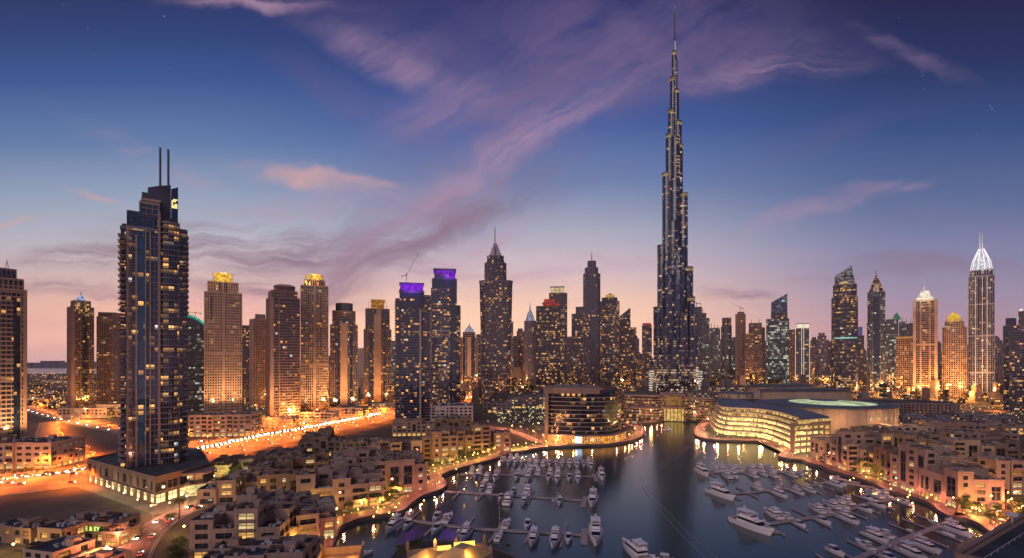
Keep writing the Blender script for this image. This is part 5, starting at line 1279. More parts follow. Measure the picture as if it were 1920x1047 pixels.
ledge = pbr('mall_ledge', (.6, .5, .38), .6)
for k in range(NL):
    gl_ = MB(); gl_.prism(level_poly(insets[k]+3.6), k*lvl+(.7 if k == 0 else 1.9), (k+1)*lvl-.15); gl_.build('lit_gallery', mall_gl[0 if k < 4 else 1], root)
    bw_ = MB(); bw_.prism(level_poly(insets[k]+3.4), k*lvl+.6, k*lvl+(.7 if k == 0 else 1.9)); bw_.build('terrace_wall', brown, root)
    sl_ = MB(); lp = level_poly(insets[k]); sl_.prism(lp, (k+1)*lvl-.1, (k+1)*lvl+.6); sl_.build('balcony_slab', ledge, root)
    rl = MB(); up = level_poly(insets[min(k+1, NL-1)]+.0)
    for i in range(len(path)-1):
        a, b_ = Vector(lp[i]), Vector(lp[i+1]); rl.obox(a, b_, .12, (k+1)*lvl+.6, (k+1)*lvl+1.5)
    rl.build('balustrade', ledge, root)
    cl_ = MB()
    for i in range(0, len(path)-1):
        a, b_ = Vector(level_poly(insets[k]+2.4)[i]), Vector(level_poly(insets[k]+2.4)[i+1])
        for s_ in range(1 if i % 3 == 0 else 0):
            p = a+(b_-a)*(s_/2); cl_.box(p.x-.3, p.x+.3, p.y-.3, p.y+.3, k*lvl+.6, (k+1)*lvl-.1)
            if random.random() < .55: q_ = a+(b_-a)*random.random(); fu_ = MB(); fu_.box(q_.x-random.uniform(.4, 1.6), q_.x+.5, q_.y-.5, q_.y+.5, k*lvl+.6, k*lvl+random.uniform(1.6, 3.0)); fu_.build('planter', brown, root)
    cl_.build('column', brown, root)
# right flat wing
a, b_ = path[-1], back[0]; L = (b_-a).length; tt = (b_-a)/L; nn_ = Vector((tt.y, -tt.x)); wb = MB(); ops = []
for k in range(5):
    for j in range(6): bw = L/6; xc = bw*(j+.5); ops.append((xc-bw*.41, xc+bw*.41, k*lvl+.7, k*lvl+4.5, k))
o2 = a+nn_*1.2; wall(wb, o2, tt, nn_, L, 0, NL*lvl-2.2, ops, dep=.9)
wb.prism([tuple(a+nn_*1.2-tt*.1), tuple(a+nn_*1.2), tuple(a-nn_*3), tuple(a-nn_*3-tt*.1)], 0, NL*lvl-2.3); wb.build('side_wall', brown, root)
for q in ops:
    xc = (q[0]+q[1])/2; p = o2+tt*xc-nn_*.85; ob = bpy.data.objects.new('window', PANES[4 if q[4] < 2 else 1]); COL.objects.link(ob); ob.parent = root; ob.location = (p.x, p.y, (q[2]+q[3])/2); ob.rotation_euler = (0, 0, math.atan2(tt.y, tt.x)); ob.scale = (q[1]-q[0], 1, q[3]-q[2])
rf = MB(); rf.prism(level_poly(10.5), NL*lvl+.62, NL*lvl+1.6); rf.build('roof', pbr('blue_roof', (.07, .09, .14), .5, var=.2, vs_=.05), root)
# drum with slots on its shoulder
dr = MB(); c0 = Vector(G(1393, 790).xy)-Vector(p0.xy)+Vector((0, 24)); dr.prism(ell(52, 34, 24, c0.x, c0.y), NL*lvl+.5, t.Z(740) if False else 41); dr.build('roof_drum', tan, root)
ds = MB()
for k in range(13, 24):
    an = 2*math.pi*(k+.5)/24
    if k % 2: x, y = c0.x+26*math.cos(an), c0.y+17*math.sin(an); ds.box(x-.6, x+.6, y-.4, y+.5, 34, 39)
ds.build('drum_slot', darkc, root)
dr = MB(); dr.prism(ell(56, 38, 24, c0.x, c0.y), 41, 42); dr.build('drum_roof', MC['blue_roof'], root)
# round hall
root = empty('round_hall', (430, 662, 0), 0, 'round tan hall with glowing green white oval skylight in its dark roof', 'hall')
RX, RY, RH = 84, 72, 31
wb = MB(); wb.prism(ell(RX*2, RY*2, 48), 0, RH); wb.build('wall', tan, root)
rf = MB(); rf.prism(ell(RX*2+7, RY*2+7, 48), RH, RH+1.6); rf.prism(ell(RX*2-8, RY*2-8, 48), RH+1.6, RH+2.4); rf.build('roof', MC['blue_roof'], root)
rf = MB(); 
for k in range(48):
    a0, a1 = 2*math.pi*k/48, 2*math.pi*(k+1)/48
    rf.quad((50*math.cos(a0)+10, 54*math.sin(a0), RH+2.6), (50*math.cos(a1)+10, 54*math.sin(a1), RH+2.6), (16*math.cos(a1), 16*math.sin(a1), RH+5.5), (16*math.cos(a0), 16*math.sin(a0), RH+5.5))
rf.build('oval_skylight', glow('skylight', (.86, 1.0, .62), .72, var=1, vs_=.045, lo=.4), root)
rf = MB(); rf.prism(ell(33, 33, 24, 0, 0), RH+2.4, RH+6.0); rf.build('roof_dish', MC['blue_roof'], root)
for k in range(22):
    an = -math.pi+math.pi*(k+.5)/22; x, y = RX*math.cos(an), RY*math.sin(an)
    f = MB(); f.box(-.5, .5, -.9, .2, 0, RH-.2); ob = f.build('pilaster', tan, root, loc=(x, y, 0), rz=an+math.pi/2)
for k in (11, 12, 13, 14, 15, 16):
    an = -math.pi+math.pi*(k+1)/22
    for (z0, z1) in ((17, 24), (3, 11)):
        if z0 == 3 and k == 12: continue
        ob = bpy.data.objects.new('window', PANES[2]); COL.objects.link(ob); ob.parent = root; ob.location = ((RX+.25)*math.cos(an), (RY+.25)*math.sin(an), (z0+z1)/2); ob.rotation_euler = (0, 0, an+math.pi/2); ob.scale = (3.6, 1, z1-z0)
for an in (-1.9, -1.35, -.8):
    L = bpy.data.lights.new('wall_washer', 'POINT'); L.energy = 15000; L.color = (1, .52, .22); L.shadow_soft_size = 1.5; ob = bpy.data.objects.new('wall_washer', L); COL.objects.link(ob); ob.parent = root; ob.location = ((RX+16)*math.cos(an), (RY+16)*math.sin(an), 16)
# swept roofs behind
for (lab, x0, x1, y0, zt, dd) in (('long low swept blue roof behind the glowing mall', 1420, 1600, 760, 34, 70), ('second swept roof with lit skylight strip farther back', 1400, 1545, 747, 34, 90)):
    p = G((x0+x1)/2, y0); w = (x1-x0)*p.y/F; root = empty('mall_roof_hall', (p.x, p.y, 0), R(4), lab, 'hall')
    wb = MB(); wb.prism(ell(w*.94, dd*.9, 32, p=2.6), 0, zt-3); wb.build('wall', tan, root)
    rf = MB(); 
    for k in range(4): rf.prism(ell(w*(1-.16*k), dd*(1-.16*k), 32, p=2.6), zt-3+k*1.1, zt-1.9+k*1.1)
    rf.build('roof', MC['blue_roof'], root)
    sk = MB(); sk.prism(ell(w*.42, dd*.12, 20, -w*.08, -dd*.12), zt+1.3, zt+2.2); sk.build('skylight_strip', glow('dim_skylight', (.7, .8, .5), .16, var=1, vs_=.05), root)

# ------------------------------------------------------------------ roofs close to the camera
root = empty('corner_roof_building', (118, 96, 0), R(0), 'flat grey roof with a satellite dish at the bottom right corner, close to the camera', 'building')
c1 = Vector((93, 100.6)); c2 = Vector((123, 119)); dirv = (c2-c1).normalized(); perp = Vector((dirv.y, -dirv.x))
pts = [c1, c1+perp*60, c2+perp*60, c2+dirv*34+perp*60, c2+dirv*34]; off = Vector((118, 96)); pl = [tuple(p-off) for p in pts]
wb = MB(); wb.prism(pl, 0, 49); wb.build('wall', wallm2, root)
rf = MB(); rf.prism(grow(pl, -.8), 49, 49.3); rf.build('roof', roofm, root)
pp = MB()
for i in range(len(pl)): pp.obox(pl[i], pl[(i+1) % len(pl)], .8, 49.0, 50.0+.01*i); 
pp.build('parapet', brown, root); pp = MB()
for i in range(len(pl)): pp.obox(scl(pl, .93)[i], scl(pl, .93)[(i+1) % len(pl)], .35, 49.3, 49.85+.01*i)
pp.build('inner_curb', brown, root)
ds = MB(); dc = Vector((124.5, 119.5))-off
ds.lathe([(.1, 51.2), (.7, 51.35), (1.1, 51.7), (1.25, 52.1)], 14, (dc.x, dc.y)); ds.tube((dc.x, dc.y, 49.3), (dc.x, dc.y, 51.2), .12); ds.build('satellite_dish', white, root)
ds = MB()
for k, (x, y, s_) in enumerate(((126, 112, 1.6), (130, 118, 2.0), (121, 108, 1.2))): 
    x -= off.x; y -= off.y; ds.box(x, x+s_, y, y+s_, 49.3, 49.3+s_*.7); ds.tube((x+s_/2, y+s_/2, 49.3+s_*.7), (x+s_/2, y+s_/2, 49.5+s_*.7), s_*.35, n=10)
ds.build('roof_unit', pale, root)
pr = Vector((0, 0)); rl = MB()
for k in range(8): p = c1+dirv*(2+k*4)+perp*4-off; rl.tube((p.x, p.y, 49.3), (p.x, p.y, 49.9), .06)
rl.tube(tuple(c1+dirv*2+perp*4-off)+(49.9,), tuple(c1+dirv*30+perp*4-off)+(49.9,), .06); rl.build('roof_rail', pale, root)
# gold lit rooftop pavilion at the bottom edge
root = empty('lit_rooftop_pavilion', (-20, 154, 0), R(14), 'gold lit rooftop pavilion with small corner turrets at the bottom edge by the water', 'building')
wb = MB(); wb.box(-13, 13, -16, 8, 0, 27); wb.build('wall', wallm2, root)
rf = MB(); rf.box(-13.3, 13.3, -16.3, 8.3, 27, 27.6); rf.build('roof_slab', brown, root)
rf = MB(); rf.lathe([(9.5, 27.6), (9.5, 28.2), (3, 31.2)], 4, (4, -2)); rf.lathe([(7, 27.6), (6.6, 28.0), (.5, 30.6)], 4, (-7, 0)); ob = rf.build('hipped_roof', pbr('gold_tiles', (.5, .34, .16), .6, var=.2), root)
for (x, y) in ((-13, 8), (-4, 8), (3, 7.4), (13, 8), (13, -2)):
    tb = MB(); tb.box(x-.5, x+.5, y-.5, y+.5, 27.6, 29.6); tb.lathe([(.7, 29.6), (.6, 29.9), (.1, 30.8)], 8, (x, y)); tb.build('turret', wallm2, root)
lt = MB(); lt.box(2, 9, 4.9, 5.3, 27.8, 29.8); lt.box(-3.5, 1, 4.6, 5.0, 27.8, 29.2); lt.build('lit_panel', glow('gold_panel', (1, .6, .12), 1.8), root)
for (x, y, z_) in ((5, -7, 31), (-8, -4, 31), (7, 7, 31), (-4, 6.4, 30.5)):
    L = bpy.data.lights.new('terrace_light', 'POINT'); L.energy = 1000; L.color = (1, .5, .1); L.shadow_soft_size = .4; ob = bpy.data.objects.new('terrace_light', L); COL.objects.link(ob); ob.parent = root; ob.location = (x, y, z_)
root = empty('lit_roof_box', (-58.5, 163, 0), R(12), 'square parapet roof glowing orange inside, at the bottom edge beside the promenade', 'building')
wb = MB(); wb.box(-7, 7, -6, 7, 0, 22); wb.build('wall', wallm2, root)
pp = MB()
for (a, b_, c, d_) in ((-7.2, 7.2, -6.2, -5.7), (-7.2, 7.2, 6.7, 7.2), (-7.2, -6.7, -5.7, 6.7), (6.7, 7.2, -5.7, 6.7)): pp.box(a, b_, c, d_, 21.5, 24.6)
pp.build('parapet', wallm2, root)
for (x, y) in ((-7, 7), (7, 7)): pp = MB(); pp.box(x-.4, x+.4, y-.4, y+.4, 24.6, 26); pp.build('corner_post', wallm2, root)
for x in (-3.5, 3.5):
    L = bpy.data.lights.new('roof_light', 'POINT'); L.energy = 1100; L.color = (1, .42, .08); L.shadow_soft_size = .4; ob = bpy.data.objects.new('roof_light', L); COL.objects.link(ob); ob.parent = root; ob.location = (x, 2, 23.6)
# ------------------------------------------------------------------ boats
hullm = pbr('boat_gelcoat', (.86, .80, .84), .3, var=.05, vs_=.5)
hull_n = pbr('boat_navy_hull', (.03, .04, .08), .3, var=.1)
deckm = pbr('boat_teak', (.26, .17, .13), .7, var=.15, vs_=2)
bglass = pbr('boat_glass', (.012, .014, .022), .1, spec=.8)
cushm = pbr('boat_cushion', (.42, .36, .40), .8)
def hull(L, B, h, sheer=1.0, m=0):
    mb = MB(); N = 10; st = []
    for k in range(N+1):
        s_ = k/N; f = max(0.0, (s_-.4)/.6); b_ = B/2*(1-f**2.3)*(.93+.07*min(1, s_*4)); wl = b_*(.86-.25*f); zd = h*(1+.35*sheer*s_**2); x = (s_-.5)*L
        st.append([(x, -b_, zd), (x, -wl, .0), (x, -wl*.3, -.6*h*.5), (x, wl*.3, -.6*h*.5), (x, wl, 0.), (x, b_, zd)])
    st[-1] = [(L/2, 0.02*q, z) for q, (_, _, z) in zip((-1, -1, -.5, .5, 1, 1), st[-1])]; st[-1] = [(x-(.0 if z > .5 else .08*L), y, z) for x, y, z in st[-1]]
    i = len(mb.v); 
    for s_ in st: mb.v += s_
    for k in range(N):
        for j in range(5): mb.f.append((i+k*6+j, i+k*6+j+1, i+k*6+6+j+1, i+k*6+6+j)); mb.m.append(m)
        mb.f.append((i+k*6+5, i+k*6, i+k*6+6, i+k*6+11)); mb.m.append(m)
    mb.f.append(tuple(i+j for j in range(6))); mb.m.append(m)
    # bulwark
    for k in range(3, N):
        for sd in (0, 5):
            a, b_ = Vector(st[k][sd]), Vector(st[k+1][sd]); sgn = -1 if sd == 0 else 1
            a2, b2 = a+Vector((0, -sgn*.12, 0)), b_+Vector((0, -sgn*.12, 0)); u_ = Vector((0, 0, .28*h))
            mb.quad(a, b_, b_+u_, a+u_, m); mb.quad(b2, a2, a2+u_, b2+u_, m); mb.quad(a+u_, b_+u_, b2+u_, a2+u_, m)
    return mb
def trunk(mb, x0, x1, w0, w1, z0, z1, rake=.6, back=.2, m=0):
    """deckhouse: wide aft (x0), narrower forward (x1), raked front"""
    i = len(mb.v); h = z1-z0
    mb.v += [(x0, -w0/2, z0), (x1, -w1/2, z0), (x1, w1/2, z0), (x0, w0/2, z0), (x0+back*h, -w0/2+.12*h, z1), (x1-rake*h*2, -w1/2+.06*h-.0, z1), (x1-rake*h*2, w1/2-.06*h, z1), (x0+back*h, w0/2-.12*h, z1)]
    for f in ((0,3,2,1),(4,5,6,7),(0,1,5,4),(1,2,6,5),(2,3,7,6),(3,0,4,7)): mb.f.append(tuple(i+k for k in f)); mb.m.append(m)
def make_yacht(hm=hullm):
    r = empty('motor_yacht'); L, B, h = 20, 5.6, 1.9
    hull(L, B, h).build('hull', hm, r)
    d_ = MB(); d_.box(-9.6, -5.6, -2.3, 2.3, h+.0, h+.06); d_.box(-11.2, -9.9, -2.2, 2.2, .3, .45); d_.build('aft_deck', deckm, r)
    c = MB(); trunk(c, -6, 6.2, 4.3, 2.6, h, h+.75, .9, 0); trunk(c, -6, 3.6, 4.3, 3.3, h+1.75, h+2.1, .3, 0); c.build('deckhouse', hullm, r)
    g_ = MB(); trunk(g_, -5.6, 4.9, 4.1, 3.0, h+.75, h+1.75, .75, 0); g_.build('cabin_window', bglass, r)
    f = MB(); trunk(f, -5.2, 1.4, 3.6, 3.0, h+2.1, h+2.9, .5, .2); f.box(-6.4, -.8, -1.9, 1.9, h+4.2, h+4.38)
    for x in (-6.0, -1.4):
        for y in (-1.7, 1.7): f.tube((x, y, h+2.1), (x+.3, y, h+4.2), .09, n=4)
    f.build('flybridge', hullm, r)
    w_ = MB(); trunk(w_, .3, 1.0, 2.8, 2.6, h+2.9, h+3.4, .4, .6); w_.build('windscreen', bglass, r)
    a = MB(); a.tube((-3.6, -1.2, h+4.38), (-4.1, 0, h+5.6), .1, n=4); a.tube((-3.6, 1.2, h+4.38), (-4.1, 0, h+5.6), .1, n=4); a.lathe([(.45, h+5.5), (.5, h+5.7), (.1, h+6)], 8, (-4.1, 0)); a.build('radar_arch', white, r)
    u_ = MB(); u_.box(5.6, 8.0, -.9, .9, h*1.18, h*1.18+.35); u_.build('sun_pad', cushm, r); u_ = MB(); u_.box(-9.2, -8.2, -1.8, 1.8, h+.06, h+.6); u_.build('aft_bench', cushm, r); u_ = MB(); u_.box(-4.6, -2.6, -1.2, 1.2, h+2.95, h+3.3); u_.build('helm_seat', cushm, r)
    rl = MB()
    for s_ in (-1, 1):
        pr_ = None
        for k in range(6):
            x = 2.5+k*1.3; ff = max(0, ((x/20+.5)-.4)/.6); y = s_*(B/2*(1-ff**2.3)-.15); z_ = h*(1+.35*(x/20+.5)**2)+.5
            rl.tube((x, y, z_-.1), (x, y, z_+.5), .035, n=3)
            if pr_: rl.tube(pr_, (x, y, z_+.5), .035, n=3)
            pr_ = (x, y, z_+.5)
    rl.build('bow_rail', steel, r); return r
def make_cruiser():
    r = empty('cabin_cruiser'); L, B, h = 12, 3.9, 1.35
    hull(L, B, h).build('hull', hullm, r)
    d_ = MB(); d_.box(-5.8, -1.6, -1.6, 1.6, h, h+.05); d_.build('cockpit_floor', deckm, r)
    c = MB(); trunk(c, -1.8, 4.2, 2.9, 1.5, h, h+.65, 1.2, 0); c.box(-3.8, -.6, -1.35, 1.35, h+1.85, h+1.97)
    for y in (-1.3, 1.3): c.tube((-3.6, y, h), (-3.4, y, h+1.85), .06, n=4)
    c.build('cabin', hullm, r)
    w_ = MB(); trunk(w_, -1.5, 1.3, 2.6, 2.1, h+.65, h+1.35, .8, .2); w_.build('windscreen', bglass, r)
    u_ = MB(); u_.box(-5.6, -4.9, -1.5, 1.5, h+.05, h+.55); u_.box(-3.4, -2.6, .3, 1.2, h+.05, h+.7); u_.build('seat', cushm, r); return r
def make_sail():
    r = empty('sailing_boat'); L, B, h = 12, 3.4, 1.0
    hull(L, B, h).build('hull', hullm, r)
    c = MB(); trunk(c, -2.5, 3.4, 1.9, 1.0, h+.05, h+.6, .6, 0); c.build('cabin', hullm, r)
    m_ = MB(); m_.tube((.8, 0, h), (.8, 0, h+14), .1, .06, 6); m_.tube((.8, 0, h+8), (.8, 1.1, h+8.1), .04, n=3); m_.tube((.8, 0, h+8), (.8, -1.1, h+8.1), .04, n=3); m_.build('mast', white, r)
    b_ = MB(); b_.tube((.8, 0, h+1.7), (-4.4, 0, h+1.7), .22, .16, 6); b_.build('boom', cushm, r)
    d_ = MB(); d_.box(-5.4, -2.8, -1.1, 1.1, h+.02, h+.1); d_.build('cockpit_floor', deckm, r); return r
def make_tender():
    r = empty('open_motorboat'); L, B, h = 7, 2.5, .8
    hull(L, B, h).build('hull', hullm, r)
    d_ = MB(); d_.box(-3.2, 1.0, -.95, .95, h, h+.05); d_.build('cockpit_floor', deckm, r)
    c = MB(); c.box(-.6, .2, -.4, .4, h, h+.9); c.build('console', hullm, r); e_ = MB(); e_.box(-3.75, -3.3, -.25, .25, .1, h+.5); e_.build('outboard_motor', darkc, r); return r
PB = {'yacht': make_yacht(), 'cruiser': make_cruiser(), 'sail': make_sail(), 'tender': make_tender()}
used = {k: False for k in PB}
BL_ = {'yacht': 20, 'cruiser': 12, 'sail': 12, 'tender': 7}
CATS = {'yacht': 'yacht', 'cruiser': 'motorboat', 'sail': 'sailing boat', 'tender': 'motorboat'}
DESC = {'yacht': 'white flybridge motor yacht', 'cruiser': 'white cabin cruiser', 'sail': 'sailing boat with bare mast', 'tender': 'small open motorboat'}
def boat(kind, x, y, rz, label, group, s=1.0):
    r = PB[kind] if not used[kind] else copy_tree(PB[kind]); used[kind] = True
    r.location = (x, y, WZ); r.rotation_euler = (0, 0, rz); r.scale = (s, s, s); tag(r, label, CATS[kind], group); return r
ORD = ['first', 'second', 'third', 'fourth', 'fifth', 'sixth', 'seventh', 'eighth', 'ninth', 'tenth', 'eleventh', 'twelfth', 'thirteenth', 'fourteenth', 'fifteenth', 'sixteenth', 'seventeenth', 'eighteenth', 'nineteenth', 'twentieth']
wood = pbr('pontoon_deck', (.42, .34, .34), .8, var=.2, vs_=.6)
def dock(nm, pts, side_len, step, near, far, seed, size=1.0, skew=0.0, end=None, w=3.0, grp=None):
    """pontoon from the quay outwards; near / far: probability of a berth being taken"""
    rnd = random.Random(seed); P_ = [Vector(G(a, b_, WZ+.7).xy) for a, b_ in pts]
    c = P_[0]; root = empty('pontoon', (c.x, c.y, WZ), 0, f'{nm} reaching out from the quay', 'pontoon', 'pontoons of the marina')
    m = MB()
    for i in range(len(P_)-1): m.obox(P_[i]-c, P_[i+1]-c, w, .15+.01*i, .72+.01*i)
    m.build('walkway', wood, root)
    LL = resample(P_, 1.0); n = len(LL); cnt = {'near': 0, 'far': 0}
    k = int(step*.7)
    while k < n-2:
        p = LL[k]; tt = (LL[min(n-1, k+1)]-LL[k-1]).normalized(); nn_ = Vector((-tt.y, tt.x))
        if nn_.y > 0: nn_ = -nn_
        for sd, prob in (('near', near), ('far', far)):
            dv = Vector((skew, -1)).normalized()*(1 if sd == 'near' else -1)
            L = side_len*(.9+.2*rnd.random()); a = p+dv*(w/2); q_ = a+dv*L
            f = MB(); f.obox(a-c, q_-c, 1.3, .2, .66); e_ = q_-c; f.tube((e_.x, e_.y, -2), (e_.x, e_.y, 1.7), .2, n=6); f.build('finger', wood, root)
            for s_ in (-1, 1):
                if rnd.random() > prob: continue
                kind = rnd.choices(['yacht', 'cruiser', 'sail', 'tender'], [.5, .36, .05, .09])[0]; sc_ = size*rnd.uniform(.82, 1.08)
                if kind == 'cruiser': sc_ *= 1.15
                bl = BL_[kind]*sc_; off_ = {'yacht': 3.7, 'cruiser': 3.0, 'sail': 2.8, 'tender': 2.1}[kind]*sc_
                pos = p+dv*(w/2+1.0+bl/2)+Vector((-dv.y, dv.x))*s_*off_
                cnt[sd] += 1; out_ = rnd.random() < .8
                boat(kind, pos.x, pos.y, math.atan2(dv.y, dv.x)+(0 if out_ else math.pi)+rnd.uniform(-.03, .03), f'{DESC[kind]}, {ORD[min(19, cnt[sd]-1)]} on the {sd} side of the {nm}', grp or 'boats in the marina berths', sc_)
        for _ in range(1): 
            if rnd.random() < .5:
                b_ = MB(); q_ = p+nn_*1.2-c; b_.box(q_.x-.3, q_.x+.3, q_.y-.3, q_.y+.3, .75, 1.6); b_.build('service_box', white, root)
        k += int(step)
    if end:
        p = LL[-1]; tt = (LL[-1]-LL[-3]).normalized(); nn_ = Vector((-tt.y, tt.x)); nn_ = nn_ if nn_.y < 0 else -nn_
        m = MB(); a = p+tt*1.6; m.obox(a+nn_*13-c, a-nn_*9-c, 3.2, .1, .69); m.build('end_platform', wood, root)
        q_ = a+tt*(2.2+2.8*end)+nn_*2
        boat('yacht', q_.x, q_.y, math.atan2(nn_.y, nn_.x), f'large motor yacht moored across the outer end of the {nm}', 'boats in the marina berths', end)
    return root
dock('nearest left pontoon', [(733, 971), (880, 990), (1092, 1002)], 15, 18, .6, .6, 3, 1.0, -.2, end=1.35)
dock('second left pontoon', [(834, 921), (900, 925), (1094, 938)], 14, 17, .6, .55, 5, .95, -.18, end=1.2)
dock('third left pontoon', [(864, 889), (1112, 893)], 13, 16, .9, .85, 8, .95, -.12, end=1.1)
dock('farthest left pontoon', [(934, 864), (1118, 869)], 12, 12, .95, .9, 9, .85, -.08)
dock('farthest right pontoon', [(1513, 882), (1450, 886), (1330, 886)], 13, 16, .5, .8, 15, .82, .05, end=1.2)
dock('third right pontoon', [(1640, 914), (1556, 902), (1512, 913), (1366, 926)], 14, 17, .6, .55, 17, .8, .04, end=1.3)
dock('second right pontoon', [(1690, 933), (1640, 940), (1560, 964), (1424, 984)], 15, 17, .58, .52, 19, .82, .04, end=1.4)
dock('nearest right pontoon', [(1784, 977), (1700, 1008), (1605, 1047), (1560, 1070)], 15, 16, .55, .5, 22, .85, .04)
dock('short far right pontoon', [(1612, 905), (1560, 896)], 10, 13, .7, .5, 23, .8, .05)
p = G(1190, 1040, WZ); boat('yacht', p.x, p.y, R(105), 'white motor yacht cut by the bottom edge in the middle of the basin', 'boats in the basin', 1.25)
p = G(1235, 1054, WZ); boat('cruiser', p.x, p.y, R(160), 'cabin cruiser at the bottom edge beside the middle motor yacht', 'boats in the basin', 1.2)
p = G(686, 1040, WZ); boat('tender', p.x, p.y, R(35), 'small open motorboat drifting by the bottom left quay', 'boats in the basin', 1.1)
p = G(1252, 806, WZ); boat('cruiser', p.x, p.y, R(25), 'small cruiser under way in the channel below the supertall tower', 'boats in the basin', 1.1)
# ------------------------------------------------------------------ trees
trunk_m = pbr('bark', (.10, .07, .05), .9)
def leafmat(name, c):
    m = pbr(name, c, .75, var=.45, vs_=.9, spec=.2); return m
leaf_a = leafmat('leaf_dark', (.06, .085, .03)); leaf_b = leafmat('leaf_light', (.13, .15, .045))
def make_tree(seed, H=7.0, Rr=2.6, n=420):
    rnd = random.Random(seed); r = empty('leafy_tree'); tk = MB(); tk.tube((0, 0, 0), (.15, .1, H*.45), .22, .14, 6)
    cl = []
    for k in range(5):
        a = k*1.26+rnd.random(); e = Vector((math.cos(a)*Rr*.6, math.sin(a)*Rr*.6, H*(.6+.2*rnd.random()))); tk.tube((.15, .1, H*.42), tuple(e), .11, .04, 5); cl.append((e, Rr*rnd.uniform(.45, .65)))
    cl.append((Vector((0, 0, H*.85)), Rr*.6)); tk.build('trunk', trunk_m, r)
    cr = MB()
    for _ in range(n):
        c, q = rnd.choice(cl); v_ = Vector((rnd.gauss(0, 1), rnd.gauss(0, 1), rnd.gauss(0, .8))).normalized()*q*rnd.uniform(.55, 1.05)+c
        s_ = rnd.uniform(.16, .34); a = Vector((rnd.gauss(0, 1), rnd.gauss(0, 1), rnd.gauss(0, 1))).normalized()*s_; b_ = a.orthogonal().normalized()*s_*rnd.uniform(.5, 1)
        cr.quad(v_-a, v_-b_, v_+a, v_+b_, 0 if rnd.random() < .6 else 1)
    cr.build('crown', [leaf_a, leaf_b], r); return r
def make_palm(seed, H=9.0):
    rnd = random.Random(seed); r = empty('palm_tree'); tk = MB(); p = Vector((0, 0, 0))
    for k in range(6): q = Vector((.06*k, .03*k*k*.3, H*(k+1)/6)); tk.tube(p, q, .26-.015*k, .25-.015*(k+1), 7); p = q
    tk.build('trunk', trunk_m, r); cr = MB()
    for k in range(26):
        a = k*2.4; up = rnd.uniform(-.2, 1.0); L = rnd.uniform(2.6, 3.6); pr_ = p; d_ = Vector((math.cos(a), math.sin(a), up)).normalized()
        for s_ in range(6):
            nx_ = pr_+d_*L/6; sd = d_.cross(Vector((0, 0, 1))).normalized()*(.55*(1-abs(s_-2)/5)); dn = Vector((0, 0, -.25))
            cr.quad(pr_, nx_, nx_+sd+dn, pr_+sd+dn, k % 2); cr.quad(nx_, pr_, pr_-sd+dn, nx_-sd+dn, k % 2)
            pr_ = nx_; d_ = (d_+Vector((0, 0, -.28))).normalized()
    cr.build('crown', [leaf_a, leaf_b], r); return r
protos = {'a': make_tree(1), 'b': make_tree(2, 6.0, 2.2, 340), 'c': make_tree(3, 8.5, 3.4, 560), 'palm': make_palm(4)}
tused = set()
def tree(kind, x, y, label, group, s=1.0):
    r = protos[kind] if kind not in tused else copy_tree(protos[kind]); tused.add(kind)
    r.location = (x, y, .02); r.rotation_euler = (0, 0, random.uniform(0, 6.28)); r.scale = (s, s, s*random.uniform(.9, 1.1))
    return tag(r, label, 'palm' if kind == 'palm' else 'tree', group)
# ------------------------------------------------------------------ lamps
lamp_pole = pbr('lamp_pole', (.22, .2, .2), .5, .5)
def light_data(name, e, col, r):
    L = bpy.data.lights.new(name, 'POINT'); L.energy = e; L.color = col; L.shadow_soft_size = r; L.specular_factor = .6; return L
SOD = (1.0, .19, .015)
LD_HW = bpy.data.lights.new('highway_light', 'SPOT'); LD_HW.energy = 85000; LD_HW.color = SOD; LD_HW.shadow_soft_size = .5; LD_HW.spot_size = R(158); LD_HW.spot_blend = .5
LD_MED = LD_HW.copy(); LD_MED.energy = 150000; LD_MED.spot_size = R(150)
LD_UP = light_data('edge_light', 36000, (1.0, .30, .05), .6)
LD_FAR = light_data('mast_light', 200000, (1.0, .38, .085), 2.0)
LD_ST = light_data('street_light', 16000, (1.0, .30, .12), .4)
LD_PR = light_data('promenade_light', 3200, (1.0, .30, .17), .3)
LD_YL = light_data('garden_light', 9000, (.95, .85, .22), .5)
LD_AM = light_data('terrace_light', 4200, (1.0, .55, .10), .3)
LD_WH = light_data('forecourt_light', 2200, (1.0, .72, .34), .8)
def make_lamp(name, H, arms, head, ld, lamp=orange_lamp, lz=-.5):
    r = empty(name); p = MB(); p.tube((0, 0, 0), (0, 0, H), .14, .08, 6)
    for a in arms: p.tube((0, 0, H-.2), (a, 0, H+.2), .07, .05, 5)
    p.build('pole', lamp_pole, r)
    for a in arms or (0,):
        h = MB(); h.box(a-head, a+head, -head*.6, head*.6, H+.05, H+.25); h.build('lamp_housing', lamp_pole, r)
        g_ = MB(); g_.box(a-head*.9, a+head*.9, -head*.5, head*.5, H-.12, H+.04); g_.build('lamp_glass', lamp, r)
    if ld: o_ = bpy.data.objects.new(name+'_light', ld); COL.objects.link(o_); o_.parent = r; o_.location = (0, 0, H+lz)
    return r
def make_globe(name, H, ld, lamp=warm_lamp, rr=.28):
    r = empty(name); p = MB(); p.tube((0, 0, 0), (0, 0, H), .08, .06, 6); p.build('pole', lamp_pole, r)
    g_ = MB(); g_.lathe([(.05, H), (rr*.8, H+rr*.4), (rr, H+rr), (rr*.8, H+rr*1.6), (.05, H+rr*2)], 8); g_.build('lamp_globe', lamp, r)
    if ld: o_ = bpy.data.objects.new(name+'_light', ld); COL.objects.link(o_); o_.parent = r; o_.location = (0, 0, H+rr*2.6)
    return r
def place(proto, state, x, y, rz, label, cat, group, s=1.0, z=0.0):
    r = proto if not state else copy_tree(proto); state.append(1)
    r.location = (x, y, z); r.rotation_euler = (0, 0, rz); r.scale = (s, s, s); return tag(r, label, cat, group)
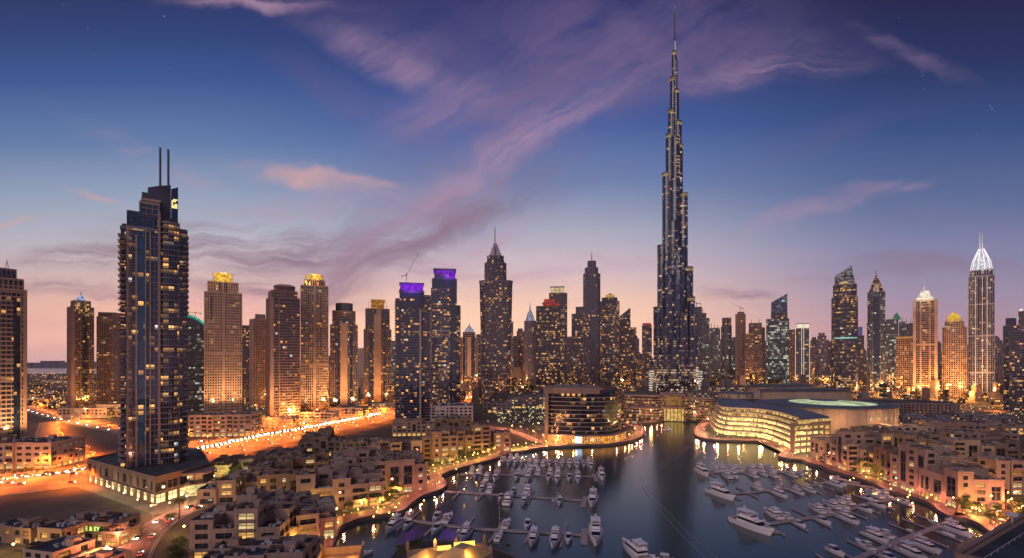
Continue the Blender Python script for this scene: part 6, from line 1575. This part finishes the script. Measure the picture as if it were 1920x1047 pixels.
def along(pts, step, off, start=0.0):
    L = resample(pts, 1.0); o_ = []; k = int(start)
    while k < len(L)-1:
        a = L[max(0, k-1)]; b_ = L[min(len(L)-1, k+1)]; t_ = (b_-a).normalized(); n_ = Vector((-t_.y, t_.x)); p = L[k]+n_*off; o_.append((p.x, p.y, math.atan2(t_.y, t_.x))); k += int(step)
    return o_
hl = make_lamp('street_lamp', 15, (-3.2, 3.2), .9, LD_MED, lz=-1.2); hs = []
he = make_lamp('street_lamp', 15, (-3.2, 3.2), .9, LD_HW, lz=-1.2); hes = []; hf = make_lamp('street_lamp', 13, (-3.2, 3.2), .9, LD_UP, lz=-.4); hfs = []
for (x, y, a) in along(HW, 34, 0, 10):
    if y < 1750: place(hl, hs, x, y, a+math.pi/2, 'double armed sodium street lamp on the highway median', 'street lamp', 'lamps on the highway median')
for off, side in ((-58, 'near'), (58, 'far')):
    for (x, y, a) in along(HW, 52, off, 25):
        if y < 1500 and not (side == 'far' and x/y < -.7): place(he if side == 'near' else hf, hes if side == 'near' else hfs, x, y, a+math.pi/2, f'double armed sodium street lamp on the {side} edge of the highway', 'street lamp', f'lamps on the {side} edge of the highway')
hl2 = make_lamp('street_lamp', 9, (1.2,), .5, light_data('kerb_light', 9000, (1, .30, .06), .5), lz=-.6); hl2s = []
sl_ = make_lamp('street_lamp', 10, (1.8,), .6, LD_HW, lz=-1.2); ss = []
for pts, nm_, st_, off in ((FR, 'junction road', 44, 14), (LR, 'slip road', 34, 11), (PD, 'road at the desert edge', 70, 21), (BV, 'avenue beside the supertall tower', 70, 18), (QR, 'boulevard behind the mall', 66, 21), (XR, 'far cross boulevard', 80, 31)):
    for (x, y, a) in along(pts, st_, off, 8):
        if abs(x/y) < 1.15: place(sl_, ss, x, y, a-math.pi/2, f'single armed sodium street lamp beside the {nm_}', 'street lamp', f'lamps beside the {nm_}')
bl_ = make_lamp('street_lamp', 8, (1.5,), .5, LD_ST, glow('rosy_lamp', (1, .55, .3), 6), lz=-.8); bs = []
for pts, nm_, st_, off in ((BR, 'curved street at the bottom left', 22, 8.6), (PR, 'drive around the curved hotel', 24, 5.5)):
    for (x, y, a) in along(pts, st_, off, 6): place(bl_, bs, x, y, a-math.pi/2, f'small street lamp beside the {nm_}', 'street lamp', f'lamps beside the {nm_}')
# high masts among the far towers
hm = make_lamp('high_mast_lamp', 24, (-2.4, 2.4), 1.6, LD_FAR, glow('mast_lamp', (1, .5, .14), 12), lz=-1.5); ms = []
for px, py, w_ in [(600, 770, 1), (650, 765, 1), (700, 758, 1), (735, 752, 1), (880, 742, 1), (905, 738, 1), (950, 728, 1), (975, 724, 1), (1000, 720, 1), (1180, 709, 1), (1196, 711, 1.4), (1200, 720, 1), (1165, 725, 1),
                   (1395, 727, 1), (1412, 724, 1.3), (1425, 728, 1.2), (1435, 735, 1), (1490, 731, 1), (1520, 722, 1), (1538, 725, 1.2), (1550, 733, 1), (1615, 735, 1.1), (1625, 748, 1), (1650, 748, 1.2), (1665, 746, 1), (1684, 748, 1.2), (1705, 748, 1), (1722, 751, 1), (1760, 748, 1.3), (1775, 750, 1.1), (1800, 750, 1.3), (1812, 752, 1), (1868, 742, 1.2), (1885, 760, 1), (100, 760, .8), (160, 790, .8), (215, 775, .8), (60, 748, .8), (480, 782, .8), (550, 795, .8)]:
    p = G(px, py); place(hm, ms, p.x, p.y, 0, 'tall sodium mast lamp glaring between the feet of the far towers', 'street lamp', 'tall mast lamps among the far towers', w_)
# promenade: globe lamps, trees
gl_p = make_globe('promenade_lamp', 3.6, LD_PR); gs = []; gb = make_globe('bollard_light', 1.1, None, rr=.2); gbs = []
tl = make_globe('terrace_lantern', 2.6, LD_AM, glow('lantern', (1, .60, .14), 12), .42); tls = []
LP = smooth_path(shoreL[:-2], 4); RP = smooth_path(shoreR, 4)
for pts, nm_, sg in ((LP, 'left', 1), (RP, 'right', 1)):
    for (x, y, a) in along(pts, 17, 3.2*sg, 6):
        if y > 175 and abs(x/y) < 1.1: place(gl_p, gs, x, y, 0, f'globe lamp on the {nm_} promenade beside the quay edge', 'street lamp', f'globe lamps on the {nm_} promenade')
    for (x, y, a) in along(pts, 17, 9.5*sg, 14):
        if y > 175 and abs(x/y) < 1.1: place(gb, gbs, x, y, 0, f'low bollard light on the inner edge of the {nm_} promenade', 'bollard light', f'bollard lights on the {nm_} promenade')
    for off, stp in ((15.5, 7), (20, 10)):
        for (x, y, a) in along(pts, stp, off*sg, 4+off):
            if 205 < y < 560 and abs(x/y) < 1.1 and not (nm_ == 'right' and y > 430) and not (nm_ == 'left' and y > 480):
                tree(random.choice('aabc') if random.random() < .6 else 'palm', x+random.uniform(-1.5, 1.5), y+random.uniform(-1.5, 1.5), f'small tree or palm lit from below behind the {nm_} promenade', f'trees behind the {nm_} promenade', random.uniform(.75, 1.1))
    for (x, y, a) in along(pts, 10, 17.8*sg, 9):
        if 205 < y < 560 and abs(x/y) < 1.1 and not (nm_ == 'right' and y > 430): place(tl, tls, x, y, 0, f'amber terrace lantern among the trees behind the {nm_} promenade', 'lantern', f'terrace lanterns behind the {nm_} promenade')
for px, py in ((318, 1000), (336, 975)): p = G(px, py); tree('palm', p.x, p.y, 'tall dark palm beside the curved street', 'palms beside the curved street', 1.15)
for k in range(9):
    p = G(322+random.uniform(-4, 30), 1040+k*6); tree(random.choice('abc'), p.x, p.y, 'dark bushy tree between the curved street and the cream blocks', 'trees beside the curved street', random.uniform(.8, 1.1))
for k in range(30):
    p = G(random.uniform(375, 505), random.uniform(884, 915)); tree(random.choice('abc'), p.x, p.y, 'leafy tree in the yellow green lit garden court', 'trees in the garden court', random.uniform(.7, 1.0))
for k in range(34):
    p = G(random.uniform(180, 700), 0+0*k+1); f = random.random(); p = G(365+230*f, 893-48*f+random.uniform(-4, 10)); tree(random.choice('abc'), p.x, p.y, 'dark tree between the highway and the low roofs', 'trees along the highway', random.uniform(.8, 1.15))
for k in range(26):
    p = G(random.choice([random.uniform(1168, 1243), random.uniform(1284, 1345)]), random.uniform(783, 792)); tree(random.choice('abc'), p.x, p.y, 'dark tree on the shore in front of the supertall tower hotel', 'trees before the waterfront hotel', random.uniform(1.0, 1.5))
for k in range(16):
    p = G(random.uniform(1855, 1925), random.uniform(955, 985)); tree(random.choice('abc'), p.x, p.y, 'tree beside the orange lit street at the lower right', 'trees at the lower right street', random.uniform(.8, 1.2))
for k in range(12):
    p = G(random.choice([random.uniform(738, 790), random.uniform(905, 965)]), random.uniform(1030, 1050)); tree(random.choice('abc'), p.x, p.y, 'low bushy tree by the gold lit rooftop pavilion', 'trees by the rooftop pavilion', random.uniform(.6, .9))
for k in range(10):
    p = G(8+k*10+random.uniform(-3, 3), 888+random.uniform(-2, 6)); tree(random.choice('ab'), p.x, p.y, 'small tree in front of the orange podium at the left edge', 'trees before the left edge podium', random.uniform(.6, .9))
pa = empty('parasol'); p_ = MB(); p_.tube((0, 0, 0), (0, 0, 2.6), .05, n=5); p_.build('pole', lamp_pole, pa); p_ = MB(); p_.lathe([(1.7, 2.3), (1.68, 2.36), (.05, 3.0)], 8); p_.build('canopy', cloth_m, pa); pas = []
for pts, nm_ in ((LP, 'left'), (RP, 'right')):
    for (x, y, a) in along(pts, 7, 12.3, 3):
        if 205 < y < 470 and abs(x/y) < 1.1 and random.random() < .6: place(pa, pas, x+random.uniform(-1, 1), y+random.uniform(-1, 1), 0, f'pale cafe parasol on the terrace edge of the {nm_} promenade', 'parasol', f'parasols along the {nm_} promenade')
gy = make_globe('garden_lamp', 3.0, LD_YL, glow('garden_lantern', (.85, 1.0, .3), 6), .35); gys = []
for px, py in ((400, 905), (425, 900), (450, 896), (475, 892), (410, 890), (440, 886), (385, 912), (495, 905)): p = G(px, py); place(gy, gys, p.x, p.y, 0, 'yellow green garden lamp in the court right of the twin masted tower', 'lamp', 'garden lamps in the court')
wl_ = make_globe('forecourt_lamp', 4.5, LD_WH, glow('white_lantern', (1, .85, .5), 7), .4); wls = []
for px, py in ((180, 915), (205, 926), (232, 939), (258, 952), (283, 964), (318, 958), (350, 945), (378, 934)): p = G(px, py); place(wl_, wls, p.x, p.y, 0, 'white globe lamp on the forecourt of the tan shop podium', 'lamp', 'forecourt lamps of the shop podium')
wm2 = make_globe('quay_lamp', 4.5, light_data('quay_light', 11000, (1.0, .66, .26), .8), glow('white_lantern', (1, .85, .5), 7), .4); wls = []
wl_ = wm2
for px, py in ((1345, 822), (1385, 825), (1425, 826), (1462, 842), (1320, 812), (1490, 860), (1520, 856), (1550, 850)): p = G(px, py); place(wl_, wls, p.x, p.y, 0, 'white globe lamp on the quay in front of the curved mall', 'lamp', 'quay lamps of the curved mall')
for px, py in ((1045, 833), (1075, 834), (1110, 833), (1145, 830), (1180, 822), (1190, 810), (1000, 815), (960, 805), (1010, 800)): p = G(px, py); place(tl, tls, p.x, p.y, 0, 'amber lantern on the round quay of the curved hotel', 'lantern', 'lanterns around the curved hotel', 1.5)
for px, py in ((1890, 962), (1915, 975), (1905, 945), (1870, 985)): p = G(px, py); place(bl_, bs, p.x, p.y, 0, 'small street lamp on the orange lit street at the lower right', 'street lamp', 'lamps at the lower right street')
for px, py in ((25, 1035), (60, 1050), (190, 1060), (120, 1050), (200, 1040), (345, 1000), (560, 1040), (585, 1000), (600, 980)): p = G(px, py); place(tl, tls, p.x, p.y, 0, 'amber lantern in the lanes between the low houses', 'lantern', 'lanterns in the house lanes', 1.2)
for k, (px, py) in enumerate(((470, 960), (500, 975), (545, 985), (590, 965), (520, 920), (560, 930), (610, 900), (650, 885), (700, 895), (715, 912), (735, 890), (690, 930), (770, 895), (800, 880), (830, 862), (860, 850), (905, 842), (925, 835), (640, 850), (720, 850), (780, 840), (1600, 862), (1650, 868), (1665, 880), (1715, 888), (1755, 900), (1760, 880), (1800, 905), (1835, 920), (1850, 895), (1700, 850), (1780, 858), (1850, 862), (1900, 890), (1905, 865), (1870, 935))):
    p = G(px, py); place(tl, tls, p.x, p.y, 0, 'amber lantern in the courtyards between the cream apartment blocks', 'lantern', 'courtyard lanterns of the apartment quarters', 1.6)
tl0 = make_globe('wall_lantern', 3.2, None, MC['lantern'], .36); t0s = []; rl_ = random.Random(5)
for k in range(95):
    left_ = k < 55; px = rl_.uniform(480, 900) if left_ else rl_.uniform(1590, 1910)
    py = (rl_.uniform(0, 1)*70+1010-(px-480)*.38) if left_ else (rl_.uniform(0, 1)*75+868+(px-1590)*.1)
    p = G(px, py); place(tl0, t0s, p.x, p.y, 0, f'small amber lantern in a lane of the {"left" if left_ else "right"} apartment quarter', 'lantern', f'lane lanterns of the {"left" if left_ else "right"} quarter')
# ------------------------------------------------------------------ cars
body_ms = [pbr('car_white', (.5, .5, .52), .3), pbr('car_dark', (.03, .03, .04), .3), pbr('car_silver', (.25, .25, .27), .3, .5)]
head_m = glow('headlight', (1, .86, .66), 40); tail_m = glow('taillight', (1, .05, .02), 10); tyre = pbr('tyre', (.02, .02, .02), .9)
def car_body(mb, m=0, mg=1):
    mb.prism([(-2.2, -.88), (2.2, -.88), (2.2, .88), (-2.2, .88)], .28, .62, m); mb.prism(rect(4.4, 1.78), .62, .95, m, top=[(-2.1, -.8, .98), (2.0, -.8, .88), (2.0, .8, .88), (-2.1, .8, .98)])
    mb.prism(rect(2.5, 1.5, -.3, 0), .97, 1.45, mg, top=[(-1.25, -.62, 1.45), (.5, -.62, 1.45), (.5, .62, 1.45), (-1.25, .62, 1.45)], mtop=m)
def make_car(m):
    r = empty('car'); b_ = MB(); car_body(b_); b_.build('body', [m, bglass], r)
    for x in (-1.35, 1.35):
        for y in (-.86, .86): w_ = MB(); w_.tube((x, y-.12, .33), (x, y+.12, .33), .33, n=10); w_.build('wheel', tyre, r)
    for y in (-.62, .62):
        h = MB(); h.box(1.95, 2.27, y-.3, y+.3, .6, .84); h.build('headlight', head_m, r)
        h = MB(); h.box(-2.27, -2.18, y-.2, y+.2, .68, .84); h.build('taillight', tail_m, r)
    return r
def mesh_car(m):
    b_ = MB(); car_body(b_)
    for x in (-1.35, 1.35):
        for y in (-.86, .86): b_.tube((x, y-.12, .33), (x, y+.12, .33), .33, n=8, m=4)
    b_.box(1.95, 2.28, -.93, -.4, .58, .86, 2); b_.box(1.95, 2.28, .4, .93, .58, .86, 2); b_.box(-2.28, -2.18, -.82, -.4, .66, .86, 3); b_.box(-2.28, -2.18, .4, .82, .66, .86, 3)
    return b_.mesh('car', [m, bglass, head_m, tail_m, tyre])
CARM = [mesh_car(m) for m in body_ms]; CARP = [make_car(m) for m in body_ms]; cpu = [False]*3
def car(x, y, rz, label, group, full=False, z=.1):
    k = random.randrange(3)
    if full:
        r = CARP[k] if not cpu[k] else copy_tree(CARP[k]); cpu[k] = True
    else: r = bpy.data.objects.new('car', CARM[k]); COL.objects.link(r)
    r.location = (x, y, z); r.rotation_euler = (0, 0, rz); return tag(r, label, 'car', group)
ncar = 0; far_cars = []
for px, py in ((8, 889), (45, 889), (82, 886), (100, 872)): p = G(px, py); place(hl2, hl2s, p.x, p.y, 0, 'added sodium lamp brightening the podium at the left picture edge', 'street lamp', 'added lamps before the left edge podium')  # extra lamps added to throw orange light onto the podium front
for (x, y, a) in along(HW, 36, 30, 3)+along(HW, 36, -30, 20):
    if y < 1300: place(he, hes, x, y, a+math.pi/2, 'double armed sodium street lamp on a side strip between the highway carriageways', 'street lamp', 'lamps on the highway side strips')
for off, dr, nm_ in ((3.6, -1, 'facing the camera with headlights on'), (7.0, -1, 'facing the camera with headlights on'), (10.4, -1, 'facing the camera with headlights on'), (16, -1, 'facing the camera with headlights on'), (-7, 1, 'driving away with red tail lights'), (-14, 1, 'driving away with red tail lights'), (-22, 1, 'driving away with red tail lights'), (-42, 1, 'driving away with red tail lights'), (44, -1, 'facing the camera with headlights on')):
    gap = 6 if 0 < off < 11 else 40
    lst = along(HW, gap, off, 5+abs(off)); 
    for (x, y, a) in lst:
        if y > 1700 or abs(x/y) > 1.12 or random.random() < .04: continue
        a2 = a if dr > 0 else a+math.pi; ncar += 1
        if y > 700 or ncar > 262: far_cars.append((x, y, a2)); continue
        j = random.uniform(-.5, .5); car(x+math.cos(a)*j, y+math.sin(a)*j, a2, f'car in the dense traffic of the highway, {nm_}', 'cars on the highway '+('away' if dr > 0 else 'towards'), full=(y < 420 and random.random() < .5))
for pts, nm_, offs, gp in ((BR, 'curved street at the bottom left', (-3, 3), 26), (FR, 'junction road', (-7, 7), 40)):
    for of in offs:
        for (x, y, a) in along(pts, gp, of, 9):
            if y > 195 and abs(x/y) < 1.1: car(x, y, a if of < 0 else a+math.pi, f'car on the {nm_}', f'cars on the {nm_}', full=True)
fm_ = MB()
for (x, y, a) in far_cars:
    c_, s_ = math.cos(a), math.sin(a)
    def bx(x0, x1, y0, y1, z0, z1, m):
        fm_.prism([(x+p*c_-q*s_, y+p*s_+q*c_) for p, q in ((x0, y0), (x1, y0), (x1, y1), (x0, y1))], z0, z1, m)
    bx(-2.2, 2.2, -.88, .88, .35, .95, 0); bx(-1.5, .9, -.7, .7, .95, 1.45, 1); bx(1.95, 2.3, -.93, -.4, .55, .9, 2); bx(1.95, 2.3, .4, .93, .55, .9, 2); bx(-2.3, -2.1, -.9, .9, .6, .9, 3)
fm_.build('distant_traffic', [body_ms[2], bglass, head_m, tail_m], kind='stuff')
# ------------------------------------------------------------------ far city: countless lamps and roofs
rnd = random.Random(99)
def scatter(name, regions, m, size_px, zr):
    mb = MB()
    for (x0, x1, y0, y1, n) in regions:
        for _ in range(n):
            py = rnd.uniform(y0, y1); p = G(rnd.uniform(x0, x1), py); s_ = size_px*p.y/F*rnd.uniform(.5, 1.3)/2; z_ = rnd.uniform(*zr)
            i = len(mb.v); mb.v += [(p.x+s_, p.y, z_), (p.x, p.y+s_, z_), (p.x-s_, p.y, z_), (p.x, p.y-s_, z_), (p.x, p.y, z_+s_), (p.x, p.y, z_-s_)]
            for a, b_, c in ((0,1,4),(1,2,4),(2,3,4),(3,0,4),(1,0,5),(2,1,5),(3,2,5),(0,3,5)): mb.f.append((i+a, i+b_, i+c)); mb.m.append(0)
    return mb.build(name, m, kind='stuff')
scatter('distant_city_lights', [(50, 230, 720, 766, 260), (50, 130, 701, 722, 60), (540, 760, 745, 775, 120), (860, 1010, 722, 760, 200), (1160, 1205, 700, 735, 60), (1330, 1440, 712, 742, 260), (1440, 1560, 712, 738, 260), (1600, 1920, 715, 755, 760), (1660, 1920, 765, 800, 120)], glow('far_sodium', (1, .42, .09), 3.2), 1.5, (3, 12))
scatter('distant_white_lights', [(60, 230, 735, 768, 120), (930, 1030, 765, 800, 170), (350, 420, 740, 772, 40), (1320, 1440, 705, 735, 90), (440, 500, 745, 772, 60), (1000, 1160, 735, 745, 20), (1660, 1920, 765, 830, 120), (800, 1000, 740, 765, 80)], glow('far_yellowish', (.95, .85, .38), 2.4), 1.3, (2, 8))
mb = MB()
for (x0, x1, y0, y1, n) in ((50, 230, 712, 768, 200), (400, 760, 735, 775, 90), (860, 1030, 705, 760, 160), (1030, 1210, 700, 735, 110), (1310, 1560, 700, 745, 260), (1600, 1930, 700, 760, 330)):
    for _ in range(n):
        py = y0+(y1-y0)*rnd.random()**1.3; p = G(rnd.uniform(x0, x1), py); k = p.y/F; a, c = rnd.uniform(5, 14)*k, rnd.uniform(6, 12)*k; h = rnd.uniform(5, 12)+rnd.random()**3*30*k*(1 if x0 > 300 else .1)
        mb.box(p.x-a/2, p.x+a/2, p.y, p.y+c, 0, h, rnd.randrange(3))
mb.build('distant_rooftops', [glass(BR_, .35, .9, 5, 5, .5), pbr('far_block', (.14, .11, .11), .9), pbr('far_block_pale', (.22, .17, .15), .9)], kind='stuff')
mb = MB()
for _ in range(420):
    p = G(rnd.uniform(50, 330), rnd.uniform(703, 745)); s_ = rnd.uniform(2, 6); mb.lathe([(s_*.3, 0), (s_, s_*.6), (s_*.7, s_*1.4), (.1, s_*1.8)], 6, (p.x, p.y))
mb.build('distant_vegetation', leaf_a, kind='stuff')
# boats' light trails, drawn as pale strips on the water
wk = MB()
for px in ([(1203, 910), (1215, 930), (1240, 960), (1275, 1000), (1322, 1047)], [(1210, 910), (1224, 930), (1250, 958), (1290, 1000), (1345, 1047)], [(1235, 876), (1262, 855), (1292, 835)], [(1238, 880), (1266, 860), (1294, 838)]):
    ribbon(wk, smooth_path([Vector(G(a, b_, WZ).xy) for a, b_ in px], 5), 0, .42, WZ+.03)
wk.build('boat_light_trail', pbr('light_trail_strip', (.36, .28, .26), .6), kind='stuff')
# ------------------------------------------------------------------ haze
hz = MB(); hz.box(-8300, 8300, -700, 7300, -6, 1250)
hm_ = bpy.data.materials.new('haze_air'); hm_.use_nodes = True; t_ = NT(hm_.node_tree); t_.n.clear()
v_ = t_.new('ShaderNodeVolumePrincipled'); v_.inputs['Color'].default_value = (.80, .70, .78, 1); v_.inputs['Density'].default_value = 5.5e-5; v_.inputs['Anisotropy'].default_value = .2
o_ = t_.new('ShaderNodeOutputMaterial'); t_.l.new(v_.outputs[0], o_.inputs['Volume']); hm_.cycles.homogeneous_volume = True
hz.build('haze', hm_, kind='stuff')
